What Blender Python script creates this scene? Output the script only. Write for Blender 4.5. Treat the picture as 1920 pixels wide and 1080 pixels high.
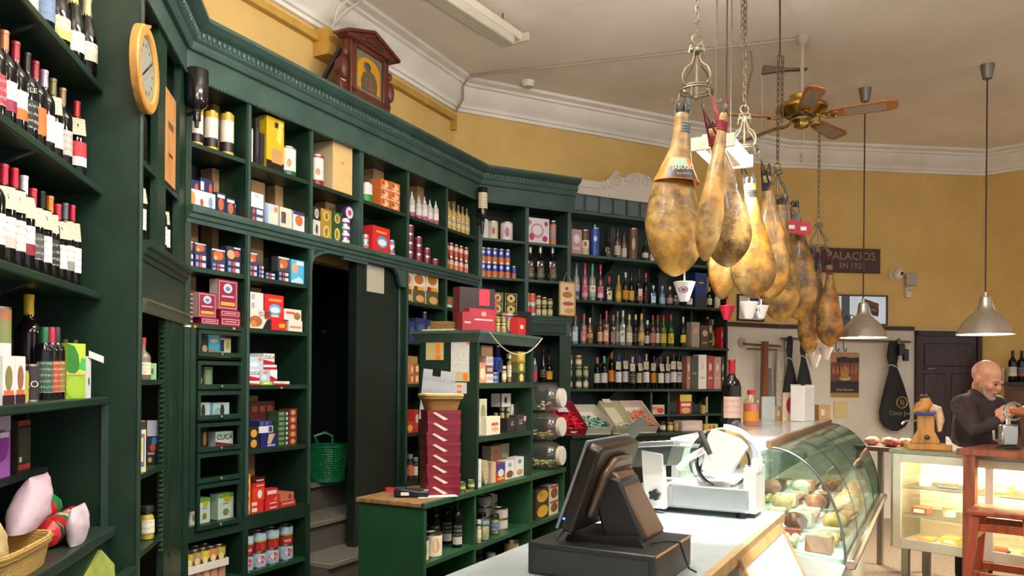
import bpy, math, random
from mathutils import Vector, Matrix
R = math.radians
rnd = random.Random(7)
for o in list(bpy.data.objects): bpy.data.objects.remove(o)
SC = bpy.context.scene
COL = SC.collection

# ------------------------------------------------------------------ camera
F, CX, HY, ROLL, CZ = 1480.0, 960.0, 708.0, R(0.5), 1.55
cam_d = bpy.data.cameras.new('camera'); cam = bpy.data.objects.new('camera', cam_d); COL.objects.link(cam)
cam_d.sensor_width = 36; cam_d.lens = 36 * F / 1920; cam_d.shift_y = (HY - 540) / 1920
cam_d.clip_start = .05; cam_d.clip_end = 60
cr, sr = math.cos(ROLL), math.sin(ROLL)
cam.matrix_world = Matrix(((cr, -sr, 0, 0), (0, 0, -1, 0), (sr, cr, 0, CZ), (0, 0, 0, 1)))
SC.camera = cam
# ------------------------------------------------------------------ world, lights, exposure
W = bpy.data.worlds.new('world'); SC.world = W; W.use_nodes = True
bg = W.node_tree.nodes['Background']; bg.inputs[0].default_value = (.93, .96, 1, 1); bg.inputs[1].default_value = .85
SC.view_settings.view_transform = 'Standard'; SC.view_settings.look = 'None'
SC.view_settings.gamma = 1; SC.view_settings.use_curve_mapping = False; SC.view_settings.exposure = .45
# fluorescent fill battens, added out of view behind and beside the camera; the tubes themselves give the light (built below)
FILL_LAMPS = [(-.4, 1.1, 3.6, 27), (1.0, .1, 3.6, 27), (.05, 2.9, 3.6, 27), (2.5, 2.3, 3.6, 27), (4.2, 3.6, 3.6, 27), (-.1, -1.5, 3.6, 27)]
TUBE_POWER = 85.0

def spot(name, loc, aim, watts, deg, col=(1, 1, 1), soft=.05):
    l = bpy.data.lights.new(name, 'SPOT'); l.energy = watts; l.spot_size = R(deg); l.spot_blend = .45; l.color = col; l.shadow_soft_size = soft
    o = bpy.data.objects.new(name, l); o.location = loc; o.rotation_euler = (Vector(aim) - Vector(loc)).to_track_quat('-Z', 'Y').to_euler(); COL.objects.link(o); return o
# unseen spotlight added to brighten the slicer (its housing is built with the lamps)
SPOT_AT, SPOT_AIM = (1.55, 2.55, 3.86), (.98, 3.5, 1.1)
spot('counter_spotlight', SPOT_AT, SPOT_AIM, 800, 26, (1, .98, .95))
# ------------------------------------------------------------------ materials
def lin(h):
    h = h.lstrip('#'); r = []
    for i in (0, 2, 4):
        c = int(h[i:i+2], 16) / 255
        r.append(c / 12.92 if c <= .04045 else ((c + .055) / 1.055) ** 2.4)
    return (*r, 1)
_m = {}
def newmat(name):
    m = bpy.data.materials.new(name); m.use_nodes = True
    nt = m.node_tree; b = nt.nodes['Principled BSDF']
    return m, nt, b
def mat(h, rough=.5, metal=0, kind=None, h2=None, sc=None):
    """one procedural material per colour / finish; kind: None, paint, wood, wall, cloth, print, straw, stone, ham, fur"""
    k = (h, rough, metal, kind, h2, sc)
    if k in _m: return _m[k]
    m, nt, b = newmat((kind or 'plain') + '_' + h)
    N, L = nt.nodes.new, nt.links.new
    b.inputs['Base Color'].default_value = lin(h); b.inputs['Roughness'].default_value = rough
    b.inputs['Metallic'].default_value = metal
    tc = N('ShaderNodeTexCoord')
    def noise(s, det=4, src='Object', rg=.6):
        n = N('ShaderNodeTexNoise'); n.inputs['Scale'].default_value = s; n.inputs['Detail'].default_value = det
        n.inputs['Roughness'].default_value = rg
        L(tc.outputs[src], n.inputs['Vector']); return n
    def ramp(src, stops):
        r = N('ShaderNodeValToRGB'); e = r.color_ramp.elements
        e[0].position, e[0].color = stops[0][0], stops[0][1]; e[1].position, e[1].color = stops[-1][0], stops[-1][1]
        for p, c in stops[1:-1]:
            x = e.new(p); x.color = c
        L(src, r.inputs[0]); return r
    def bump(src, st, dist=.01):
        bp = N('ShaderNodeBump'); bp.inputs['Strength'].default_value = st; bp.inputs['Distance'].default_value = dist
        L(src, bp.inputs['Height']); L(bp.outputs[0], b.inputs['Normal'])
    c = lin(h); dk = tuple(x * .72 for x in c[:3]) + (1,); lt = tuple(min(1, x * 1.18 + .004) for x in c[:3]) + (1,)
    if kind == 'paint':
        n = noise(sc or 6, 6); L(ramp(n.outputs[0], [(.3, dk), (.55, c), (.75, lt)]).outputs[0], b.inputs['Base Color'])
        n2 = noise(60, 3); bump(n2.outputs[0], .12, .003)
    elif kind == 'wall':
        n = noise(sc or 1.6, 7); L(ramp(n.outputs[0], [(.25, lin(h2)), (.5, c), (.8, lt)]).outputs[0], b.inputs['Base Color'])
        n2 = noise(45, 4); bump(n2.outputs[0], .15, .004)
    elif kind == 'wood':
        mp = N('ShaderNodeMapping'); mp.inputs['Scale'].default_value = (1, 1, .12); L(tc.outputs['Object'], mp.inputs[0])
        n = N('ShaderNodeTexNoise'); n.inputs['Scale'].default_value = sc or 28; n.inputs['Detail'].default_value = 6
        L(mp.outputs[0], n.inputs['Vector'])
        L(ramp(n.outputs[0], [(.3, lin(h2) if h2 else dk), (.5, c), (.75, lt)]).outputs[0], b.inputs['Base Color']); bump(n.outputs[0], .15, .003)
    elif kind == 'cloth':
        n = noise(sc or 30, 5); L(ramp(n.outputs[0], [(.3, dk), (.7, lt)]).outputs[0], b.inputs['Base Color']); bump(n.outputs[0], .5, .006)
    elif kind == 'straw':
        w = N('ShaderNodeTexWave'); w.bands_direction = 'Z'; w.inputs['Scale'].default_value = sc or 60; w.inputs['Distortion'].default_value = 3
        L(tc.outputs['Object'], w.inputs[0]); L(ramp(w.outputs[1], [(.1, dk), (.6, lt)]).outputs[0], b.inputs['Base Color']); bump(w.outputs[1], .7, .01)
    elif kind == 'stone':
        n = noise(sc or 120, 4); L(ramp(n.outputs[0], [(.35, lin(h2)), (.6, c), (.75, lt)]).outputs[0], b.inputs['Base Color']); bump(n.outputs[0], .2, .003)
    elif kind == 'print':   # small type set in rows on a paper label
        sx = N('ShaderNodeSeparateXYZ'); L(tc.outputs['Object'], sx.inputs[0])
        mp = N('ShaderNodeMapping'); mp.inputs['Scale'].default_value = (420, 420, 90); L(tc.outputs['Object'], mp.inputs[0])
        n = N('ShaderNodeTexNoise'); n.inputs['Scale'].default_value = 1; n.inputs['Detail'].default_value = 1; L(mp.outputs[0], n.inputs[0])
        w = N('ShaderNodeMath'); w.operation = 'MULTIPLY'; w.inputs[1].default_value = sc or 260; L(sx.outputs[2], w.inputs[0])
        s = N('ShaderNodeMath'); s.operation = 'SINE'; L(w.outputs[0], s.inputs[0])
        a = N('ShaderNodeMath'); a.operation = 'MULTIPLY_ADD'; a.inputs[1].default_value = .16; L(s.outputs[0], a.inputs[0]); L(n.outputs[0], a.inputs[2])
        L(ramp(a.outputs[0], [(.60, c), (.72, tuple(.45*a + .55*b for a, b in zip(c[:3], lin(h2)[:3])) + (1,))]).outputs[0], b.inputs['Base Color'])
    elif kind == 'ham':     # rind: yellow fat, brown lean, grey bloom and dark patches
        n = noise(sc or 7, 8, rg=.65); n3 = noise(16, 6); n4 = noise(3.2, 5)
        r1 = ramp(n.outputs[0], [(.30, lin('3a2614')), (.43, lin(h2)), (.56, c), (.72, lin('e8b860'))])
        r2 = ramp(n4.outputs[0], [(.44, (0, 0, 0, 1)), (.58, (1, 1, 1, 1))])
        mx = N('ShaderNodeMix'); mx.data_type = 'RGBA'; L(r2.outputs[0], mx.inputs[0]); L(r1.outputs[0], mx.inputs[6])
        r3 = ramp(n3.outputs[0], [(.35, lin('5a4326')), (.6, lin('a98a4e')), (.75, lin('b9ab88'))]); L(r3.outputs[0], mx.inputs[7])
        L(mx.outputs[2], b.inputs['Base Color']); bump(n3.outputs[0], .55, .012)
        b.inputs['Coat Weight'].default_value = .15
    elif kind == 'gold':
        n = noise(20, 3); bump(n.outputs[0], .1, .002)
    else:
        n = noise(sc or 14, 3); L(ramp(n.outputs[0], [(.2, tuple(x * .9 for x in c[:3]) + (1,)), (.8, tuple(min(1, x * 1.06) for x in c[:3]) + (1,))]).outputs[0], b.inputs['Base Color'])
    _m[k] = m; return m
def glass(h='ffffff', fac=.12, rough=.03, body=0.0, ior=1.4):
    """thin glass: see-through, tinted, with a fresnel sheen; body adds some of the liquid or bottle colour"""
    k = ('glass', h, fac, rough, body, ior)
    if k in _m: return _m[k]
    m, nt, b = newmat('glass_' + h); N, L = nt.nodes.new, nt.links.new
    out = nt.nodes['Material Output']
    t = N('ShaderNodeBsdfTransparent'); t.inputs[0].default_value = lin(h)
    g = N('ShaderNodeBsdfGlossy'); g.inputs['Roughness'].default_value = rough
    lw = N('ShaderNodeLayerWeight'); pw = N('ShaderNodeMath'); pw.operation = 'POWER'; pw.inputs[1].default_value = 4.0 if ior > 1.3 else 6.0; L(lw.outputs['Facing'], pw.inputs[0])
    ma = N('ShaderNodeMath'); ma.operation = 'MULTIPLY_ADD'; ma.use_clamp = True; ma.inputs[1].default_value = .7; ma.inputs[2].default_value = .03 + fac * .3; L(pw.outputs[0], ma.inputs[0])
    mx = N('ShaderNodeMixShader'); L(ma.outputs[0], mx.inputs[0])
    if body:
        b.inputs['Base Color'].default_value = lin(h); b.inputs['Roughness'].default_value = .08
        m2 = N('ShaderNodeMixShader'); m2.inputs[0].default_value = body; L(t.outputs[0], m2.inputs[1]); L(b.outputs[0], m2.inputs[2]); L(m2.outputs[0], mx.inputs[1])
    else: L(t.outputs[0], mx.inputs[1])
    L(g.outputs[0], mx.inputs[2]); L(mx.outputs[0], out.inputs[0])
    _m[k] = m; return m
def emit(h, s):
    k = ('emit', h, s)
    if k in _m: return _m[k]
    m, nt, b = newmat('lamp_' + h); b.inputs['Base Color'].default_value = lin(h)
    b.inputs['Emission Color'].default_value = lin(h); b.inputs['Emission Strength'].default_value = s
    _m[k] = m; return m
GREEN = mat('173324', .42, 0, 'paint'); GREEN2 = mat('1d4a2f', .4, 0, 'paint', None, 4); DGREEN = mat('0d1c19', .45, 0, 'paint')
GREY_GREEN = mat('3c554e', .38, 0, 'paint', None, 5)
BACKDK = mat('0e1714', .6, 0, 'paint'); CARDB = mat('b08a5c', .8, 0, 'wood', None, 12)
BLACK = mat('101113', .35); STEEL = mat('c9cccd', .28, 1); WHITE = mat('f2f0ea', .45); IRON = mat('4a4238', .55, .6)
GOLD = mat('c79a3a', .25, 1); TIN = mat('d4cfc0', .3, 1); DARKWOOD = mat('3a211a', .45, 0, 'wood'); CLEAR = glass('f4fbf8')
WINE = mat('0b0a0b', .08); STICK = mat('f58a1e', .6); TAGM = mat('cfc5a6', .6, 0, 'print', '5d6f9e', 500)

# ------------------------------------------------------------------ frames: t along a front plane, d into the furniture, z up
class Fr:
    def __init__(s, ox, oy, ang):
        s.o = Vector((ox, oy)); a = R(ang); s.u = Vector((math.sin(a), math.cos(a))); s.n = Vector((-s.u.y, s.u.x))
        s.rz = math.atan2(s.u.y, s.u.x)
    def pt(s, t, d, z):
        p = s.o + s.u * t + s.n * d; return Vector((p.x, p.y, z))
    def hit(s, px, py, d=0):
        r = ray(px, py); q = Vector((r.x, r.y))
        k = (s.o.dot(s.n) + d) / q.dot(s.n)
        p = q * k - s.o
        return p.dot(s.u), CZ + r.z * k
    def yaw(s, t, d, k=.7):      # turn a round thing standing in the row part of the way to the entrance
        p = s.o + s.u*t + s.n*d; v = -p; a = math.atan2(v.y, v.x) - math.atan2(-s.n.y, -s.n.x); a = (a + math.pi) % (2*math.pi) - math.pi
        return a * k
    def loc(s, p):
        q = Vector((p[0], p[1])) - s.o; return q.dot(s.u), q.dot(s.n)
def ray(px, py):
    x = (px - CX) / F; y = (HY - py) / F
    return Vector((x * cr - y * sr, 1, x * sr + y * cr))
def at(px, py, Y):          # the point seen at a pixel, Y metres into the room
    return Vector((0, 0, CZ)) + ray(px, py) * Y
def atz(px, py, z):         # the point of height z seen at a pixel
    r = ray(px, py); return Vector((0, 0, CZ)) + r * ((z - CZ) / r.z)
FA = Fr(-1.613, 3.10, -11.4)      # wine shelves on the left wall
FN = Fr(-1.483, 3.126, -11.4)     # narrow corner cabinet
FB = Fr(-1.657, 3.988, 26.26)     # long diagonal cabinet with the doorway
FC = Fr(-.296, 6.746, 63)       # cabinet past the bend and the spirits shelves
FH = Fr(-.411, 3.73, 26.26)       # low counter with hutch in front of it
FK = Fr(1.21, 3.70, 28.3)         # serving counter and deli case
FF = Fr(2.694, 5.60, 137)         # refrigerated cabinet and bar

# ------------------------------------------------------------------ mesh builder
class M:
    def __init__(s): s.v = []; s.f = []; s.m = []
    def add(s, vs, fs, m=0):
        b = len(s.v); s.v += [tuple(v) for v in vs]; s.f += [tuple(i + b for i in f) for f in fs]; s.m += [m] * len(fs); return s
    def box(s, x0, x1, y0, y1, z0, z1, m=0):
        return s.add([(x0,y0,z0),(x1,y0,z0),(x1,y1,z0),(x0,y1,z0),(x0,y0,z1),(x1,y0,z1),(x1,y1,z1),(x0,y1,z1)],
                     [(0,3,2,1),(4,5,6,7),(0,1,5,4),(1,2,6,5),(2,3,7,6),(3,0,4,7)], m)
    def lathe(s, prof, n=16, c=(0, 0, 0), m=0, arc=None, sx=1, sy=1):
        """prof: (r, z) or (r, z, material) rows from bottom to top; arc=(a0, a1) in degrees leaves a patch"""
        a0, a1 = arc or (0, 360); full = arc is None; k = n if full else n + 1
        vs = []
        for p in prof:
            for i in range(k):
                a = R(a0 + (a1 - a0) * i / n); vs.append((c[0] + p[0] * math.cos(a) * sx, c[1] + p[0] * math.sin(a) * sy, c[2] + p[1]))
        b = len(s.v); s.v += vs
        for j in range(len(prof) - 1):
            mm = prof[j][2] if len(prof[j]) > 2 else m
            for i in range(n):
                i2 = (i + 1) % k
                s.f.append((b+j*k+i, b+j*k+i2, b+(j+1)*k+i2, b+(j+1)*k+i)); s.m.append(mm)
        return s
    def tube(s, path, r, n=6, m=0, closed=False, caps=True):
        P = [Vector(p) for p in path]; L = len(P); b = len(s.v); rr = r if isinstance(r, (list, tuple)) else [r] * L
        up = None
        for i, p in enumerate(P):
            if closed: d = P[(i+1) % L] - P[i-1]
            else: d = P[min(i+1, L-1)] - P[max(i-1, 0)]
            if d.length < 1e-9: d = Vector((0, 0, 1))
            d.normalize()
            if up is None: up = d.orthogonal().normalized()
            else:
                up = up - d * up.dot(d)
                up = up.normalized() if up.length > 1e-6 else d.orthogonal().normalized()
            w = d.cross(up)
            for k in range(n):
                a = 2 * math.pi * k / n; s.v.append(tuple(p + (up * math.cos(a) + w * math.sin(a)) * rr[i]))
        for i in range(L if closed else L - 1):
            for k in range(n):
                i2 = (i + 1) % L
                s.f.append((b+i*n+k, b+i*n+(k+1) % n, b+i2*n+(k+1) % n, b+i2*n+k)); s.m.append(m)
        if caps and not closed:
            s.f.append(tuple(b + k for k in range(n))[::-1]); s.m.append(m)
            s.f.append(tuple(b + (L-1)*n + k for k in range(n))); s.m.append(m)
        return s
    def prism(s, poly, a, b2, ax='y', m=0):
        """extrude a 2D outline between a and b2 along axis ax (outline is xz for y, yz for x, xy for z)"""
        n = len(poly); f = {'y': lambda p, h: (p[0], h, p[1]), 'x': lambda p, h: (h, p[0], p[1]), 'z': lambda p, h: (p[0], p[1], h)}[ax]
        vs = [f(p, a) for p in poly] + [f(p, b2) for p in poly]
        fs = [tuple(range(n)), tuple(range(2*n-1, n-1, -1))] + [(i, n+i, n+(i+1) % n, (i+1) % n) for i in range(n)]
        return s.add(vs, fs, m)
    def ball(s, c, rx, ry=None, rz=None, n=10, k=6, m=0):
        ry = ry or rx; rz = rz or rx
        pr = [(max(1e-4, math.sin(math.pi * i / k)), -math.cos(math.pi * i / k)) for i in range(k + 1)]
        b = len(s.v); M2 = M().lathe(pr, n); vs = [(c[0]+v[0]*rx, c[1]+v[1]*ry, c[2]+v[2]*rz) for v in M2.v]
        return s.add(vs, M2.f, m)
    def rbox(s, x0, x1, y0, y1, z0, z1, r, m=0, n=3):
        """box with rounded vertical edges"""
        poly = []
        for cx, cy, a in ((x1-r, y0+r, -90), (x1-r, y1-r, 0), (x0+r, y1-r, 90), (x0+r, y0+r, 180)):
            for i in range(n + 1):
                q = R(a + 90 * i / n); poly.append((cx + r * math.cos(q), cy + r * math.sin(q)))
        return s.prism(poly, z0, z1, 'z', m)
    def xf(s, fn, start=0):
        s.v[start:] = [tuple(fn(Vector(v))) for v in s.v[start:]]; return s
    def mesh(s, name, nm=None):
        me = bpy.data.meshes.new(name); me.from_pydata(s.v, [], s.f)
        k = nm or (max(s.m) + 1 if s.m else 1)
        for _ in range(k): me.materials.append(None)
        me.polygons.foreach_set('material_index', s.m)
        me.polygons.foreach_set('use_smooth', [True] * len(s.f)); me.update()
        try: me.set_sharp_from_angle(angle=R(38))
        except Exception: pass
        return me
def link(name, me, mats, parent=None, loc=(0, 0, 0), rz=0, scale=None):
    o = bpy.data.objects.new(name, me); COL.objects.link(o)
    o.location = loc; o.rotation_euler = (0, 0, rz)
    if scale: o.scale = scale
    if parent: o.parent = parent
    if not isinstance(mats, (list, tuple)): mats = [mats]
    for i, s in enumerate(o.material_slots):
        s.link = 'OBJECT'; s.material = mats[min(i, len(mats) - 1)]
    return o
def part(name, m, mats, parent=None, loc=(0, 0, 0), rz=0):
    return link(name, m.mesh(name, len(mats) if isinstance(mats, (list, tuple)) else None), mats, parent, loc, rz)
def root(name, loc=(0, 0, 0), rz=0):
    o = bpy.data.objects.new(name, None); o.empty_display_size = .05; COL.objects.link(o); o.location = loc; o.rotation_euler = (0, 0, rz); return o
def froot(name, fr, t=0, d=0, z=0, yaw=0): return root(name, fr.pt(t, d, z), fr.rz + R(yaw))
TAGGED = []
def tag(o, label, cat, group=None, sort=None):
    o['label'] = label; o['category'] = cat
    if group: o['group'] = group
    p = sort or o.location
    TAGGED.append((o, p[0] / max(.1, p[1]), p[2])); return o
def struct(o): o['kind'] = 'structure'; return o
def bevel(o, w=.004, seg=2):
    b = o.modifiers.new('bevel', 'BEVEL'); b.width = w; b.segments = seg; b.limit_method = 'ANGLE'; return o
_c = {}
def cached(key, fn):
    if key not in _c: _c[key] = fn()
    return _c[key]
# lettering: outlines of the built-in font as flat meshes, lying in the local xz plane, 1 unit cap height
def make_text(s):
    cu = bpy.data.curves.new('t', 'FONT'); cu.body = s; cu.align_x = 'CENTER'; cu.align_y = 'CENTER'; cu.size = 1.4; cu.resolution_u = 2
    o = bpy.data.objects.new('t', cu); COL.objects.link(o)
    me = bpy.data.meshes.new_from_object(o.evaluated_get(bpy.context.evaluated_depsgraph_get()))
    bpy.data.objects.remove(o); me.transform(Matrix.Rotation(R(90), 4, 'X')); me.materials.clear(); me.materials.append(None); me.name = 'lettering'; return me
TXT = {s: make_text(s) for s in ('CUCA', 'JABUGO', 'PALACIOS', 'EN 1925', 'LC', 'apis', 'SOLE', '5J', 'CE', 'LO', 'ARIAS', 'EC', 'NAD', 'LA REAL', 'MO', 'J', 'TOSTA', 'Cinco Jotas', 'Gran Reserva', 'Quesos', 'TIC')}
def text(s, parent, x, y, z, h, col, wmax=None, rot=(0, 0, 0)):
    o = link('lettering', TXT[s], col, parent, (x, y, z)); o.rotation_euler = rot
    k = h
    if wmax:
        w = max(v.co.x for v in TXT[s].vertices) * 2; k = min(h, wmax / w)
    o.scale = (k, k, k); return o
# ================================================================== the room
WALLC = mat('dab871', .75, 0, 'wall', 'cfa85c'); CEILC = mat('eee6dc', .85, 0, 'wall', 'e0d5c9', .8); TRIMC = mat('efebe4', .6, 0, 'wall', 'e2dcd2')
LOWW = mat('d9d2c5', .55, 0, 'wall', 'c8bfb0')
def isect(p, a, q, b):
    k = ((q - p).x * b.y - (q - p).y * b.x) / (a.x * b.y - a.y * b.x); return p + a * k
pA = FA.o + FA.n * .31; pB = FB.o + FB.n * .324
cAB = isect(pA, FA.u, pB, FB.u)
cBE, cE, cEF = Vector((-.54, 6.98)), Vector((2.93, 8.75)), Vector((5.36, 9.03))
cAB2 = isect(pA, FA.u, cBE, FB.u)
PL = [pA - FA.u * 7, cAB2, cBE, cE, cEF, cEF + Vector((.72, -.69)) * 7]
WN = ['wall_left', 'wall_diagonal', 'wall_back', 'wall_back_right', 'wall_right']
CEIL = 4.14
def wall_seg(name, p, q, rects, mats):
    u = (q - p).normalized(); rz = math.atan2(u.y, u.x); L = (q - p).length; m = M()
    for x0, x1, z0, z1, k in rects(L): m.box(x0, x1, 0, .1, z0, z1, k)
    return struct(part(name, m, mats, None, (p.x, p.y, 0), rz))
for i, nm in enumerate(WN):
    if i == 1:
        off = (cBE - PL[1]).length; bt = FB.loc(PL[1])[0]
        f = lambda L: [(0, .99 - bt, 0, CEIL, 0), (1.975 - bt, L, 0, CEIL, 0), (.99 - bt, 1.975 - bt, 2.33, CEIL, 0)]
    elif i in (2, 3): f = lambda L: [(0, L, 2.14, CEIL, 0), (0, L, 0, 2.14, 1)]
    else: f = lambda L: [(0, L, 0, CEIL, 0)]
    wall_seg(nm, PL[i], PL[i+1], f, [WALLC, LOWW])
struct(part('floor', M().box(-7, 12, -4, 11, -.1, 0), mat('8f8170', .5, 0, 'stone', '6f6152', 40)))
struct(part('ceiling', M().box(-7, 12, -4, 11, CEIL, CEIL + .1), CEILC))
# crown moulding, mitred at the corners, one length per wall
crown = [(0, 3.9), (.03, 3.9), (.033, 3.925), (.055, 3.93), (.06, 3.95), (.075, 3.965), (.10, 3.985), (.13, 4.02), (.155, 4.06), (.16, 4.075), (.185, 4.08), (.19, 4.1), (.215, 4.105), (.24, 4.115), (.24, CEIL)]
def offpt(i, p):
    if i == 0 or i == len(PL) - 1:
        a = (PL[1] - PL[0]) if i == 0 else (PL[i] - PL[i-1]); a = a.normalized(); return PL[i] + Vector((a.y, -a.x)) * p
    a = (PL[i] - PL[i-1]).normalized(); b = (PL[i+1] - PL[i]).normalized()
    return isect(PL[i] + Vector((a.y, -a.x)) * p, a, PL[i] + Vector((b.y, -b.x)) * p, b)
for i in range(len(WN)):
    m = M(); vs = []
    for e in (i, i + 1):
        for p, z in crown:
            q = offpt(e, p); vs.append((q.x, q.y, z))
    k = len(crown); m.add(vs, [(j, j+1, k+j+1, k+j) for j in range(k-1)])
    struct(part('trim_%d' % (i+1), m, TRIMC))
# dark rail between yellow plaster and pale lower wall
for i, nm in ((2, 'trim_6'), (3, 'trim_7')):
    p, q = PL[i], PL[i+1]; u = (q - p).normalized(); L = (q - p).length
    x0 = 2.3 if i == 2 else 0
    struct(part(nm, M().box(x0, L if i == 2 else 1.62, -.025, 0, 2.12, 2.165), DARKWOOD, None, (p.x, p.y, 0), math.atan2(u.y, u.x)))
FE = Fr(cE.x, cE.y, math.degrees(math.atan2((cEF-cE).x, (cEF-cE).y)))
FE1 = Fr(cBE.x, cBE.y, math.degrees(math.atan2((cE-cBE).x, (cE-cBE).y)))
# brown panelled door in the back wall
tL, _ = FE.hit(1714, 700); tR, _ = FE.hit(1853, 700); tR = min(tR, (cEF - cE).length - .02)
dr = struct(root('door_2', FE.pt(tL, 0, 0), FE.rz)); w = tR - tL
DWD = mat('3b2420', .4, 0, 'wood', '2b1815')
part('door_leaf', M().box(.05, w-.05, -.03, -.003, 0, 2.06), DWD, dr)
part('door_frame', M().box(0, .05, -.05, 0, 0, 2.12).box(w-.05, w, -.05, 0, 0, 2.12).box(0, w, -.05, 0, 2.06, 2.12), DARKWOOD, dr)
for a, b, c, d in ((.1, w-.1, 1.72, 1.98), (.1, w/2-.04, .9, 1.64), (w/2+.04, w-.1, .9, 1.64), (.1, w/2-.04, .12, .8), (w/2+.04, w-.1, .12, .8)):
    bevel(part('door_panel', M().box(a, b, -.042, -.028, c, d), DWD, dr), .012)
part('door_handle', M().tube([(.1, -.045, 1.69), (.1, -.075, 1.69), (.2, -.075, 1.69)], .008), mat('b9b4a6', .3, 1), dr)
# stairwell behind the doorway: granite steps, dark boarded walls
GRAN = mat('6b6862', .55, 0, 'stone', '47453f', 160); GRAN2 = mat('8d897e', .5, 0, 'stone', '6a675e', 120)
for i, (d0, z) in enumerate(((-.43, .2), (-.13, .4), (.15, .6), (.42, .8))):
    st = froot('stair_step', FB, 1.0, d0, 0); d1 = 1.45 - d0
    x1 = .96
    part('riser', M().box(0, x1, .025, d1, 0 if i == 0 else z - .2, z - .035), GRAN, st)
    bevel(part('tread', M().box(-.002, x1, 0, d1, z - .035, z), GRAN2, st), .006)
    tag(st, ['lowest', 'second lowest', 'third', 'topmost'][i] + ' worn grey granite step in the dark stair doorway', 'step', 'granite steps')
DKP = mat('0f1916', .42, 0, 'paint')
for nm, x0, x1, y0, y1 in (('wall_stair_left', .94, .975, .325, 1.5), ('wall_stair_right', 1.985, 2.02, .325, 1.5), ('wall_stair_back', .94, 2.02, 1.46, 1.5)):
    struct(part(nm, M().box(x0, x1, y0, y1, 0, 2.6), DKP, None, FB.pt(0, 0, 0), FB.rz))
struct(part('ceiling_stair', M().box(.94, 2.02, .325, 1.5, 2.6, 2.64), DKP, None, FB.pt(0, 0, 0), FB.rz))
d1 = struct(froot('door_1', FB, 0, 0, 0))
DS0, DS1 = FB.hit(666, 700, .04)[0], FB.hit(673, 700, .04)[0]
part('door_leaf', M().box(DS1, 1.975, .05, .09, .0, 2.33), mat('11231f', .4, 0, 'paint', None, 3), d1)
part('door_stile', M().box(DS0, DS1, .035, .10, .0, 2.33), mat('14231f', .35, 0, 'paint'), d1)
bevel(part('door_edge', M().box(1.95, 1.977, .035, .05, .0, 2.33), mat('2a4238', .35, 0, 'paint'), d1), .004)
t0, z0 = FB.hit(688, 546, .045); t1, z1 = FB.hit(720, 500, .045)
pn = part('paper_notice', M().box(t0, t1, .043, .049, z0, z1), mat('b5b3a0', .7, 0, 'print', '8a8878', 300), None, FB.pt(0, 0, 0), FB.rz)
tag(pn, 'small grey paper notice taped to the dark door in the doorway', 'notice', None, FB.pt(t0, .15, z0))
t0, z0 = FB.hit(605, 628, .75); t1, z1 = FB.hit(668, 621, .75)
rr = froot('coat_rail', FB)
part('rail', M().tube([(t0, .75, (z0+z1)/2), (t1 + .03, .75, (z0+z1)/2)], .012, 8), mat('8fa0a0', .3, .8), rr)
part('bracket', M().prism([(.75, (z0+z1)/2), (1.46, (z0+z1)/2), (1.46, (z0+z1)/2-.35), (1.2, (z0+z1)/2-.05)], t1-.06, t1-.03, 'x'), DKP, rr)
part('bracket', M().box(t0 + .005, t0 + .02, .75, 1.46, (z0+z1)/2-.012, (z0+z1)/2+.004), DKP, rr)
tag(rr, 'pale metal rail on a dark bracket inside the stair doorway', 'rail', None, FB.pt(t0, .7, z0))
t0, z0 = FB.hit(649, 521, 1.44); t1, z1 = FB.hit(663, 500, 1.44)
sb = froot('wall_switch', FB, (t0+t1)/2, 1.455, (z0+z1)/2)
bevel(part('switch_plate', M().box(-.05, .05, -.025, 0, -.07, .07), mat('a9aca8', .5), sb), .012)
part('cover_flap', M().box(.03, .08, -.03, -.026, -.08, .2), mat('7d7464', .7), sb)
tag(sb, 'pale grey switch box with brown flap inside the stair doorway', 'switch')

# ================================================================== cabinets
def moulding(rt, name, prof, x0, x1, k0=0, k1=0, mt=None, kind=None):
    """prof: (y, z) outline; the ends are mitred by k per metre of projection"""
    n = len(prof)
    vs = [(x0 - k0 * min(0, y), y, z) for y, z in prof] + [(x1 + k1 * min(0, y), y, z) for y, z in prof]
    return part(name, M().add(vs, [tuple(range(n-1, -1, -1)), tuple(range(n, 2*n))] + [(i, (i+1) % n, n+(i+1) % n, n+i) for i in range(n)]), mt or GREY_GREEN, rt)
CORN = [(.03, 3.20), (-.02, 3.20), (-.03, 3.215), (-.035, 3.235), (-.05, 3.245), (-.055, 3.255), (-.055, 3.29), (-.085, 3.30), (-.10, 3.315), (-.115, 3.325), (-.115, 3.345), (.33, 3.345), (.33, 3.30), (.03, 3.30)]
def cornice(rt, x0, x1, k0, k1):
    part('frieze_board', M().box(x0, x1, 0, .03, 3.06, 3.20), GREY_GREEN, rt)
    moulding(rt, 'lower_fillet', [(.0, 3.05), (-.012, 3.05), (-.016, 3.06), (-.016, 3.068), (0, 3.075)], x0, x1, k0, k1)
    moulding(rt, 'cornice', CORN, x0, x1, k0, k1)
    m = M(); n = int((x1 - x0) / .034)
    for i in range(n):
        x = x0 + (i + .5) * (x1 - x0) / n
        if x < x0 + .06 * k0 or x > x1 - .06 * k1: continue
        m.ball((x, -.056, 3.272), .0125, .012, .0185, 8, 5)
    b = part('egg_and_dart_beads', m, GREY_GREEN, rt); b['kind'] = 'stuff'
    m = M(); n = int((x1 - x0) / .02)
    for i in range(n): m.box(x0 + i * .02 + .003, x0 + i * .02 + .014, -.02, -.013, 3.048, 3.06)
    b = part('dentil_strip', m, GREY_GREEN, rt); b['kind'] = 'stuff'
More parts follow.
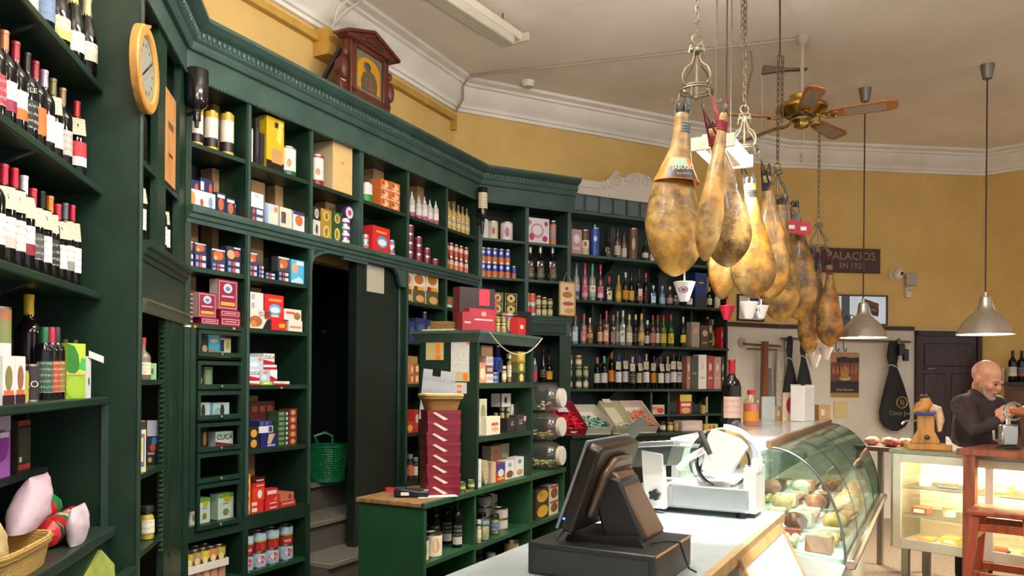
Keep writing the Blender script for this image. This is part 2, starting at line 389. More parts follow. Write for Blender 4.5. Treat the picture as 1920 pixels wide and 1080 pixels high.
def ledge(rt, x0, x1, k0, k1, z=2.41, h=.085, mt=None):
    moulding(rt, 'ledge_moulding', [(.02, z-h), (-.006, z-h), (-.01, z-h+.02), (-.02, z-h+.026), (-.024, z-h+.045), (-.036, z-h+.052), (-.04, z-.012), (-.036, z), (.02, z)], x0, x1, k0, k1, mt)
KT = math.tan(R(37.66 / 2)); KC = math.tan(R(36.74 / 2))
# ---- long diagonal cabinet
cb = froot('shelf_cabinet', FB)
tag(cb, 'long dark green shelf cabinet with carved cornice around the stair doorway', 'cabinet')
PT = [0.018, .427, .941, 1.445, 1.997, 2.547, 3.05]
BZ = [2.74, 2.41, 2.105, 1.815, 1.496, 1.132, .77, .447]
for i, t in enumerate(PT):
    z0 = 2.40 if i == 3 else 0
    hw = .018 if i in (0, 6) else .02
    part('upright_post', M().box(t-hw, t+hw, 0, .30, z0, 3.06), GREEN if z0 == 0 else GREY_GREEN, cb)
    if 0 < i < 6: part('post_bead', M().box(t-.008, t+.008, -.006, 0, max(z0, .77), 3.05), GREY_GREEN, cb)
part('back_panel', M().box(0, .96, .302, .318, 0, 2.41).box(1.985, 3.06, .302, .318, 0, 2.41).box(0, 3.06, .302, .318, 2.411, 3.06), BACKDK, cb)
part('top_board', M().box(0, 3.06, .0, .318, 3.061, 3.075), GREEN, cb)
cornice(cb, 0, 3.075, KT, KC)
ledge(cb, 0, 3.075, KT, KC)
for b in range(6):
    x0, x1 = PT[b] + .02, PT[b+1] - .02
    for r, z in enumerate(BZ):
        if b in (2, 3) and r > 1: continue
        if b == 0 and r in (4, 5): continue
        th = .08 if r == 6 and b < 2 else .024
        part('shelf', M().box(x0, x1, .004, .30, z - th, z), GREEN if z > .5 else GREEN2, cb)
part('base_rail', M().box(0.03, .94, .01, .30, 0, .1), GREEN, cb)
# arch boards over the doorway
def spandrel(pts, nm='arch_bracket'):
    bevel(part(nm, M().prism(pts, -.004, .028), GREY_GREEN, cb), .004)
def fbp(pts, d=0): return [FB.hit(px, py, d) for px, py in pts]
zt = 2.327
L0 = fbp([(583, 505), (584, 492), (591, 483), (604, 477), (622, 478), (632, 477), (638, 473), (645, 471)])
spandrel([(.955, zt), (.955, L0[0][1])] + [(max(.962, t), z) for t, z in L0] + [(L0[-1][0], zt)])
R0 = fbp([(690, 481), (706, 485), (712, 490), (716, 498), (730, 501), (741, 506), (747, 516), (750, 530), (753, 538), (757, 539)])
spandrel([(R0[0][0], zt)] + [(min(1.98, t), z) for t, z in R0] + [(1.985, R0[-1][1]), (1.985, zt)])
part('arch_rail', M().box(L0[-1][0], R0[0][0], 0, .026, zt - .02, zt), GREY_GREEN, cb)
for pts in ([(588, 478), (592, 464), (612, 470), (600, 472)],):
    q = fbp(pts, -.006); part('carved_inset', M().prism([(max(.97, a), b) for a, b in q], -.008, -.003), GREEN, cb)
# glazed drawers at the bottom of the first bay
YB = [(619, 669), (676, 729), (732, 786), (791, 845), (847, 902), (904, 988)]
part('drawer_face_frame', M().box(.04, .075, .0, .02, .85, 1.79).box(.385, .405, .0, .02, .85, 1.79), GREEN, cb)
DRAW = []
for i, (a, b) in enumerate(YB):
    (t0, zt_), (t1, zb_) = FB.hit(404, a), FB.hit(404, b)
    x0, x1 = .078, .383
    q = .018
    part('drawer_divider', M().box(.04, .405, .012, .30, zb_ - .012, zb_ - .002), GREEN, cb)
    dwr = root('glazed_drawer'); dwr.parent = cb
    fr_ = part('drawer_front', M().box(x0, x1, -.014, .004, zt_-q-.006, zt_-.004).box(x0, x1, -.014, .004, zb_, zb_+q+.006).box(x0, x0+q, -.014, .004, zb_+q, zt_-q-.004).box(x1-q, x1, -.014, .004, zb_+q, zt_-q-.004), GREEN, cb)
    bpy.data.objects.remove(dwr)
    part('glass_pane', M().box(x0+q, x1-q, -.004, -.001, zb_+q+.006, zt_-q-.006), CLEAR, fr_)
    part('drawer_knob', M().ball((.23, -.02, zb_+.012), .009, .008), mat('7d7f6c', .4, .6), fr_)
    DRAW.append((zb_ + .0, zt_))
part('wooden_stick', M().tube([(.10, .05, DRAW[4][0] + .006), (.26, .05, DRAW[4][0] + .010)], .005, 5), mat('d8c9a0', .7), cb)
# worn pale streaks where paint has rubbed off the doorway post, price stickers on shelf edges
for px, py, fr_, w_, h_, c_ in ((352, 611, FB, .045, .010, 'f3ead2'), (367, 612, FB, .014, .012, 'f58a1e'), (440, 616, FB, .014, .012, 'f58a1e'), (529, 727, FB, .014, .010, 'f58a1e')):
    t, z = fr_.hit(px, py, -.005); part('price_sticker', M().box(t-w_/2, t+w_/2, -.003, .004, z-h_/2, z+h_/2), mat(c_, .6), cb)
# ---- narrow corner cabinet
cn = froot('corner_cabinet', FN)
tag(cn, 'narrow dark green corner cabinet between wine shelves and long cabinet', 'cabinet')
for a, b in ((.03, .05), (.295, .45), (.73, .87)):
    part('upright_post', M().box(a, b, 0, .03, 2.09, 3.06), GREEN, cn)
    if a > .1: part('partition', M().box(a+.04, a+.06, .03, .30, 2.09, 3.06), GREEN, cn)
part('back_panel', M().box(.03, .87, .30, .308, 0, 3.06), BACKDK, cn)
part('shelf', M().box(.03, .87, .005, .30, 2.40, 2.425), GREEN, cn)
part('shelf', M().box(.03, .87, .005, .30, 2.07, 2.094), GREEN, cn)
part('shelf', M().box(.03, .33, .005, .30, 2.72, 2.74), GREEN, cn)
ledge(cn, .03, .88, 0, KT, 2.09, .08, GREEN)
part('frieze_board', M().box(.03, .875, .0, .03, 1.84, 2.01), GREEN, cn)
moulding(cn, 'lower_moulding', [(.0, 1.80), (-.012, 1.80), (-.02, 1.815), (-.022, 1.835), (-.03, 1.845), (-.03, 1.855), (0, 1.86)], .03, .88, 0, KT, mat('565a48', .4, 0, 'paint'))
cornice(cn, .03, .88, 0, KT)
part('stile', M().box(.47, .87, .0, .03, 0, 1.80), GREEN, cn)
part('stile_bead', M().box(.56, .585, -.008, 0, .7, 1.8), GREEN, cn)
part('stile_bead', M().box(.78, .80, -.008, 0, .7, 1.8), GREEN, cn)
m = M()
for i in range(46): m.prism([(.455, .75 + i*.0225), (.470, .75 + i*.0225), (.470, .7715 + i*.0225)], .002, .02)
b = part('toothed_shelf_rack', m, GREEN, cn); b['kind'] = 'stuff'
NZ = []
for px, py in ((285, 712), (285, 880), (285, 1018)):
    t, z = FN.hit(px, py, .01); NZ.append(z); part('shelf', M().box(.03, .47, .01, .30, z-.022, z), GREEN, cn)
# ---- wine shelves on the left wall
ca = froot('wine_shelves', FA)
tag(ca, 'dark green wall shelves packed with wine at the left edge', 'shelves')
AZ = [2.68, 2.28, 1.87, 1.461]
for i, z in enumerate(AZ):
    d0 = -.033 if i == 3 else 0
    bevel(part('shelf', M().box(-2.4, -.002 if i < 3 else .0, d0, .30, z - .03, z), GREEN, ca), .006)
    if i < 3:
        for t in (-.62, -1.5): part('shelf_bracket', M().prism([(.02, z-.03), (.30, z-.03), (.30, z-.16)], t-.012, t+.012, 'x'), DGREEN, ca)
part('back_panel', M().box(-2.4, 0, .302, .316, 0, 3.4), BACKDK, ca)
part('end_panel', M().box(.0, .026, -.134, .312, 0, 3.5), GREEN, ca)
bevel(part('end_panel_edge', M().box(-.004, .028, -.142, -.130, 0, 3.5), mat('2c4437', .4, 0, 'paint'), ca), .003)
t, z = FA.hit(203, 985, -.03)
LZ = z
bevel(part('counter_ledge', M().box(-2.4, -.005, -.06, .30, LZ - .04, LZ), mat('2a3a33', .35, 0, 'paint'), ca), .006)
part('ledge_apron', M().box(-2.4, -.005, -.03, .0, LZ - .14, LZ - .04), GREEN, ca)
part('side_strip', M().box(-.03, -.004, -.03, -.01, LZ, AZ[3]-.03), mat('31493e', .4, 0, 'paint'), ca)
part('inner_partition', M().box(-.26, -.235, .17, .30, LZ, AZ[3] - .03), DGREEN, ca)
t, z = FA.hit(60, 872, .17); LZ2 = z
part('inner_shelf', M().box(-2.4, -.26, .10, .30, z - .022, z), DGREEN, ca)
bevel(part('lower_bin_front', M().box(-2.4, .0, -.14, -.10, LZ - .45, LZ - .16), GREEN, ca), .006)
part('lower_bin_floor', M().box(-2.4, .0, -.10, .30, LZ - .30, LZ - .27), GREEN, ca)
# ---- cabinet past the bend
cc = froot('bend_cabinet', FC)
tag(cc, 'short dark green cabinet with carved cornice past the bend', 'cabinet')
CZ2 = [2.75, 2.42, 2.10, 1.51]
for a, b in ((.0, .036), (.452, .486), (.885, .921)):
    part('upright_post', M().box(a, b, 0, .30, 0 if a > .8 else 1.2, 3.06), GREY_GREEN, cc)
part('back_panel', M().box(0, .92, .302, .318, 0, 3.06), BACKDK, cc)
for b, (x0, x1) in enumerate(((.036, .452), (.486, .885))):
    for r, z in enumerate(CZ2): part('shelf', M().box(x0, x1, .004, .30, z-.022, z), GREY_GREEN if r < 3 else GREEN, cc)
cornice(cc, -.0, .96, KC, 0)
ledge(cc, .0, .93, KC, 0, 2.10, .06)
part('frieze_board', M().box(.04, .885, -.0, .03, 1.93, 2.04), GREEN, cc)
bevel(part('frieze_panel', M().box(.50, .87, -.01, 0, 1.95, 2.02), GREEN, cc), .004)
part('stile', M().box(.80, .92, -.02, .004, 0, 1.93), GREEN, cc)
part('top_board', M().box(0, .92, 0, .318, 3.061, 3.075), GREEN, cc)
# ---- spirits shelves
cd = froot('spirits_shelves', FC, .925)
tag(cd, 'dark green wall shelves of spirits under a white carved crest', 'shelves')
DL = FC.hit(1367, 655)[0] - .925
DZ = [3.08, 2.685, 2.27, 1.866, 1.453]
for i, z in enumerate(DZ):
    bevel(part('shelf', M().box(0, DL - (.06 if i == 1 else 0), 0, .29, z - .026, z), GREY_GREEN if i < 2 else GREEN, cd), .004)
part('back_panel', M().box(0, DL - .05, .292, .306, 0, 3.08), mat('1a3029', .5, 0, 'paint'), cd)
for x in (.36, .95, 1.55):
    part('upright_board', M().box(x-.012, x+.012, .19, .29, 1.866, 2.244), GREEN, cd)
    for z in (2.659, 2.244, 1.84, 1.427): part('shelf_bracket', M().prism([(.05, z), (.29, z), (.29, z-.14)], x+.15, x+.172, 'x'), DGREEN, cd)
part('end_board', M().box(DL-.02, DL, .02, .29, 0, 3.06), GREEN, cd)
for x in (.95, 1.16): part('upright_board', M().box(x-.012, x+.012, .05, .29, .9, 1.42), GREEN, cd)
for x0, x1, z in ((.6, DL - .06, 1.205), (0, DL - .06, .93)): part('shelf', M().box(x0, x1, .02, .29, z-.02, z), GREEN, cd)
part('frieze_back', M().box(0, 1.25, .03, .05, 3.08, 3.24), mat('3c4a45', .5, 0, 'paint'), cd)
for i in range(8): part('frieze_panel', M().box(.01 + i*.155, .135 + i*.155, .02, .03, 3.09, 3.23), mat('56676a', .45, 0, 'paint'), cd)
WCV = mat('cfc8bd', .7, 0, 'wall', 'b9b0a3')
part('crest_board', M().box(0, 1.25, 0, .04, 3.235, 3.37), WCV, cd)
bevel(part('crest_panel', M().box(.02, .30, -.008, 0, 3.30, 3.355), WCV, cd), .003)
def spiral(cx, cz, r, turns, a0, sgn):
    P = []
    for i in range(int(turns * 14) + 1):
        a = a0 + sgn * 2 * math.pi * i / 14; k = r * (1 - .8 * i / (turns * 14)); P.append((cx + k * math.cos(a), .0, cz + k * math.sin(a)))
    return P
m = M()
for cx, cz, r, a0, s in ((.50, 3.415, .062, 1.5, 1), (.42, 3.37, .04, 2.5, 1), (1.06, 3.375, .045, .6, -1), (.95, 3.415, .06, 1.6, -1), (.72, 3.44, .05, 1.5, 1), (.82, 3.44, .045, 1.6, -1), (.62, 3.40, .04, 3, -1), (1.14, 3.35, .03, 1, -1), (.36, 3.345, .03, 2, 1)):
    m.tube(spiral(cx, cz, r, 1.6, a0, s), [.020 * max(.35, 1 - i / 26) for i in range(int(1.6*14)+1)], 6)
for cx, cz, rx, rz_ in ((.76, 3.40, .30, .06), (.76, 3.44, .16, .07), (.47, 3.39, .07, .06), (1.0, 3.38, .08, .05), (.77, 3.48, .05, .03)): m.ball((cx, .012, cz), rx, .014, rz_, 12, 6)
part('carved_scrollwork', m, WCV, cd)
# ---- counter with hutch
ch = froot('hutch_counter', FH)
tag(ch, 'green low counter with shelved hutch standing before the long cabinet', 'counter')
TH = 1.737; H0, H1 = .513, 1.223
part('end_panel', M().box(0, .025, 0, .379, 0, .93), GREEN2, ch)
for x in (.493, 1.205, TH-.02): part('upright_board', M().box(x, x+.022, .0, .379, 0, .93), GREEN2, ch)
part('back_panel', M().box(.02, TH, .365, .379, 0, .93), GREEN2, ch)
part('shelf', M().box(.025, .493, .0, .365, .64, .662), GREEN2, ch)
part('shelf', M().box(.515, 1.205, .0, .365, .63, .652), GREEN2, ch); part('shelf', M().box(1.227, TH-.02, .0, .365, .63, .652), GREEN2, ch)
for x0, x1 in ((.025, .493), (.515, 1.205), (1.227, TH-.02)): part('shelf', M().box(x0, x1, 0, .365, .30, .32), GREEN2, ch)
bevel(part('worn_wooden_top', M().box(-.012, H0, .01, .39, .93, .953), mat('8a6a43', .6, 0, 'wood', '5d4a33'), ch), .004)
bevel(part('counter_top', M().box(-.012, TH, -.012, .01, .925, .953).box(H0, TH, .01, .385, .93, .953), GREEN2, ch), .003)
part('hutch_side', M().box(H0, H0+.02, 0, .369, .953, 1.76), GREEN, ch); part('hutch_side', M().box(H1-.02, H1, 0, .369, .953, 1.76), GREEN, ch)
part('hutch_back', M().box(H0, H1, .357, .369, .953, 1.76), DGREEN, ch)
for z in (1.232, 1.52): part('hutch_shelf', M().box(H0+.02, H1-.02, .0, .357, z-.03, z), GREEN, ch)
zt = 1.80
vs = []; ring = [(0, 1.735), (.012, 1.745), (.02, 1.77), (.035, 1.785), (.035, zt)]
m = M()
for p, z in ring: vs += [(H0-p, -p, z), (H1+p, -p, z), (H1+p, .369+p, z), (H0-p, .369+p, z)]
m.add(vs, [(j*4+i, j*4+(i+1) % 4, j*4+4+(i+1) % 4, j*4+4+i) for j in range(4) for i in range(4)] + [(16, 17, 18, 19)])
part('hutch_cornice', m, GREY_GREEN, ch)
FHT = zt
# ================================================================== goods on the shelves
class Row:
    def __init__(s, fr, z, ctx, grp, d=.04, lim=None):
        s.fr, s.z, s.ctx, s.grp, s.d = fr, z, ctx, grp, d
        if lim is None and fr is FH and z < 1.75:       # between which uprights the row stands
            lim = (H0+.023, H1-.023) if z > 1 else (.028, .490) if 'near' in ctx else (.518, 1.202) if 'middle' in ctx or 'lowest compartment' in ctx else (1.23, TH-.023) if 'far' in ctx else None
        if lim is None and fr is FC and z in DZ: lim = (.932, .925 + DL - .023)
        s.lim = lim
    def fit(s, t, r): return t if not s.lim else max(s.lim[0] + r, min(s.lim[1] - r, t))
# bottle outlines for a 0.30 m bottle: body, cap, label band (z0, z1)
BOT = {
 'bdx': ([(.0005, 0), (.036, 0), (.038, .005), (.038, .185), (.0365, .198), (.030, .212), (.018, .226), (.0145, .236), (.0135, .25), (.0135, .292)], [(.0142, .236), (.0142, .289), (.0156, .290), (.0156, .299), (.0148, .301), (.0005, .301)], (.055, .145), .038),
 'brg': ([(.0005, 0), (.040, 0), (.042, .006), (.042, .135), (.040, .155), (.032, .185), (.021, .215), (.0155, .235), (.014, .26), (.014, .292)], [(.0150, .236), (.0147, .289), (.016, .290), (.016, .299), (.0005, .301)], (.045, .120), .042),
 'chp': ([(.0005, 0), (.042, 0), (.044, .006), (.044, .13), (.041, .155), (.031, .19), (.021, .22), (.017, .24), (.016, .275), (.016, .285)], [(.0225, .212), (.0180, .24), (.0172, .272), (.0195, .276), (.0195, .293), (.014, .301), (.0005, .302)], (.045, .115), .044),
 'spi': ([(.0005, 0), (.038, 0), (.040, .005), (.040, .155), (.038, .172), (.028, .192), (.017, .204), (.0145, .215), (.0145, .258)], [(.0165, .252), (.0165, .298), (.015, .301), (.0005, .301)], (.035, .125), .040),
 'squ': ([(.0005, 0), (.043, 0), (.045, .005), (.045, .165), (.043, .178), (.022, .195), (.016, .205), (.0155, .25)], [(.0185, .245), (.0185, .298), (.0005, .301)], (.03, .13), .045),
 'tall': ([(.0005, 0), (.030, 0), (.032, .005), (.033, .165), (.031, .185), (.020, .205), (.0145, .22), (.0135, .262)], [(.016, .256), (.016, .298), (.0005, .301)], (.04, .14), .033),
 'oil': ([(.0005, 0), (.031, 0), (.033, .005), (.033, .20), (.030, .218), (.016, .235), (.0135, .245), (.0135, .26)], [(.016, .225), (.016, .296), (.014, .301), (.0005, .301)], (.03, .16), .033),
 'sau': ([(.0005, 0), (.030, 0), (.031, .004), (.031, .19), (.028, .205), (.016, .22), (.016, .226)], [(.017, .222), (.017, .24), (.012, .245), (.003, .301), (.0005, .301)], (.02, .14), .031),
}
def bmesh_(style, which):
    b, c, lb, r = BOT[style]; n = 16
    if which == 'body':
        if style == 'squ':
            m = M()
            for p in (1,):
                vs = []
                for rr, z in b:
                    for i in range(16):
                        a = 2 * math.pi * i / 16; k = 1 / max(abs(math.cos(a)) ** 6 + abs(math.sin(a)) ** 6, 1e-6) ** (1/6); k = k * .86 if rr > .03 else 1
                        vs.append((rr * k * math.cos(a), rr * k * math.sin(a), z))
                m.add(vs, [(j*16+i, j*16+(i+1) % 16, j*16+16+(i+1) % 16, j*16+16+i) for j in range(len(b)-1) for i in range(16)])
            return m.mesh('bottle_body')
        return M().lathe(b, n).mesh('bottle_body')
    if which == 'cap': return M().lathe(c, 12).mesh('bottle_cap')
    if which == 'label':
        if style == 'squ':
            return M().box(-.03, .03, -.0400, -.0392, lb[0], lb[1]).mesh('bottle_label')
        return M().lathe([(r + .0006, lb[0]), (r + .0006, lb[1])], 10, arc=(-165, -15)).mesh('bottle_label')
    if which == 'neck': return M().lathe([(b[-1][0] + .0008 + .004, .205), (.0170, .218)], 10, arc=(-170, -10)).mesh('neck_label')
    if which == 'half':
        return M().lathe([(r + .001, lb[0]), (r + .001, lb[0] + (lb[1]-lb[0]) * .38)], 10, arc=(-165, -15)).mesh('label_band')
    if which == 'seal':
        m = M(); k = 8; vs = [(0, 0, 0)]
        zc = (lb[0] + lb[1]) / 2 + .015; vs = []
        for j in range(12):
            a = 2 * math.pi * j / 12; x = .013 * math.cos(a); vs.append((x, -math.sqrt(max(0, (r + .0012) ** 2 - x * x)) if style != 'squ' else -.0405, zc + .013 * math.sin(a)))
        m.add(vs, [tuple(range(12))]); return m.mesh('label_seal')
PAPER = '#'
def paper(h, ink=None):
    if ink is None:
        c = lin(h); ink = '55524c' if sum(c[:3]) > .6 else 'e8dfc8'
    return mat(h, .6, 0, 'print', ink)
def gl(h):
    return WINE if h == 'w' else mat(h[1:], .07) if h[0] == '!' else glass(h, .2, .04, .38)
def bot(row, px, pyt, style, g, cap, lab, text_, cat='bottle', tagcard=False, tt=None, band=None, seal=None, d=None, h=None, yaw=None, cm=None, neck=None, r=None, zb=None):
    row.k = getattr(row, 'k', 0) + 1
    if d is None: d = row.d + .03 + (.058 * (row.k % 2) if row.fr is FC and row.d == .05 else .01)
    t, z = row.fr.hit(px, pyt, d); t = t if tt is None else tt; zb = row.z if zb is None else zb
    H = h or max(.18, min(.36, z - zb)); k = H / .30; t = row.fit(t, r or .034); kr = (r / BOT[style][3]) if r else min(.031 / BOT[style][3] if row.fr is FC else 1.15, max(.8, k))
    o = root('spirits_bottle' if style in ('spi', 'squ', 'tall') else 'oil_bottle' if style == 'oil' else 'sauce_bottle' if style == 'sau' else 'wine_bottle', row.fr.pt(t, d, zb), row.fr.rz + row.fr.yaw(t, d) + (0 if yaw is not None else R(rnd.uniform(-16, 16))))
    sc = (kr, kr, k)
    link('bottle_body', cached((style, 'body'), lambda: bmesh_(style, 'body')), gl(g), o, scale=sc)
    link('cap', cached((style, 'cap'), lambda: bmesh_(style, 'cap')), mat(cap, .35, .25 if cm is None else cm), o, scale=sc)
    if lab:
        l = link('front_label', cached((style, 'label'), lambda: bmesh_(style, 'label')), paper(*lab) if isinstance(lab, tuple) else paper(lab), o, scale=sc)
        if band: link('label_band', cached((style, 'half'), lambda: bmesh_(style, 'half')), mat(band, .5), o, scale=sc)
        if seal: link('label_seal', cached((style, 'seal'), lambda: bmesh_(style, 'seal')), mat(seal, .5), o, scale=sc)
    if neck: link('neck_label', cached((style, 'neck'), lambda: bmesh_(style, 'neck')), mat(neck, .5), o, scale=sc)
    if tagcard:
        def f():
            m = M(); m.add([(-.028, -.052, .165), (.028, -.052, .165), (.028, -.0185, .235), (-.028, -.0185, .235)], [(0, 1, 2, 3)]); return m.mesh('price_card')
        link('price_card', cached('price_card', f), TAGM, o, scale=sc)
        def f2(): return M().tube([(-.027, -.020, .236), (-.018, .012, .246), (.018, .012, .246), (.027, -.020, .236)], .0022, 4).mesh('card_collar')
        link('card_collar', cached('card_collar', f2), BLACK, o, scale=sc)
    o.location.z = zb
    tag(o, text_ + ' ' + row.ctx, cat, row.grp); o['zt'] = zb + H; return o
def art_mesh(art, w, h, depth):
    """flat print on the front face; every entry gets its own material slot"""
    m = M()
    for i, a in enumerate(art):
        y = -.0006 - .0003 * i
        if a[0] == 'r': x0, z0, x1, z1 = (a[1]-.5)*w, a[2]*h, (a[3]-.5)*w, a[4]*h; m.add([(x0, y, z0), (x1, y, z0), (x1, y, z1), (x0, y, z1)], [(0, 1, 2, 3)], i)
        elif a[0] == 'e':
            cx, cz, rx, rz_ = (a[1]-.5)*w, a[2]*h, a[3]*w, a[4]*h
            m.add([(cx + rx*math.cos(2*math.pi*j/14), y, cz + rz_*math.sin(2*math.pi*j/14)) for j in range(14)], [tuple(range(14))], i)
        elif a[0] == 'p': m.add([((x-.5)*w, y, z*h) for x, z in a[1]], [tuple(range(len(a[1])))], i)
    return m.mesh('front_print', len(art))
def bxo(name, w, dep, h, col, art, loc, rz, rough=.45, side=None, txt=None, mats=None):
    o = root(name, loc, rz)
    me = cached(('bx', round(w, 3), round(dep, 3), round(h, 3)), lambda: M().box(-w/2, w/2, 0, dep, 0, h).mesh('carton', 1))
    cm = mats or mat(col, rough)
    if side:
        me = cached(('bxs', round(w, 3), round(dep, 3), round(h, 3)), lambda: M().add(*M_box_front(w, dep, h)[0]).add(*M_box_front(w, dep, h)[1], 1).mesh('carton', 2))
        cm = [cm, mat(side, rough)]
    link('carton', me, cm, o)
    if art:
        a = [x for x in art if x[0] != 't']
        if len(a) == 2:
            for x in a: link('printed_motif', cached(('art1', round(w, 3), round(h, 3), x[:-1] if not isinstance(x[1], list) else tuple(x[1])), lambda: art_mesh([x], w, h, dep)), x[-1] if not isinstance(x[-1], str) else mat(x[-1], rough), o)
        elif a:
            key = ('art', round(w, 3), round(h, 3), tuple(x[:-1] if not isinstance(x[1], list) else ('p', tuple(x[1])) for x in a))
            link('front_print', cached(key, lambda: art_mesh(a, w, h, dep)), [x[-1] if not isinstance(x[-1], str) else mat(x[-1], rough) for x in a], o)
        for x in art:
            if x[0] == 't': text(x[4], o, (x[1]-.5)*w, -.004, x[2]*h, x[3]*h, mat(x[5], .5), w*.9)
    return o
def M_box_front(w, dep, h):
    v = [(-w/2,0,0),(w/2,0,0),(w/2,dep,0),(-w/2,dep,0),(-w/2,0,h),(w/2,0,h),(w/2,dep,h),(-w/2,dep,h)]
    return (v, [(0,1,5,4)]), (v, [(0,3,2,1),(4,5,6,7),(1,2,6,5),(2,3,7,6),(3,0,4,7)])
def bx(row, x0, x1, pyt, col, art, text_, cat='box', on=None, pyb=None, dep=.12, d=None, side=None, name='product_box', rough=.45, yaw=0, zb=None, mats=None, h=None):
    d = row.d if d is None else d
    py = pyt if pyt is not None else 600
    t0, za = row.fr.hit(x0, py, d); t1, zb_ = row.fr.hit(x1, py, d)
    zt = (za + zb_) / 2
    if row.lim: t0, t1 = max(t0, row.lim[0]), min(t1, row.lim[1]); t0, t1 = min(t0, row.lim[1] - .03), max(t1, row.lim[0] + .03)
    z0 = on['zt'] if on is not None else zb if zb is not None else row.z
    H = h or max(.012, zt - z0); w = t1 - t0 - .001
    dep = min(dep, .298 - d) if row.fr in (FB, FC, FA) else dep
    o = bxo(name, w, dep, H, col, art, row.fr.pt((t0 + t1) / 2, d, z0), row.fr.rz + R(yaw), rough, side, mats=mats)
    tag(o, text_ + ' ' + row.ctx, cat, row.grp); o['zt'] = z0 + H; return o
def bxc(row, px, wpx, pyt, col, art, text_, dep=.05, d=.05, name='product_box', k=.85, cat='box', **kw):
    """a box turned towards the entrance instead of square to its shelf"""
    t, z = row.fr.hit(px, pyt, d); p = row.fr.pt(t, d, row.z)
    o = bxo(name, wpx * p.y / F, dep, z - row.z, col, art, p, row.fr.rz + row.fr.yaw(t, d, k), **kw)
    tag(o, text_ + ' ' + row.ctx, cat, row.grp); o['zt'] = z; return o
def can_mesh(r, h, bands):
    m = M(); P = []
    for z0, z1, k in bands: P += [(r + .0004, z0 * h, k), (r + .0004, z1 * h, k)]
    for j in range(0, len(P), 2): m.lathe([P[j], P[j+1]], 16, m=P[j][2])
    return m.mesh('wrap_label', max(b[2] for b in bands) + 1)
def can(row, px, wpx, pyt, bands, text_, cat='can', on=None, name='tin_can', logo=None, d=None, zb=None, txt=None, metal=TIN, H=None, r=None, back=0, lid=None):
    d0 = row.d if d is None else d
    t, z = row.fr.hit(px, pyt, d0); Y = row.fr.pt(t, d0, 0).y
    r = r or wpx * Y / F / 2; z0 = on['zt'] if on is not None else zb if zb is not None else row.z
    h = H or max(.02, z - z0); r = round(r, 3); h = round(h, 3); t = row.fit(t, r + .001)
    o = root(name, row.fr.pt(t, d0 + r + back, z0), row.fr.rz + row.fr.yaw(t, d0) + R(rnd.uniform(-25, 25) if logo is None else 0))
    link('can_body', cached(('canb', r, h), lambda: M().lathe([(.0005, .002), (r*.94, .002), (r*.97, 0), (r*1.0, .002), (r*.985, .005), (r*.985, h-.005), (r*1.0, h-.003), (r, h), (r*.95, h), (r*.93, h-.003), (.0005, h-.003)], 16).mesh('can_body')), metal, o)
    if bands:
        bs = [(max(a, .007/h), min(b, 1-.007/h), i) for i, (a, b, c) in enumerate(bands)]
        link('wrap_label', cached(('canw', r, h, tuple(bs)), lambda: can_mesh(r, h, bs)), [mat(c, .4) if isinstance(c, str) else c for a, b, c in bands], o)
    if lid: link('lid', cached(('lid', r), lambda: M().lathe([(r*1.02, -.012), (r*1.02, .001), (r, .003), (.0005, .003)], 16).mesh('lid')), mat(lid, .4), o, (0, 0, h))
    if logo:
        cz, rx, rz_, col = logo
        def f():
            vs = []
            for j in range(14):
                a = 2*math.pi*j/14; x = r*rx*math.cos(a); vs.append((x, -math.sqrt(max(0, (r+.0012)**2 - x*x)), h*(cz + rz_*math.sin(a))))
            return M().add(vs, [tuple(range(14))]).mesh('logo')
        link('logo', cached(('logo', r, h, cz, rx, rz_), f), mat(col, .4), o)
        if txt: text(txt[0], o, 0, -r - .002, h*cz, h*txt[1], mat(txt[2], .5), r*1.3)
    tag(o, text_ + ' ' + row.ctx, cat, row.grp); o['zt'] = z0 + h; return o
def jar(row, px, wpx, pyt, content, lid, lab, text_, on=None, name='glass_jar', d=None, back=0, r=None, zb=None, lm=.3):
    d0 = row.d if d is None else d
    t, z = row.fr.hit(px, pyt, d0); Y = row.fr.pt(t, d0, 0).y; r = round(r or wpx * Y / F / 2, 3)
    z0 = on['zt'] if on is not None else zb if zb is not None else row.z; h = round(max(.03, z - z0), 3); t = row.fit(t, r + .001)
    o = root(name, row.fr.pt(t, d0 + r + back, z0), row.fr.rz + row.fr.yaw(t, d0))
    link('contents', cached(('jc', r, h), lambda: M().lathe([(.0005, .004), (r*.88, .004), (r*.9, h*.1), (r*.9, h*.66), (r*.7, h*.74), (.0005, h*.74)], 14).mesh('contents')), mat(content, .5, 0, 'cloth', None, 90), o)
    link('jar_glass', cached(('jg', r, h), lambda: M().lathe([(.0005, 0), (r*.96, 0), (r, h*.05), (r, h*.70), (r*.82, h*.80), (r*.8, h*.84)], 14).mesh('jar_glass')), glass('f0f6f0', .15), o)
    link('jar_lid', cached(('jl', r, h), lambda: M().lathe([(r*.8, h*.83), (r*.9, h*.83), (r*.9, h*.985), (r*.86, h), (.0005, h)], 14).mesh('jar_lid')), mat(lid, .3, lm), o)
    if lab: link('jar_label', cached(('jlb', r, h), lambda: M().lathe([(r*1.012, h*.2), (r*1.012, h*.6)], 8, arc=(-150, -30)).mesh('jar_label')), paper(lab), o)
    tag(o, text_ + ' ' + row.ctx, 'jar', row.grp); o['zt'] = z0 + h; return o
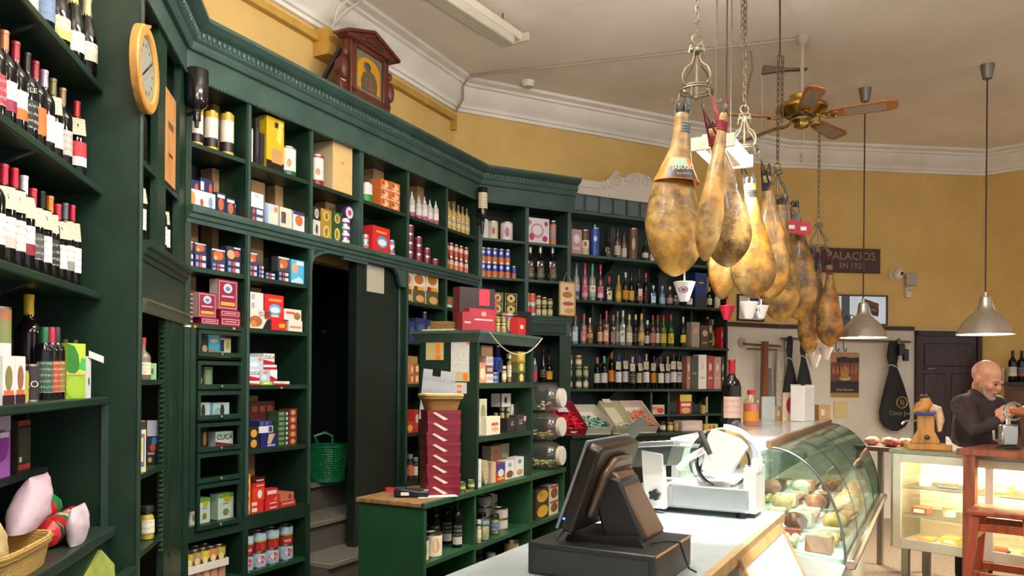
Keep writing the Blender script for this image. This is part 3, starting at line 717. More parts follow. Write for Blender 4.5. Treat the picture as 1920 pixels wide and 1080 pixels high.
def stack(row, x0, x1, pyt, n, cols, art, text_, **kw):
    """n equal flat boxes piled up to the pixel row pyt"""
    d = kw.get('d', row.d); t, z = row.fr.hit((x0 + x1) / 2, pyt, d if d is not None else row.d)
    base = kw.pop('on', None); z0 = base['zt'] if base is not None else row.z; h = (z - z0) / n; p = base
    for i in range(n):
        p = bx(row, x0, x1, pyt, cols[i % len(cols)] if isinstance(cols, (list, tuple)) else cols, art, text_, on=p, h=h - .0005, **kw)
    return p
# ------------------------------------------------------------------ left wall: wine
a1 = Row(FA, AZ[0], 'on highest left wine shelf', 'bottles on the highest wine shelf', .03)
bot(a1, 52, -40, 'bdx', 'w', 'c08a94', 'f0c9c0', 'pale pink labelled bottle'); bot(a1, 80, -40, 'bdx', 'w', '2d3a5c', '6f88a8', 'blue labelled bottle', h=.3)
bot(a1, 107, -30, 'brg', 'w', 'd6c06a', 'ece3b4', 'yellow labelled dark bottle', h=.31, band='d8c866'); bot(a1, 138, -15, 'chp', 'w', 'd9c77a', 'f2f0ea', 'gold foiled sparkling wine bottle', h=.31, d=.05, r=.038)
bot(a1, 163, -15, 'chp', 'w', 'cdb98a', 'efe6d6', 'sparkling wine bottle with red neck band', h=.30, band='d9c8b0', neck='b5402f', d=.03, r=.038)
a2 = Row(FA, AZ[1], 'on second left wine shelf', 'bottles on the second wine shelf', .02)
for px, py, cap, lab, tx, kw in ((-8, 40, '6a2026', 'a7304a', 'dark wine with magenta label', {}), (8, 60, 'c07a55', 'e9e2dc', 'copper capped wine with white and maroon label', dict(band='8e2440')), (29, 77, 'a02a3c', 'f1efe9', 'red capped wine with white and orange label', dict(band='d9702f')),
     (50, 96, '1c1a1a', ('141414', 'e8e4da'), 'black capped wine with black label', {}), (66, 112, '8a2434', 'ee6a26', 'wine with orange label', dict(band='e8742c')), (83, 120, 'b9a3b8', 'f4f2ef', 'lavender capped wine', dict(band='d9d3cf')),
     (99, 133, '6e6844', 'f4f2ef', 'olive capped wine', dict(tagcard=True)), (117, 148, '8a6a50', 'b9b6b0', 'bronze capped wine with grey picture label', {}), (127, 176, '1f2226', 'a9a49c', 'black capped wine with stone grey label', {}),
     (144, 191, 'b22a35', 'd82f3c', 'red capped wine with red and white label', dict(band='f4f2ef', tagcard=True))):
    o = bot(a2, px, py, 'bdx', 'w', cap, lab, tx, h=.30 if px < 120 else None, d=.07 if px != 127 else .155, tt=None if px != 127 else -.045, r=.034 if px > 0 else .028, **kw)
    if px == 50: text('SOLE', o, 0, -.042, .172, .016, mat('e8e4da', .5), .05)
a3t = -.79
a3 = Row(FA, AZ[2], 'on third left wine shelf', 'bottles on the third wine shelf', .02)
for px, py, cap, lab, tx, kw in ((-14, 300, '2a2a2c', 'f2efe8', 'black capped wine with white label', {}), (4, 307, 'c8324a', 'f2efe8', 'red and white capped wine', dict(band='d8c9c4')), (21, 313, 'cf2438', 'ece8df', 'bright red capped wine with tall white label', {}), (34, 324, 'eeece8', 'f0ede6', 'white capped wine', dict(band='8c1f2c')), (47, 346, 'd03248', '4d4e52', 'red capped wine with grey label', {}),
     (60, 349, '1c1b1a', 'f4f2ee', 'black and orange capped wine', dict(neck='d07a30')), (75, 358, 'd9853a', '232325', 'orange capped wine with black label', {}), (91, 374, 'd22c44', 'f6f4f0', 'crimson capped wine with white label', {}), (112, 376, '5d6870', 'f0e9d8', 'grey capped wine with cream label', dict(band='8d8f92')), (132, 384, 'b81f3a', 'f6f4f2', 'dark red capped wine beside the end panel', {})):
    bot(a3, px, py, 'bdx', 'w', cap, lab, tx, tagcard=px > 0, d=.07, r=.033, tt=a3t, **kw); a3t += .0735
a4 = Row(FA, AZ[3], 'on fourth left shelf', 'goods on the fourth left shelf', .0)
o = can(a4, 20, 48, 576, [(0, .62, 'e8e6e0'), (.62, .86, '8a8f5a'), (.86, 1, 'b07a58')], 'large white tin with copper lid', d=.06, name='large_tin')
bx(a4, 5, 28, 668, 'f3f1ec', [('r', 0, 0, 1, .2, '3a2030'), ('e', .5, .55, .3, .26, '8a8450'), ('r', .1, .2, .9, .3, 'e0704a')], 'white carton with plant picture', dep=.06, d=-.025, name='tea_carton'); bx(a4, 29, 48, 668, 'f3f1ec', [('r', 0, 0, 1, .2, '3a2030'), ('e', .5, .55, .3, .26, 'a06a50'), ('r', .1, .2, .9, .3, 'e0704a')], 'white carton with plant picture', dep=.06, d=-.025, name='tea_carton')
bot(a4, 54, 580, 'bdx', '!1a1014', 'eebe1e', None, 'tall dark bottle with yellow cap', d=.13, h=.36, neck=None, cm=0)
can(a4, 54, 13, 695, [(0, 1, 'b8a93a')], 'slim olive patterned can', d=-.02)
o = can(a4, 73, 27, 683, [(0, .94, '3b3236'), (.94, 1, 'c9b46a')], 'dark tin with white lettering', d=-.01); text('LO', o, 0, -.0275, .055, .024, mat('f0ece4', .5), .036)
for px, cap, lb in ((83, '1e6a48', '34584a'), (96, 'b02548', 'b5492e'), (106, '2c2a2c', '8a6a2e')):
    bot(a4, px, 614, 'oil', '!120f12', cap, lb, {83: 'green', 96: 'crimson', 106: 'black'}[px] + ' capped square oil bottle', d=.05, cm=.1, yaw=0)
gb = bxc(a4, 143, 40, 644, '8fb52c', [('r', .0, .45, 1, 1, 'b7d23c'), ('p', [(0, .5), (.35, .42), (.7, .55), (.62, .8), (.4, .95), (0, 1)], '2f7a2c'), ('p', [(.62, .55), (1, .5), (1, .72), (.8, .75)], '3fae55'), ('r', 0, .43, 1, .46, 'd8a878'), ('e', .45, .2, .5, .2, '9cbf3a')], 'bright green oil carton with leafy print', dep=.07, d=.0, name='oil_carton', side='c6dd4a', k=.45)
for x in (-.02, .02): part('spout_cap', M().lathe([(.009, 0), (.009, .014), (.0005, .014)], 10), mat('3a3c38', .5), gb, (x, .03, gb['zt'] - AZ[3]))
wp = bx(a4, 163, 171, 668, 'e8eaee', [('e', .5, .4, .2, .1, '44566a')], 'thin white packet leaning on green carton', dep=.05, d=-.015, name='paper_packet')
part('folded_flap', M().add([(-.01, -.002, .15), (.07, -.03, .13), (.072, -.03, .155), (-.01, -.002, .175)], [(0, 1, 2, 3)]), mat('dcdcd8', .6), wp)
lo = Row(FA, LZ2, 'on dark lower left shelf', 'goods on the lower left shelf', .10)
bx(lo, -14, 20, 775, 'b26ac0', [('r', 0, .72, 1, 1, 'c9b8d4'), ('e', .5, .5, .4, .25, '8a3a9a'), ('r', .4, .62, .9, .7, 'eadcf0')], 'purple carton', name='purple_carton', d=.12)
bx(lo, 33, 58, 788, '2c2a20', [('r', .05, .9, .95, 1, 'a8322c'), ('r', .05, .05, .95, .15, 'a8322c'), ('r', .1, .2, .9, .85, '3a3a28'), ('r', .1, .2, .3, .3, 'cfcac0')], 'dark olive oil tin with red bands', 'tin', name='oil_tin', d=.12)
# basket, paper bags and netted fruit on the counter ledge
STRAW = mat('c9a45a', .8, 0, 'straw'); WICK = mat('b98545', .7, 0, 'straw', None, 110)
def blob_bag(name, loc, rz, w, h, dep, mt, seed, lean=0, flat=.25):
    """crumpled paper or cellophane bag: pillow shaped, creased, with a flat crimped top edge"""
    r_ = random.Random(seed); m = M(); n, k = 20, 12; vs = []; ph = [r_.uniform(0, 6) for _ in range(4)]
    for j in range(k + 1):
        f = j / k; th = (math.sin(math.pi * (.12 + .88 * f)) ** .6) if f < .98 else .04; ww = 1 - .10 * math.sin(f * 5 + ph[0]) - .12 * (1 - f) ** 3
        for i in range(n):
            a = 2*math.pi*i/n; c = abs(math.cos(a)) ** .6 * (1 if math.cos(a) > 0 else -1); q = 1 + .10*math.sin(3*a + 7*f + ph[1])*math.sin(f*9 + ph[2]) + r_.uniform(-.05, .05)
            vs.append((w/2*c*ww*(.97 + .03*q) + lean*f*h, dep/2*math.sin(a)*th*q, f*h + .02*h*math.sin(4*a + ph[3])*f))
    m.add(vs, [(j*n+i, j*n+(i+1) % n, (j+1)*n+(i+1) % n, (j+1)*n+i) for j in range(k) for i in range(n)] + [tuple(range(n))[::-1], tuple(range(k*n, k*n+n))])
    return part(name, m, mt, None, loc, rz)
def basket(name, loc, rz, w, dep, h, flare=1.25, rim=True, mt=None, yl=None):
    o = root(name, loc, rz); m = M(); n = 28; vs = []
    prof = [(.80, .0), (.84, .02), (.92, .5), (1, 1)]
    for s, f in prof:
        for i in range(n):
            a = 2*math.pi*i/n; k = 1/(abs(math.cos(a))**4 + abs(math.sin(a))**4)**.25
            q = (1/flare + (1 - 1/flare)*f); vs.append((w/2*q*k*.92*math.cos(a), dep/2*q*k*.92*math.sin(a), f*h))
    for s, f in ((.95, 1), (.8, .06)):
        for i in range(n):
            a = 2*math.pi*i/n; k = 1/(abs(math.cos(a))**4 + abs(math.sin(a))**4)**.25
            q = (1/flare + (1 - 1/flare)*f)*.94; vs.append((w/2*q*k*.92*math.cos(a), dep/2*q*k*.92*math.sin(a), f*h))
    L = len(vs)//n
    m.add(vs, [(j*n+i, j*n+(i+1) % n, (j+1)*n+(i+1) % n, (j+1)*n+i) for j in range(L-1) for i in range(n)] + [tuple(range((L-1)*n, L*n)), tuple(range(n))[::-1]])
    part('basket_body', m, mt or WICK, o)
    P = [(w/2*math.cos(2*math.pi*i/n)/(abs(math.cos(2*math.pi*i/n))**4+abs(math.sin(2*math.pi*i/n))**4)**.25*.92, dep/2*math.sin(2*math.pi*i/n)/(abs(math.cos(2*math.pi*i/n))**4+abs(math.sin(2*math.pi*i/n))**4)**.25*.92, h) for i in range(n)]
    m = M(); m.tube(P, .009, 6, closed=True); m.tube([(x*.985, y*.985, z-.012) for x, y, z in P], .007, 6, closed=True)
    part('woven_rim', m, mt or STRAW, o); return o
FAL = lambda px, py, z: (lambda p: p)(atz(px, py, z))
bk = basket('wicker_basket', FA.pt(-.80, .05, LZ), FA.rz, .50, .21, .085, 1.15, mt=STRAW)
tag(bk, 'flat oval wicker basket on the left ledge', 'basket')
PINK = mat('d3b9c6', .5, 0, 'cloth', None, 9); CELLO = mat('d8c08a', .3, 0, 'cloth', None, 22)
b_ = blob_bag('paper_bag', FA.pt(-.70, .235, LZ + .001), FA.rz, .19, .24, .09, PINK, 3, -.2); tag(b_, 'crumpled pink paper bag behind the wicker basket at left edge', 'bag')
b_ = blob_bag('paper_bag', FA.pt(-.60, .05, LZ + .096), FA.rz, .18, .16, .10, PINK, 5, .75); tag(b_, 'large pink paper bag lying across the wicker basket', 'bag')
b_ = blob_bag('paper_bag', FA.pt(-.36, -.03, LZ + .002), FA.rz, .14, .13, .055, mat('dccad4', .5, 0, 'cloth', None, 12), 8, .1); tag(b_, 'small pink paper bag before the basket rim', 'bag')
b_ = blob_bag('sweet_bag', FA.pt(-.88, .045, LZ + .012), FA.rz, .16, .20, .10, CELLO, 11, -.2); tag(b_, 'cellophane bag of golden sweets at the left picture edge', 'bag')
nt_ = root('netted_garland', FA.pt(-.26, .105, LZ + .057), FA.rz)
for j, (z0, y0) in enumerate(((-.008, -.06), (.045, .03))):
    m = M(); rr = random.Random(j); n = 13
    P = [(-.20 + .36*i/(n-1), y0, z0 + rr.uniform(-.006, .006)) for i in range(n)]
    m.tube(P, [.012 if i in (0, n-1) else .045 + rr.uniform(-.008, .008) for i in range(n)], 10)
    for q in range(len(m.f)): m.m[q] = (q // 10 + j) % 3
    part('candy_strand', m, [mat('c3222e', .3), mat('1f7a3e', .3), mat('d9c9b0', .35)], nt_)
    for sx in (-.20, .16): part('foil_twist', M().ball((sx, y0, z0 + .005), .024, .02, .02, 8, 5), mat('2f8a4a', .3), nt_)
tag(nt_, 'red and green wrapped festive sausages lying behind pink bags', 'sausages')
b_ = part('flat_packet', M().add([(-.20, .0, .0), (.12, .0, .0), (.16, .02, .13), (.10, .05, .20), (-.18, .05, .10), (-.20, .03, .01), (.12, .03, .01), (.15, .05, .13), (.09, .08, .20), (-.18, .08, .10)], [(0, 1, 2, 3, 4), (9, 8, 7, 6, 5), (0, 5, 6, 1), (1, 6, 7, 2), (2, 7, 8, 3), (3, 8, 9, 4), (4, 9, 5, 0)]), mat('a8b45a', .35, 0, 'cloth', None, 14), None, FA.pt(-.22, -.09, LZ - .27), FA.rz)
tag(b_, 'green and yellow flat packet in the low left bin', 'packet')
b_ = part('flat_packet', M().add([(-.18, -.0, .0), (.16, -.0, .0), (.20, .03, .26), (.15, .04, .22), (-.16, .03, .09), (-.18, .02, .01), (.16, .02, .01), (.19, .045, .26), (.14, .055, .21), (-.16, .045, .09)], [(0, 1, 2, 3, 4), (9, 8, 7, 6, 5), (0, 5, 6, 1), (1, 6, 7, 2), (2, 7, 8, 3), (3, 8, 9, 4), (4, 9, 5, 0)]), mat('e3c9bb', .4, 0, 'cloth', None, 14), None, FA.pt(-.16, -.095, LZ - .27), FA.rz)
b_.location = FA.pt(-.16, -.01, LZ - .27)
tag(b_, 'pale pink flat packet standing in the low left bin', 'packet')
# ------------------------------------------------------------------ corner cabinet
n1 = Row(FN, 2.425, 'in upper corner cabinet', 'bottles in the upper corner cabinet', .002)
bot(n1, 270, 190, 'bdx', 'w', '8a2030', 'd8d2c8', 'dark bottle with white label', h=.27, tt=.085, d=.042, r=.033); bot(n1, 284, 215, 'bdx', 'w', 'd6d4d0', None, 'dark bottle with silver cap', h=.28, tt=.16, d=.046, r=.033)
n0 = Row(FN, 2.74, 'in top of corner cabinet', 'goods in the top of the corner cabinet', .05)
bx(n0, 264, 273, 40, '9a2038', None, 'dark red box', dep=.08)
wb = bx(n0, 312, 331, 105, 'c08a4e', [('r', .3, .3, .7, .34, '6a4526'), ('r', .25, .6, .75, .68, '6a4526')], 'branded wooden wine box', dep=.2, d=-.002, name='wooden_box', mats=mat('c48e52', .6, 0, 'wood', 'a36f3a'), zb=2.425 + .0, h=.42)
wb.location.z = 2.425
n2 = Row(FN, 2.094, 'in lower part of corner cabinet', 'wine in the corner cabinet', .002)
bot(n2, 273, 338, 'bdx', 'w', 'd0b070', 'f2efe8', 'beige capped wine with white label', tagcard=True, tt=.16, d=.045, r=.033, h=.29); bot(n2, 266, 350, 'bdx', 'w', '20262c', 'e9e4d8', 'black capped wine with cream label', h=.28, tt=.085, d=.042, r=.033)
bot(n2, 316, 382, 'bdx', 'w', 'b03038', 'eceae4', 'red capped wine between the posts', h=.28, tt=.52, d=.042, r=.033); bot(n2, 327, 392, 'bdx', 'w', '30302e', 'f2f0ea', 'black capped wine between the posts', tagcard=True, h=.28, tt=.60, d=.045, r=.033)
n3 = Row(FN, NZ[0], 'on small corner shelf', 'goods on the small corner shelf', .05)
bot(n3, 268, 648, 'spi', 'c9b79a', 'b02a2a', 'e8ddc4', 'small clear bottle with red cap', h=.18, d=.05); bxc(n3, 286, 14, 681, '8fc48a', [('e', .5, .5, .18, .2, '4a6a3a')], 'small pale green box', .03, .04)
n4 = Row(FN, NZ[1], 'on middle corner shelf', 'goods on the middle corner shelf', .03)
bxc(n4, 266, 15, 790, 'efe29a', [('r', .15, .1, .85, .75, '6a6aa8'), ('r', .3, .2, .7, .68, 'efe29a'), ('r', 0, .84, 1, 1, '2a2226')], 'tall pale yellow box with purple pattern', .05, .03)
bxc(n4, 290, 26, 788, '1c1a20', [('r', 0, .64, 1, 1, 'cfd3e4'), ('e', .5, .53, .2, .09, '3a8ad0'), ('e', .4, .38, .2, .09, 'd84a3a'), ('r', .05, .22, .5, .27, 'd8a0b0'), ('e', .2, .1, .14, .06, 'c9a24a')], 'black card with blue and red dots', .01, .05)
n5 = Row(FN, NZ[2], 'on low corner shelf', 'jars on the low corner shelf', .02)
j1 = jar(n5, 290, 27, 948, 'e8c83a', '30343a', 'f4efd8', 'yellow sauce jar with white label'); j2 = jar(n5, 262, 20, 950, 'e6cf58', '2c3036', 'f6f2e0', 'pale sauce jar'); jar(n5, 262, 18, 897, 'e8c83a', '2c3036', 'f4efd8', 'yellow sauce jar on another jar', on=j2)
# ------------------------------------------------------------------ long cabinet, first bay
BN = ['of corner bay', 'of second bay', 'above doorway left side', 'above doorway right side', 'right of doorway', 'left of the bend']
SH = ['top shelf', 'second shelf', 'third shelf', 'fourth shelf', 'fifth shelf', 'sixth shelf', 'seventh shelf', 'lowest shelf']
BL_ = [(PT[i] + .0215, PT[i+1] - .0215) for i in range(6)]
def rw(b, r, d=.03): return Row(FB, BZ[r], 'on %s %s' % (SH[r], BN[b]), 'goods on the %s %s' % (SH[r], BN[b]), d, BL_[b])
q = rw(0, 0)
bot(q, 355, 197, 'bdx', '!e6dccb', 'b08a52', 'efe8da', 'cream bottle with gold cap', d=.13, h=.24, cm=.6, r=.026)
for x, py in ((377, 202), (405, 208), (435, 212)):
    can(q, x, 25, py, [(0, .1, 'c9a83a'), (.1, .32, '241c18'), (.32, .82, 'efe8da'), (.82, 1, 'c9a83a')], 'black and gold tin with cream label', name='coffee_tin', metal=GOLD)
q = rw(0, 1)
for k, (x0, x1) in enumerate(((349, 375), (376, 401))): stack(q, x0, x1, 336, 2, ['1f2a5a'], [('r', .0, .3, .25, .8, 'e8e2d8'), ('e', .75, .5, .12, .3, 'c84a3a')], 'small navy seafood tin box', d=.08)
bx(q, 350, 404, 358, 'f1ede4', [('e', .15, .5, .12, .38, 'd99a4a'), ('e', .5, .4, .06, .2, 'd0402c'), ('e', .82, .5, .08, .3, '7aa0c0'), ('r', 0, 0, 1, .22, '26305e')], 'white preserve pack with shellfish print', dep=.04, d=.03)
for k, (x0, x1, py) in enumerate(((406, 423, 362), (424, 441, 372), (441, 457, 384))):
    bx(q, x0, x1, py, '232c52', [('e', .5, .5, .3, .28, 'c8643a'), ('r', .1, .78, .9, .92, 'dfe4ee'), ('r', 0, 0, 1, .1, '8fb0c8')], 'navy box with orange shell picture', dep=.05, d=.05 + .01*k)
def cardb(b, r, x0, x1, py):
    rr = Row(FB, BZ[r], 'at back of %s %s' % (SH[r], BN[b]), 'brown cartons behind the goods', .2, BL_[b])
    bx(rr, x0, x1, py, 'b08a5c', None, 'plain brown carton', dep=.09, name='brown_carton', mats=CARDB)
cardb(0, 1, 398, 432, 320); cardb(0, 2, 398, 455, 425); cardb(0, 2, 352, 372, 410); cardb(1, 1, 516, 566, 350); cardb(1, 1, 470, 497, 340); cardb(1, 2, 470, 494, 430); cardb(2, 1, 610, 655, 385); cardb(0, 0, 400, 450, 160); cardb(1, 0, 530, 575, 210); cardb(3, 0, 700, 750, 290); cardb(4, 0, 782, 822, 335); cardb(5, 0, 860, 888, 370); cardb(0, 3, 350, 368, 515); cardb(1, 3, 470, 490, 540); cardb(1, 5, 466, 484, 742)
NAVY = [('e', .5, .55, .36, .34, 'c4633a'), ('r', .05, .86, .95, .97, 'd8dce8'), ('e', .3, .35, .14, .16, 'e0b070')]
NAV2 = [('e', .5, .5, .12, .35, 'c8503c'), ('r', .62, .2, .9, .8, 'dfe0e8'), ('r', .1, .2, .3, .8, '8fa0c8')]
q = rw(0, 2)
p = stack(q, 345, 363, 473, 2, '1e2a58', NAV2, 'flat navy conserve box'); bx(q, 345, 363, 451, '2a2e50', NAVY, 'navy box with octopus picture', on=p, dep=.05)
p = stack(q, 365, 388, 476, 2, '1e2a58', NAV2, 'flat navy conserve box'); bx(q, 364, 387, 456, '2a2e50', NAVY, 'navy box with orange shell picture', on=p, dep=.05)
p = stack(q, 396, 423, 493, 2, '1e2a58', NAV2, 'flat navy conserve box'); bx(q, 396, 423, 467, '3a3a50', NAVY, 'navy box with mussel picture', on=p, dep=.05)
p = stack(q, 425, 452, 488, 2, '1e2a58', NAV2, 'flat navy conserve box'); bx(q, 425, 452, 463, '2a2e50', [('e', .3, .4, .28, .34, 'e0a868'), ('e', .7, .5, .2, .24, 'c8503c'), ('r', .5, .86, .95, .97, 'd8dce8')], 'tall navy box with prawn picture', on=p, dep=.05)
MAR = [('r', .06, .05, .94, .95, 'd9a8a0'), ('r', .09, .08, .91, .92, '8a1c3c'), ('e', .5, .72, .22, .16, 'd4dcea'), ('e', .5, .7, .12, .08, '6a86b8'), ('r', .2, .42, .8, .47, 'e8c8c8'), ('r', .15, .14, .85, .26, 'd8a838')]
FLATM = [('r', .06, .2, .94, .8, 'd8a0a8'), ('r', .1, .3, .9, .7, '8a1c3c'), ('r', .2, .45, .8, .55, 'e0b8b8')]
q = rw(0, 3)
stack(q, 344, 362, 545, 7, ['4a1a28', '6a2434'], [('r', 0, .3, 1, .6, 'c9a8a0')], 'thin dark red box in striped pile')
p = bx(q, 377, 411, 596, '8a1c3c', FLATM, 'flat burgundy box under the medium one'); bx(q, 371, 406, 549, '8a1c3c', MAR, 'medium burgundy almond sweet box', on=p, dep=.05, side='c9b8b4')
p = bx(q, 414, 452, 595, '8a1c3c', FLATM, 'flat burgundy box'); p = bx(q, 413, 451, 582, '8a1c3c', FLATM, 'flat burgundy box', on=p); bx(q, 408, 446, 525, '8a1c3c', MAR, 'large burgundy almond sweet box', on=p, dep=.06, side='c9b8b4')
def dw(i): return Row(FB, DRAW[i][0] - .002 if False else DRAW[i][0], 'behind %s drawer glass of corner bay' % ['first', 'second', 'third', 'fourth', 'fifth', 'lowest'][i], 'goods in the glazed drawers', .04, (.08, .38))
q = dw(0)
bx(q, 364, 378, 631, '2a241e', [('r', .2, .1, .4, .9, 'c9a050')], 'black and gold packet', dep=.05); bx(q, 378, 390, 632, '3a2a22', [('e', .5, .4, .4, .2, 'd8a888')], 'dark packet with pink picture', dep=.05); bx(q, 391, 412, 628, '5ab0dc', [('e', .5, .75, .35, .14, 'e8c8b8'), ('p', [(0, 0), (1, 0), (1, .2), (0, .35)], 'd8703a')], 'sky blue packet', dep=.05); bx(q, 413, 433, 634, 'e8dcc0', [('r', 0, .3, .35, .9, '2a3a6a'), ('e', .7, .6, .2, .2, 'f0a030')], 'cream packet', dep=.05)
q = dw(1)
bx(q, 363, 380, 686, '3a2418', [('e', .5, .35, .45, .25, 'e0b080')], 'brown nut packet', dep=.05); bx(q, 383, 399, 688, '7a8a68', [('r', .2, .1, .8, .85, 'a8b48a')], 'grey green packet', dep=.05)
q = dw(2)
for x0, x1 in ((361, 394), (396, 430)): bx(q, x0, x1, 755, 'e9eef4', [('r', 0, 0, .1, 1, '6ab8e0'), ('e', .35, .4, .2, .3, 'b8c8d8'), ('e', .6, .5, .12, .4, '5a4038')], 'white and blue cream box', dep=.06)
q = dw(3)
bx(q, 360, 376, 802, 'efe6d8', [('e', .6, .4, .25, .38, 'd82a30'), ('e', .3, .8, .2, .12, '3a3030')], 'white packet with red bottle print', dep=.04); bx(q, 377, 391, 800, '2a201c', [('e', .5, .5, .25, .3, 'b07850')], 'dark brown packet', dep=.04)
CU = [('p', [(0, 0), (1, 0), (1, .25), (0, .45)], 'b81f3c'), ('t', .5, .68, .36, 'CUCA', '1c1a1c')]
bx(q, 404, 437, 809, 'f2f0ec', CU, 'white and red tuna box', dep=.06)
q = dw(5)
for x0, x1 in ((355, 371), (373, 394), (409, 438)): bx(q, x0, x1, 934 if x0 < 400 else 925, 'f2f2ea', [('r', 0, .86, 1, 1, '8cc43a'), ('e', .6, .8, .25, .1, 'f0c030'), ('e', .5, .38, .2, .12, 'a8905a'), ('r', .3, .64, .7, .68, '8a9aa0')], 'white and green spice box', dep=.06)
q = Row(FB, BZ[7], 'on lowest shelf of corner bay', 'cans on the lowest shelf of the corner bay', .02, BL_[0])
cols = [('c9b23a', '8a7a3a'), ('b0a068', '6a6040'), ('d9c83a', '3a3a20'), ('d98a5a', '6a4030'), ('b8b840', '4a4a20')]
for k, x in enumerate((360, 375, 390, 405, 420)):
    p = can(q, x, 18, 1062, [(0, 1, ['d8a088', 'c89078', 'd8a890', 'd89a80', 'c9907a'][k])], 'pink labelled drinks can under the tray', H=.085)
    can(q, x, 19, 1012, [(0, .12, cols[k][0]), (.12, .5, cols[k][1]), (.5, 1, cols[k][0])], 'yellow labelled drinks can above the tray', on=p, logo=(.45, .5, .2, 'e8d89a'), H=.10)
for k, x in enumerate((361, 378, 395, 412)):
    p = can(q, x, 18, 1062, [(0, 1, 'd8a088')], 'back row pink drinks can', H=.085, back=.075); can(q, x, 19, 1010, [(0, 1, cols[k][0])], 'back row yellow drinks can', on=p, H=.10, back=.075)
t0, _ = FB.hit(331, 1050, .012); t1, _ = FB.hit(428, 1050, .012); t0 = max(t0, .045)
tr = part('cardboard_tray', M().box(t0, min(t1, .40), .008, .012, .525, .565).box(min(t1, .40)-.004, min(t1, .40), .012, .2, .525, .565), mat('ece6da', .6), None, FB.pt(0, 0, 0), FB.rz)
tag(tr, 'white cardboard tray edge holding drinks cans at bottom of corner bay', 'tray', None, FB.pt(.2, 0, .5))
# ------------------------------------------------------------------ second bay
q = rw(1, 0)
bx(q, 479, 487, 222, '1c1c1e', [('r', .2, .2, .8, .8, '3a3a3c')], 'tall black box', dep=.06); bx(q, 488, 496, 250, '2a2624', None, 'short black box', dep=.06); can(q, 473, 10, 240, [(0, 1, 'e4e4e0')], 'slim white bottle tin')
bx(q, 500, 533, 222, 'd9b62a', [('r', 0, 0, 1, .18, '2a1c18'), ('r', .3, .15, .9, .42, 'c89a6a'), ('r', .45, .82, .95, .92, '3a3020'), ('p', [(.55, .6), (.8, .5), (.95, .95), (.7, .98)], 'f0d870')], 'shiny gold foil coffee pack', dep=.07, rough=.22, name='coffee_pack')
can(q, 551, 33, 276, [(0, .2, '1e5a3a'), (.2, .94, 'eceae0'), (.94, 1, '2a4a34')], 'white and green biscuit tin', name='biscuit_tin', logo=(.45, .28, .14, 'b0805a'))
q = rw(1, 1)
p = stack(q, 468, 494, 389, 2, '3a3f6a', [('e', .3, .5, .1, .3, 'd8503c'), ('r', .5, .2, .95, .8, 'e8e8ee')], 'flat blue and white conserve box'); bx(q, 469, 494, 362, 'eff0f2', [('e', .5, .8, .2, .12, 'c8c8d8')], 'plain white conserve box', on=p, dep=.06)
bx(q, 498, 522, 383, 'c9d4e0', [('r', 0, 0, .2, 1, '8fb0d0'), ('e', .8, .8, .15, .12, 'e08a3a'), ('r', .3, .2, .9, .6, 'e8e0cc')], 'pale blue conserve box', dep=.06); bx(q, 525, 547, 390, 'e6dcc0', [('r', .1, .3, .5, .8, '4a5060'), ('e', .3, .6, .1, .12, 'e08a3a')], 'cream conserve box', dep=.06); bx(q, 550, 574, 398, 'f0f0f2', [('e', .5, .6, .35, .25, 'c8703a'), ('r', 0, .85, 1, 1, '3a3a6a')], 'white conserve box with clam picture', dep=.06)
q = rw(1, 2)
p = stack(q, 467, 483, 496, 2, '22305e', NAV2, 'flat navy box under a tall one'); bx(q, 467, 483, 474, '3a3c5c', NAVY, 'navy box with orange shell', on=p, dep=.05)
stack(q, 485, 495, 497, 3, '25386a', NAV2, 'short flat navy box'); stack(q, 497, 517, 511, 2, '1c2540', NAV2, 'flat midnight blue box')
p = stack(q, 521, 543, 509, 2, '1c2746', NAV2, 'flat dark blue box beside the cyan one'); bx(q, 521, 543, 482, '45464e', NAVY, 'dark box with cockle picture', on=p, dep=.05)
bx(q, 546, 571, 488, '4fb8e4', [('e', .3, .65, .25, .22, 'e8a888'), ('r', .4, .8, .95, .95, 'e8f4fa'), ('p', [(0, .1), (.6, .3), (.9, .2), (.9, .05), (0, 0)], 'bfe4f4')], 'cyan conserve box', dep=.06)
q = rw(1, 3)
p = bx(q, 467, 508, 582, 'e9e2d4', [('e', .3, .4, .3, .3, 'b06a34'), ('e', .2, .25, .14, .18, 'd08a4a'), ('p', [(.6, 0), (1, 0), (1, .6), (.8, .5)], '241c1c'), ('t', .72, .8, .24, 'CUCA', '2a2426')], 'white and black mussel box with brown shells', dep=.06)
stack(q, 467, 494, 548, 2, 'e8e6e2', [('r', .15, .2, .4, .8, 'b8b8b8')], 'plain white box on mussel box', on=p, dep=.06)
p = bx(q, 509, 537, 601, 'd8262c', [('r', .5, .3, .9, .7, 'f0b030')], 'flat red and yellow box'); bx(q, 496, 532, 553, 'd8262c', [('e', .55, .42, .32, .22, '5ab0d8'), ('e', .55, .4, .24, .12, 'e8f0f4'), ('r', .2, .74, .9, .84, 'f0a030'), ('r', .25, .12, .75, .2, 'f0d0c0')], 'bright red tuna box with blue oval', dep=.08, on=p)
p = bx(q, 541, 567, 601, 'ece6da', [('r', .1, .3, .9, .5, 'd89a7a')], 'flat white box'); bx(q, 533, 565, 580, 'ece6da', [('e', .75, .4, .2, .35, 'a8703a'), ('r', .1, .55, .6, .75, 'd8503c')], 'white biscuit box', on=p, dep=.05)
q = rw(1, 4)
p1 = bx(q, 465, 487, 714, 'f2f0ec', CU[:1], 'small white and red tuna box, lowest'); p2 = bx(q, 489, 510, 715, 'b8cc3a', [('e', .5, .5, .3, .3, 'e8f0c0')], 'lime green flat box'); p3 = bx(q, 513, 543, 715, 'f2f0ec', CU, 'flat white and red tuna box')
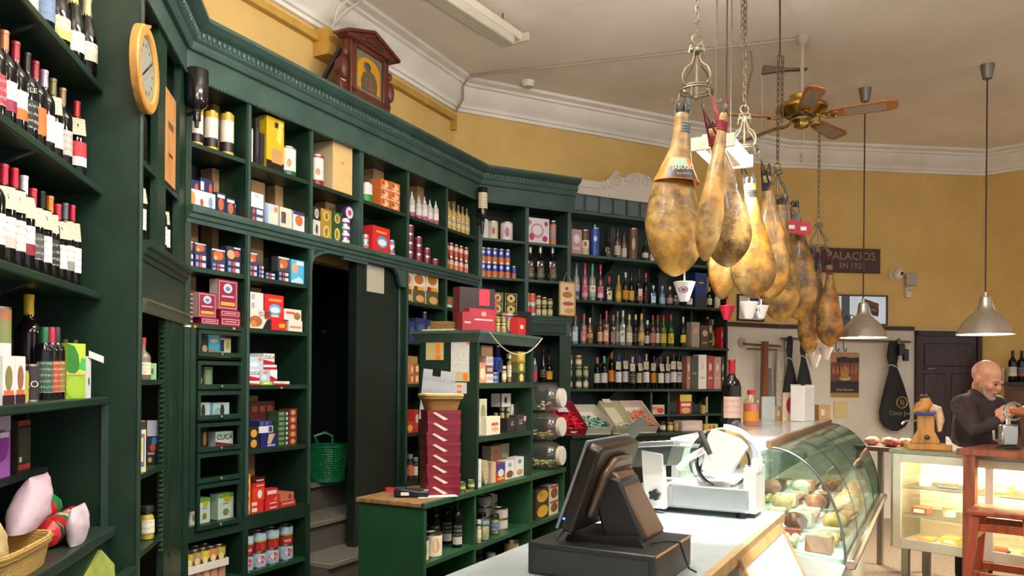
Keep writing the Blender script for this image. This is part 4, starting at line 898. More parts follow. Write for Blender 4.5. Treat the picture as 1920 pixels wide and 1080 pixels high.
p1 = bx(q, 465, 487, 693, 'f2f0ec', CU, 'white and red tuna box in pile', on=p1); p2 = bx(q, 488, 505, 693, 'bcd4ea', [('e', .6, .75, .3, .15, 'e8905a'), ('e', .4, .35, .3, .2, 'e8f2f8')], 'pale blue sardine box', on=p2); p4 = bx(q, 506, 520, 693, 'f2f0ec', [('p', [(0, 0), (1, 0), (1, .2), (0, .5)], 'b81f3c')], 'narrow white and red tuna box', on=p3)
bx(q, 465, 493, 669, 'c4dcee', [('e', .8, .8, .15, .15, 'e8905a'), ('e', .4, .4, .3, .2, 'eef6fa')], 'wide pale blue sardine box', on=p1); p5 = bx(q, 494, 519, 684, 'f2f0ec', [('r', 0, 0, 1, .5, 'b81f3c')], 'flat red and white box', on=p4); bx(q, 494, 515, 663, 'f2f0ec', CU, 'topmost white and red tuna box', on=p5)
q = rw(1, 5)
rb = Row(FB, BZ[5], q.ctx, q.grp, .14, BL_[1])
stack(rb, 468, 515, 752, 3, '4a2018', [('r', .1, .3, .3, .7, '8a4a2a'), ('r', .4, .3, .6, .7, '8a4a2a'), ('r', .7, .3, .9, .7, '8a4a2a')], 'dark brown chocolate box', dep=.055)
stack(Row(FB, BZ[5], q.ctx, q.grp, .05, BL_[1]), 521, 541, 770, 7, ['2a4a30', '35553a'], [('r', .1, .2, .6, .8, '7a9a70'), ('e', .85, .5, .1, .3, 'e0e8d8')], 'dark green sardine tin', dep=.08)
stack(Row(FB, BZ[5], q.ctx, q.grp, .05, BL_[1]), 542, 557, 766, 5, ['8a2f28', 'a83a30'], [('e', .5, .5, .3, .35, 'd8b070')], 'dark red sardine tin', dep=.08)
p = bx(q, 489, 519, 811, '24286a', [('p', [(.4, .3), (.6, .2), (.9, .9), (.5, .9)], 'd8b88a'), ('r', .4, .1, .9, .2, 'c8c8e0')], 'deep blue display box', dep=.1); p = bx(q, 484, 512, 799, 'e8e6ee', [('r', .7, .1, .95, .9, '3a3a6a')], 'white tray of blue sachets', on=p, dep=.1); bx(q, 486, 510, 789, '2a3470', [('r', .1, .2, .3, .9, '5a68a8'), ('r', .5, .2, .7, .9, '5a68a8')], 'blue sachets row', on=p, dep=.09)
bx(q, 466, 486, 800, '241f1a', [('e', .5, .7, .3, .18, 'd8a040'), ('e', .5, .25, .3, .18, 'd8a040')], 'black box with yellow mushrooms')
q = rw(1, 6)
stack(q, 458, 470, 890, 3, ['f0902a', 'e8782a'], [('e', .5, .5, .35, .3, 'f4d8b0'), ('e', .5, .3, .2, .15, 'd03028')], 'orange crisp packet')
p = stack(q, 472, 494, 938, 2, 'd8302c', [('r', 0, .2, .45, .8, 'f0e4da')], 'flat red and white box in pile'); p = bx(q, 474, 496, 915, 'e4481e', [('e', .6, .5, .2, .35, 'e8eef4')], 'orange red cracker box', on=p); stack(q, 474, 497, 895, 2, ['c8262a', '3a1c18'], [('r', .3, .3, .9, .6, 'f0b0a0')], 'slim red biscuit box', on=p)
p = stack(q, 498, 524, 938, 2, 'd8302c', [('r', .3, .3, .8, .6, 'f4dcd0')], 'flat red wafer box'); bx(q, 499, 521, 916, 'd02a34', [('r', .1, .55, .9, .85, 'f4e0d8'), ('p', [(.6, 0), (.9, 0), (.9, .3)], 'd8a860'), ], 'red box with white word', on=p, dep=.05)
p = bx(q, 526, 554, 938, 'd8403a', [('r', .1, .4, .9, .7, 'f0b8a8')], 'long flat red box'); bx(q, 526, 551, 924, 'd87a5a', [('r', .6, .2, .8, .8, '8a3a3a')], 'flat salmon box', on=p)
cardb(1, 6, 460, 478, 852)
q = rw(1, 7, .02)
AP = [(0, .52, '9a2a2a'), (.52, .6, '9ab848'), (.6, 1, 'b8d0e4')]; AP2 = [(0, 1, 'bcd2e6')]
for k, x in enumerate((472, 496, 520, 546)):
    p = can(q, x, 26, 1046, [(0, .3, 'a8c4dc'), (.3, 1, 'c4d8ea')], 'blue tomato can with red oval', logo=(.55, .62, .26, 'd02030'), txt=('apis', .22, 'f4f0ec'), H=.09); can(q, x, 26, 1003, AP, 'tomato can with red fruit band', on=p, H=.115, logo=(.28, .6, .22, 'c8322c'), txt=('apis', .17, 'f4f0ec') if k in (0, 3) else None)
for x in (482, 507, 535):
    p = can(q, x, 25, 1040, AP2, 'back row tomato can', H=.09, back=.09); can(q, x, 25, 995, AP2, 'back row tomato can', on=p, H=.115, back=.09)
# ------------------------------------------------------------------ above the doorway
q = rw(2, 0)
can(q, 604, 28, 291, [(0, .2, '8a1c2a'), (.2, .9, 'e9e6dc'), (.9, 1, 'a82a34')], 'white and red biscuit tin', name='biscuit_tin', logo=(.45, .3, .12, 'b8805a'))
bx(q, 624, 661, 268, 'e3c184', [('e', .5, .6, .1, .02, 'b89050')], 'tall cream gift box', dep=.16, side='d8c49a', name='gift_box')
q = rw(2, 1)
for k, (x0, x1, c, e) in enumerate(((587, 601, '2a2a2a', 'e8e2d4'), (602, 622, 'b08a34', 'e8d27a'), (623, 642, '23532f', 'e0c860'))):
    p = bx(q, x0, x1, 413 + 5*k, ['d8d4cc', 'b08a34', '23532f'][k], [('e', .5, .5, .28, .36, e), ('e', .5, .5, .2, .28, c)], 'square crested tin', dep=.08); bx(q, x0 + (0 if k else 0), x1, 388 + 5*k, c, [('e', .5, .5, .28, .36, e), ('e', .5, .5, .2, .28, c)], 'square crested tin', on=p, dep=.08)
p = None
for k in range(4): p = can(q, 654, 21, 406, [(0, .45, '6a3a8a'), (.45, 1, 'e4dce8')], 'flat purple tin', on=p, H=.045)
t_, z_ = FB.hit(655, 396, .05)
rt_ = root('round_tin', FB.pt(t_, .05, p['zt'] + .045), FB.rz)
for nm, r0, r1, y, c in (('tin_rim', 0, .046, 0, '5a3a78'), ('tin_face', 0, .038, -.002, 'e8e0e4'), ('tin_crest', 0, .018, -.004, 'b04a6a')):
    m = M().lathe([(.0005, 0), (r1, 0), (r1, .03 if r1 > .04 else .001), (.0005, .03 if r1 > .04 else .001)], 20); m.xf(lambda v: Vector((v.x, v.z + y - (.0 if r1 < .04 else 0), v.y))); part(nm, m, mat(c, .35), rt_)
tag(rt_, 'round white and purple tin standing on edge above doorway', 'tin')
q = rw(3, 0)
can(q, 696, 25, 343, [(0, .42, '2f8a3a'), (.42, .5, 'e8e4dc'), (.5, .94, 'e0dce0'), (.94, 1, 'b8b0b0')], 'white and green round tin', name='biscuit_tin')
for k, (x0, x1, n, py) in enumerate(((714, 731, 3, 337), (732, 750, 3, 343))): stack(q, x0, x1, py, n, 'd8743a', [('e', .5, .5, .35, .35, 'f0c8a0'), ('r', 0, 0, 1, .12, 'f4e0c8'), ('e', .3, .6, .15, .2, 'b84a20')], 'orange biscuit pack', dep=.09)
q = rw(3, 1)
for k in range(2): p = can(q, 690, 15, 445 - 20*k, [(0, .4, 'b8c8d8'), (.4, .6, 'd04038'), (.6, 1, 'a8c0d8')], 'red and blue tuna can', on=p if k else None, H=.055); 
bx(q, 699, 731, 426, 'd42c2c', [('e', .55, .45, .32, .22, '5a9ad0'), ('e', .55, .43, .24, .13, 'e8f0f4'), ('r', .2, .76, .8, .84, 'f0a838')], 'red tuna box with blue oval', dep=.08)
p = None
for k in range(2): p = can(q, 739, 14, 460, [(0, .4, 'e8dce0'), (.4, .6, 'd04038'), (.6, 1, '4a8ac8')], 'slim red blue can', on=p, H=.06)
# ------------------------------------------------------------------ right of the doorway
q = rw(4, 0)
for k, (x, py) in enumerate(((772, 362), (785, 362), (796, 366), (806, 370), (817, 378))): bot(q, x, py, 'sau', '!cfcac6', 'e4e0dc', ('eae6e4', '8a4a5a'), 'white plastic wrapped bottle', d=.06 + .02*(k % 2), h=.20, cm=0, band='a8506a', r=.025)
q = rw(4, 1)
ML = [(0, .12, 'c9b0a8'), (.12, .55, '6a1c34'), (.55, 1, '8a2a44')]
tops = {}
for x, n in ((774, 4), (790, 3), (806, 2), (821, 1)):
    p = None
    for k in range(n): p = can(q, x, 15.5, 500, ML, 'burgundy pate tin', on=p, H=.068, name='pate_tin')
q = rw(5, 0)
for k, x in enumerate((841, 850, 859, 867, 875)):
    o = bot(q, x, 386 + (x-842)*.5, 'bdx', '!c2a45e', '7a6a4a', ('d8c690', '2a2622'), 'beige sauce bottle', d=.06, h=.235, cm=.2, r=.026, yaw=0); text('LC', o, 0, -.028, .09, .035, mat('2a2622', .5), .05)
q = rw(5, 1)
for k, x in enumerate((840, 849.5, 859, 868, 877.5)):
    p = can(q, x, 9.5, 484, [(0, .5, 'd87a5a'), (.5, .8, 'ecc8b0'), (.8, 1, '8a1c2a')], 'red and peach can', H=.115); can(q, x, 9.5, 455, [(0, .5, 'b85040'), (.5, .8, 'ecc8b0'), (.8, 1, '8a1c2a')], 'red and peach can', on=p, H=.115)
q = rw(4, 2)
for k, (x0, x1) in enumerate(((763, 772), (774, 797), (799, 822))): bx(q, x0, x1, 503, 'e9dcc4', [('e', .5, .68, .38, .14, 'b8703a'), ('r', .1, .38, .9, .48, 'a8202c'), ('r', .4, .38, .9, .48, 'e0b030'), ('r', 0, 0, 1, .38, '5a5a34'), ('e', .6, .14, .35, .10, 'e0a870')], 'tall biscuit stick box', dep=.09)
q = rw(5, 2)
bx(q, 836, 850, 556, '2f8a40', [('e', .5, .6, .3, .25, 'd84a4a'), ('r', .2, .1, .8, .3, 'e8e4c8')], 'small green infusion box', dep=.07)
q = rw(4, 3)
for k, (x0, x1, py) in enumerate(((767, 778, 603), (780, 799, 597), (800, 812, 600))): bx(q, x0, x1, py, '2a3460', [('e', .5, .55, .35, .2, 'b8a8b8' if k == 2 else '4a5890')], 'dark blue pasta packet', dep=.08)
can(q, 800, 12, 585, [(0, 1, '2a2c4a')], 'dark blue round tin', d=.1)
q = rw(4, 4)
p = stack(q, 763, 776, 684, 2, ['b8683a', 'c87a48'], [('r', .6, .2, .9, .8, 'e8d0a8')], 'copper turron box'); stack(q, 777, 790, 682, 2, ['b8683a', 'a85a30'], [('r', .2, .2, .6, .8, 'e8d0a8')], 'copper and cream turron box'); bx(q, 765, 783, 668, 'a8834a', None, 'flat tan box', on=p)
q = rw(4, 5)
bx(q, 762, 776, 790, 'd8402c', [('e', .5, .4, .35, .3, 'f0c040')], 'red and yellow packet', dep=.07); bx(q, 777, 788, 768, 'c83a3a', [('e', .5, .6, .3, .2, 'e8d8b0')], 'red packet with cream oval', dep=.07)
q = rw(4, 6)
for k, (x, c, l) in enumerate(((763, '3a3028', '7ab8d8'), (774, '4a2a1c', 'd8683a'), (785, '5a3a24', 'e0d8c8'))): jar(q, x, 13, 858 if k != 1 else 852, c, '8a8070', l, 'dark sauce jar')
# ------------------------------------------------------------------ past the bend
CN = ['past the bend', 'of last green cabinet']
def rc(b, r, d=.03): return Row(FC, CZ2[r], 'on %s %s' % (SH[r], CN[b]), 'goods on the %s %s' % (SH[r], CN[b]), d, ((.038, .450), (.488, .883))[b])
q = rc(0, 0)
can(q, 912, 15, 411, [(0, 1, 'e8e2e4')], 'plain white round box'); can(q, 928.5, 20, 414, [(0, .94, 'd9d0b4'), (.94, 1, 'b8ac90')], 'cream round box with cherry print', logo=(.45, .3, .2, 'a83a3a')); can(q, 955, 24, 416, [(0, .94, 'e6dee0'), (.94, 1, '8a5a74')], 'white round box with purple print', logo=(.45, .35, .26, 'a85a80'))
q = rc(0, 1)
NB = [(0, .42, 'c8703a'), (.42, 1, '34409a')]
for k, x in enumerate((908, 918.5, 930, 942, 954)): p = can(q, x, 12, 487, NB, 'blue nut can', H=.125, logo=(.7, .5, .12, 'd8dcf0')); can(q, x, 12, 455, NB, 'blue nut can', on=p, H=.125, logo=(.7, .5, .12, 'd8dcf0'))
can(q, 965.5, 9, 492, NB, 'single short blue nut can', H=.11)
q = rc(0, 2)
bx(q, 902, 920, 544, '5ab8dc', [('r', .1, .5, .9, .7, 'e0f0f4')], 'cyan cookie box', dep=.06)
for x0, x1, c in ((922, 944, '2a5a38'), (946, 970, '2a2a26')):
    p = None
    for k in range(2): p = bx(q, x0, x1, 567, c, [('r', .04, .04, .96, .96, 'c9a84a'), ('r', .08, .08, .92, .92, c), ('e', .5, .5, .32, .38, 'd9c070'), ('e', .5, .52, .1, .14, '3a3020')], ('green' if x0 == 922 else 'black') + ' and gold square tin', on=p, dep=.08, h=.095)
q = rc(1, 0)
bx(q, 985, 1030, 409, 'e4d8dc', [('e', .45, .5, .3, .3, 'c890a4'), ('e', .2, .25, .12, .15, 'a8406a'), ('e', .8, .2, .12, .12, 'b03a5a'), ('e', .85, .8, .08, .1, 'a8406a'), ('e', .45, .52, .22, .2, 'e8dfe2'), ('e', .1, .8, .08, .1, 'b87a90')], 'large white gift box with burgundy flowers', dep=.1, name='gift_box')
can(q, 1040, 13, 414, [(0, .3, 'b87858'), (.3, .5, '8a90a8'), (.5, .85, 'b88a70'), (.85, 1, '4a3830')], 'copper and blue liquor tin')
q = rc(1, 1)
for x in (994, 1013, 1036): o = bot(q, x, 463, 'squ', '!15100f', 'b8b4a8', ('26201a', 'd8c8a0'), 'black square bottle with arched label', d=.08, cm=.7, seal='a82a2a', yaw=0, r=.042, band='6a6a48')
q = rc(1, 2)
for k, x in enumerate((990, 1001)):
    p = can(q, x, 12 if k else 8, 580, [(0, .3, 'b8d0e0'), (.3, 1, 'c85038')], 'red and blue tuna can, lower', H=.09); can(q, x, 12 if k else 8, 543, [(0, .3, 'b8d0e0'), (.3, 1, 'd06048')], 'red and blue tuna can, upper', on=p, H=.11)
for k, x in enumerate((1012, 1023, 1034)):
    p = jar(q, x, 11, 573, 'b8a878', 'b8a060', 'd8d0a8', 'small gold lidded jar'); jar(q, x, 11, 554 + k*3, 'b8a878', 'b8a060', 'd8d0a8', 'small gold lidded jar', on=p)
q = Row(FC, CZ2[3], 'in niche of last green cabinet', 'bottles in the niche', .04, (.488, .798))
bot(q, 1003, 660, 'sau', '!3a5a9a', 'd8d8d8', 'c82a3a', 'blue and red sauce bottle', h=.22); bot(q, 1019, 645, 'chp', '!0e0d0d', '1c1a1a', ('1a1818', 'd8b868'), 'black and gold bottle', h=.30); bot(q, 1030, 660, 'spi', '!0e0d0d', '2a2624', 'd89a2a', 'dark bottle with amber label', h=.24)
# ------------------------------------------------------------------ spirits shelves
def rd(r, d=.05): return Row(FC, DZ[r], 'on %s spirits shelf' % ['', 'top', 'second', 'third', 'fourth'][r], 'bottles on the %s spirits shelf' % ['', 'top', 'second', 'third', 'fourth'][r], d)
q = rd(1)
bx(q, 1067, 1070, 416, '8a2028', None, 'narrow red carton', dep=.1); bx(q, 1072, 1091, 430, 'b8959e', [('r', .2, .2, .8, .3, 'd8c0c4'), ('e', .5, .62, .3, .18, 'e8dcdc')], 'dusty pink carton', dep=.08)
can(q, 1101, 17, 431, [(0, .3, 'd0b898'), (.3, .6, 'e4d8c0'), (.6, .94, '6a4630'), (.94, 1, '3a2418')], 'cream and brown whisky tube', name='gift_tube', logo=(.45, .3, .1, '6a4630')); o = can(q, 1120, 18, 427, [(0, .6, '2a4aa0'), (.6, 1, '2f55b0')], 'royal blue whisky tube', name='gift_tube', logo=(.62, .35, .1, 'd8dff0'))
part('bottle_stopper', M().lathe([(.012, 0), (.012, .035), (.0005, .037)], 10), mat('9aa6b8', .3, .6), o, (0, 0, o['zt'] - DZ[1]))
bot(q, 1140, 440, 'squ', '!2a1712', '2a2420', ('2a1a16', 'c9a860'), 'squat dark whisky bottle with gold seal', seal='c9a860', h=.2, yaw=0, cm=.5); bx(q, 1145, 1154, 427, '45454a', None, 'grey carton behind bottles', d=.2, dep=.06)
bot(q, 1158, 428, 'spi', '8a7468', '4a4444', 'c8beb4', 'smoky whisky bottle with pale label', cm=.5); bot(q, 1170, 435, 'spi', 'b8a08a', '3a3434', 'd8cdb8', 'clear brandy bottle with cream label'); can(q, 1192, 18, 428, [(0, 1, '6a4a3c')], 'brown patterned whisky tube', name='gift_tube', logo=(.5, .35, .2, 'c0a088')); bot(q, 1210, 440, 'chp', '!10231a', '3a4a3a', 'e0d8c0', 'dark green bottle with round cream label', seal='f0ece0', h=.21); bot(q, 1224, 444, 'spi', 'd8d4cc', 'e8e4dc', ('f0ece6', 'c83a2a'), 'clear bottle with white and red label', h=.2)
q = rd(2)
for x, py, st, g, cap, lab, tx, kw in (
 (1067, 500, 'spi', 'd8dcdc', 'c0c4c4', 'e4e4e0', 'clear bottle with silver cap', {}), (1081, 494, 'spi', 'd4dad8', '4a5a8a', 'b8c0c8', 'clear gin with blue cap', dict(band='3a4a7a')), (1097, 494, 'spi', 'e4a8ac', 'd0304a', 'e8788a', 'pink gin with red cap', dict(seal='d83a3a', band='f0b8b8')), (1111, 495, 'spi', 'd6dcd2', '2f9a6a', 'e8ece4', 'clear gin with green cap', dict(seal='d83a3a', band='8ac4a4')), (1126, 496, 'spi', '8a4a52', 'd03040', 'e07a94', 'dark pink gin with red cap', dict(seal='e04a4a', band='f0d0d8')),
 (1142, 511, 'squ', '4a3a2a', 'c02a34', 'e4dcb0', 'amber liqueur with red cap and cream label', dict(seal='3a2a1c', h=.24)), (1160, 500, 'brg', '!b89a2a', 'c9b040', ('d8c040', '5a3a18'), 'yellow netted brandy bottle', dict(h=.27)), (1173, 511, 'spi', '!241a12', 'd8d4c8', 'd8902a', 'dark rum with orange label', {}), (1184, 511, 'spi', '!241a12', '2a2420', 'e0b83a', 'dark rum with yellow label', {}), (1199, 505, 'squ', '!141010', '2a2626', 'e4ddd8', 'tall black bottle with white label', dict(band='c03a3a')), (1211, 512, 'spi', '!1a1010', 'd83a48', ('1c1414', 'c83a3a'), 'black bottle with red cap', {}),
 (1225, 523, 'squ', '4aa0d8', 'c8ccd4', 'd8e6f0', 'bright blue gin bottle', dict(seal='8aa8c8', h=.19)), (1242, 525, 'spi', '9accec', 'b8d4e4', 'a8d4ee', 'pale blue gin bottle', dict(h=.2)), (1256, 528, 'spi', '!3a2a34', 'e8e4dc', 'a88a9a', 'dark bottle with paper tag', dict(h=.19)), (1268, 525, 'squ', '!141214', '1c1a1c', ('1a1a1c', 'e8e8e8'), 'squat black bottle with white letters', dict(h=.2, yaw=0)), (1293, 523, 'spi', '!2a2022', '3a3434', ('efeae6', 'c03030'), 'dark bottle with white label and red dot', dict(seal='c02a30', h=.2)), (1330, 530, 'bdx', '!16100c', 'd8c48a', 'e8dcc0', 'brown bottle with pale label beside blue box', dict(h=.22))):
    o = bot(q, x, py, st, g, cap, lab, tx, cm=.2, **kw)
    if x == 1268: text('MO', o, 0, -.047, .06, .03, mat('e8e8e8', .5), .07)
bx(q, 1235, 1252, 520, '2a2a30', None, 'black carton behind blue gin', d=.2, dep=.06); bx(q, 1304, 1326, 512, '1e3a78', [('r', .3, .7, .7, .74, 'd0b060'), ('r', 0, 0, 1, .35, '24303c')], 'tall navy gift carton', dep=.08)
bot(q, 1345, 545, 'brg', '!cfc6b0', 'a8a090', None, 'round stoneware bottle', h=.2)
q = rd(3)
for x, py, st, g, cap, lab, tx, kw in (
 (1067, 593, 'spi', 'd8a838', 'c84a2a', 'e4c060', 'golden liqueur bottle', {}), (1079, 592, 'squ', 'c0d8ea', 'd8503a', 'c4dcec', 'ice blue gin bottle', {}), (1095, 588, 'spi', 'e0b8bc', 'd83a48', 'e4a0ac', 'clear bottle with pink label', dict(seal='d84a5a')), (1106, 596, 'brg', 'a86a3a', 'd8c0a0', 'd88a3a', 'amber liqueur with orange label', dict(band='4a6a3a')),
 (1126, 589, 'spi', 'a8643a', '3a2a24', 'd8b898', 'amber whisky by the board', {}), (1137, 583, 'squ', '8a4428', 'a83a38', ('d8a888', 'a03a2c'), 'brown bourbon with oval label', dict(seal='f0e8dc')), (1150, 590, 'squ', '7a4430', 'c8705a', '9a5a48', 'red brown whisky bottle', {}), (1158, 584, 'spi', 'a8b0a8', 'b8bcb8', 'd8dcd8', 'clear bottle with silver neck', dict(d=.21, r=.024)), (1168, 582, 'squ', 'd4dedc', 'e4e8e4', 'e8ece8', 'large white rum with red seal', dict(seal='c83a3a')), (1180, 590, 'spi', 'd8d0b0', 'd8c078', ('e4d8b8', '8a6a2a'), 'rum with cream picture label', {}), (1192, 590, 'spi', '!241c1c', 'd8d0c0', '3a3030', 'dark bottle at back', dict(d=.16)),
 (1203, 588, 'brg', 'b8a888', 'd8c088', 'd8b868', 'brandy bottle in wire net', {}), (1214, 601, 'spi', '!2a1c18', 'ece8e4', 'e8e2d8', 'dark bottle with white cap', {}), (1224, 591, 'spi', '7a4030', '8a2a2a', 'b8786a', 'red brown bottle', {}), (1233, 590, 'spi', '8a4a38', '9a3a30', ('e4dcd4', '8a3a2a'), 'brandy with white label', {}), (1244, 592, 'spi', '!4a6a20', 'a82a2a', 'c8b83a', 'green whisky bottle with red cap', {}), (1258, 590, 'spi', '!2f5a28', 'd03040', 'e8d02a', 'green whisky with yellow label', dict(yaw=0)), (1281, 594, 'brg', '!1c1a14', 'd8d8d4', 'e8c828', 'black bottle with bright yellow label', {}), (1344, 600, 'spi', 'd89a2a', 'e4d4b0', ('e8b828', 'a03a2a'), 'golden liqueur with yellow label', dict(d=.19))):
    o = bot(q, x, py, st, g, cap, lab, tx, cm=.2, **kw)
    if x == 1258: text('J', o, 0, -.043, .08, .04, mat('b02a2a', .5), .05)
for x0, x1, py, c, tx in ((1297, 1312, 604, 'a89a90', 'grey beige whisky carton'), (1314, 1330, 610, '5a4038', 'short brown carton'), (1329, 1336, 598, '2a211e', 'dark carton'), (1359, 1365, 614, 'c0242c', 'red carton beside golden liqueur')): bx(q, x0, x1, py, c, [('e', .5, .65, .3, .14, 'c8aa88'), ('r', .2, .2, .8, .26, 'b89878')], tx, dep=.08, d=.06)
q = rd(4)
for k, x in enumerate((1120, 1133, 1147, 1160, 1173, 1186, 1199, 1212, 1226, 1239, 1252, 1263, 1273)):
    cap, lab, tx = [('c8706a', 'd8d4cc', 'pink capped'), ('6aa0a0', 'd8d4cc', 'teal capped'), ('e06a1e', 'e8842a', 'orange capped'), ('2a4aa8', 'e0e4e8', 'blue capped'), ('262426', 'e4e2de', 'black capped'), ('c8c4c0', '2a282a', 'silver capped black labelled'), ('6a3a88', 'd8c8a0', 'purple capped'), ('c8a878', 'ecebe6', 'tan capped'), ('3a3438', 'e8961e', 'dark capped orange labelled'), ('6a3038', 'e8e6e2', 'maroon capped'), ('d8c8a0', 'ecece8', 'cream capped'), ('3a3438', 'dcdce0', 'charcoal capped'), ('2c2a2c', 'd8d2d4', 'black capped rightmost')][k]
    bot(q, x, [670, 668, 657, 664, 662, 669, 668, 664, 668, 669, 669, 663, 664][k], 'bdx', 'w', cap, lab, tx + ' wine bottle', tagcard=k > 2, seal='a03a48' if k == 12 else None, cm=.1)
for x0, x1, py, c, tx in ((1288, 1295, 668, 'a06a5a', 'terracotta wine carton'), (1296, 1309, 668, '2f3c2c', 'dark green wine carton'), (1310, 1325, 665, 'e8e4de', 'white wine carton'), (1326, 1338, 667, '9a3a30', 'brick red wine carton'), (1339, 1352, 669, 'b88a80', 'dusty rose wine carton'), (1353, 1366, 669, '3c3230', 'dark brown wine carton')): bx(q, x0, x1, py, c, [('r', .2, .3, .8, .36, 'c8a890'), ('e', .5, .66, .2, .12, 'd8c8b8')] if c != '2f3c2c' else [('r', .2, .45, .8, .5, '8a9a60')], tx, dep=.085, d=.04)
for x, wp, n in ((1068, 12, 3), (1088, 13, 3), (1101, 11, 2)):
    p = None
    for k in range(n): p = jar(q, x, wp, 729 - 21*(k+1), ['8a7a4a', '9a8a5a', 'a8794a'][k], ['3a3a34', '8a9a6a', 'c8b088'][k], ['d8d0b8', 'a8b890', 'e0d4b4'][k], {1068: 'slim dark lidded', 1088: 'wide olive', 1101: 'amber pickle'}[x] + ' jar', on=p)
q = Row(FC, 1.205, 'on small low spirits shelf', 'goods on the small low shelf', .06)
bx(q, 1220, 1246, 759, 'd8c0a8', [('e', .7, .4, .25, .3, 'c83a3a'), ('r', .05, .5, .5, .8, 'e8784a')], 'flat red and cream dessert packet', dep=.05); bx(q, 1275, 1297, 740, 'a82a30', [('r', 0, .65, 1, 1, 'd8c040'), ('r', .1, .4, .9, .55, 'f0d8c8'), ('e', .5, .18, .4, .16, 'e0a868')], 'red and yellow dessert packet', dep=.05); can(q, 1321, 11, 760, [(0, 1, 'b89a3a')], 'small golden can')
# ================================================================== goods on and in the hutch counter
FHE = Fr(*FH.pt(H0, 0, 0).xy, 116.26)        # the hutch's end panel, facing the photographer
q = Row(FH, FHT, 'on top of the hutch', 'boxes on top of the hutch', .08)
REDB = '861826'
t0, _ = FHE.hit(792, 614, .02); t1, _ = FHE.hit(852, 614, .02)
bd = part('serving_board', M().box(t0, t1, .015, .13, 0, .012), mat('c9c4a8', .6, 0, 'wood'), None, FHE.pt(0, 0, FHT), FHE.rz); tag(bd, 'thin pale board lying on top of the hutch', 'board', None, FHE.pt(t0, 0, FHT))
sm = root('straw_mats', FHE.pt((t0+t1)/2 + .0, .06, FHT + .012), FHE.rz)
for k in range(4): part('straw_mat', M().rbox(-.065 + .002*k, .065, -.045, .045, k*.011, k*.011 + .009, .02), mat('b08a4a', .8, 0, 'straw', None, 240), sm)
tag(sm, 'pile of woven straw mats on the pale board', 'mats')
o = bx(q, 876, 914, 540, '241a1c', [('r', .55, .62, .85, .98, 'c0263a'), ('r', 0, .0, 1, .42, '8a1c30'), ('r', .15, .3, .8, .36, '4a2028')], 'large black and red chocolate box', dep=.07, d=.14, side='6a1626', name='chocolate_box', yaw=-28, rough=.7)
bx(q, 871, 883, 585, REDB, [('r', .2, .4, .8, .5, 'd8a0a0')], 'narrow dark red chocolate box', dep=.05, d=.07, name='chocolate_box', yaw=-25); bx(q, 890, 919, 579, '931b2a', [('r', .2, .5, .9, .56, 'e0b0a8'), ('e', .55, .78, .1, .1, 'd88a80')], 'red upright chocolate box', dep=.05, d=.06, name='chocolate_box', yaw=-25)
bx(q, 906, 932, 556, 'a8425a', [('e', .5, .5, .35, .35, 'e0a8b0')], 'pink cellophane gift box behind jars', dep=.06, d=.2, name='gift_box')
for k, x in enumerate((927, 938, 949)):
    p = jar(q, x, 12, 606, 'a88a50', 'c0a050', None, 'gold topped bonbon jar', d=.05); jar(q, x, 12, 594, 'a88a50', 'c0a050', None, 'gold topped bonbon jar', on=p, d=.05)
can(q, 962, 22, 587, [(0, .9, '4a3a78'), (.9, 1, 'c0a050')], 'round purple and gold tin', d=.09, name='sweet_tin', logo=(.5, .4, .3, 'c9a850')); bx(q, 971, 986, 596, 'b02626', [('r', .3, .4, .7, .6, 'f0c0a0')], 'small bright red box', dep=.05, d=.04); bx(q, 987, 997, 585, '1f1a1c', None, 'narrow black box', dep=.06, d=.06)
P = []
for i in range(15):
    f = i/14; P.append((H0 + .05 + (H1-H0-.02)*f, -.045, FHT - .008 - .11*(1-(2*f-1)**2)))
part('hanging_cord', M().tube(P, .0035, 5), mat('b9b49a', .7), ch)
q = Row(FH, 1.52, 'on upper hutch shelf', 'goods on the upper hutch shelf', .03)
bx(q, 899, 911, 680, 'c8886a', [('e', .5, .45, .4, .3, 'e8c8a0')], 'salmon conserve box', dep=.06); p = stack(q, 912, 925, 668, 3, ['d8ccc4', '6a4a3c', 'cdbfb8'], [('r', .1, .3, .9, .7, 'b8a090')], 'beige and brown flat tin', dep=.06); bx(q, 903, 924, 648, '8a6a4c', None, 'brown cloth covered box', on=p, dep=.06)
p = can(q, 934, 19, 706, [(0, .9, '2a4aa8')], 'flat royal blue caviar tin', H=.03); p = can(q, 934, 19, 694, [(0, .9, '2a4aa8')], 'flat royal blue caviar tin', on=p, H=.03)
rt_ = root('round_tin', FH.pt(FH.hit(934, 680, .06)[0], .05, p['zt'] + .043), FH.rz)
for nm, r1, y, c in (('tin_side', .043, 0, '2a4ab0'), ('tin_face', .034, -.003, '1a2450')):
    m = M().lathe([(.0005, 0), (r1, 0), (r1, .03 if y == 0 else .001), (.0005, .03 if y == 0 else .001)], 20); m.xf(lambda v: Vector((v.x, v.z + y, v.y))); part(nm, m, mat(c, .3), rt_)
tag(rt_, 'round royal blue tin standing on edge on upper hutch shelf', 'tin')
jar(q, 949, 10, 686, 'c89a58', 'd8d0c0', 'e0d0b0', 'amber honey jar'); p = jar(q, 961, 13, 663, 'b88a40', 'e4ddd0', 'e8dcc4', 'tall honey jar with white cover', d=.07); can(q, 959, 15, 650, [(0, 1, '34306a')], 'dark purple tin at back', d=.2, zb=1.52)
stack(q, 971, 985, 659, 3, ['3a3a2a', '6a6a3a', 'b8963a'], [('e', .5, .5, .28, .38, 'd9c060')], 'small gold crested tin', dep=.06)
q = Row(FH, 1.232, 'on middle hutch shelf', 'goods on the middle hutch shelf', .03)
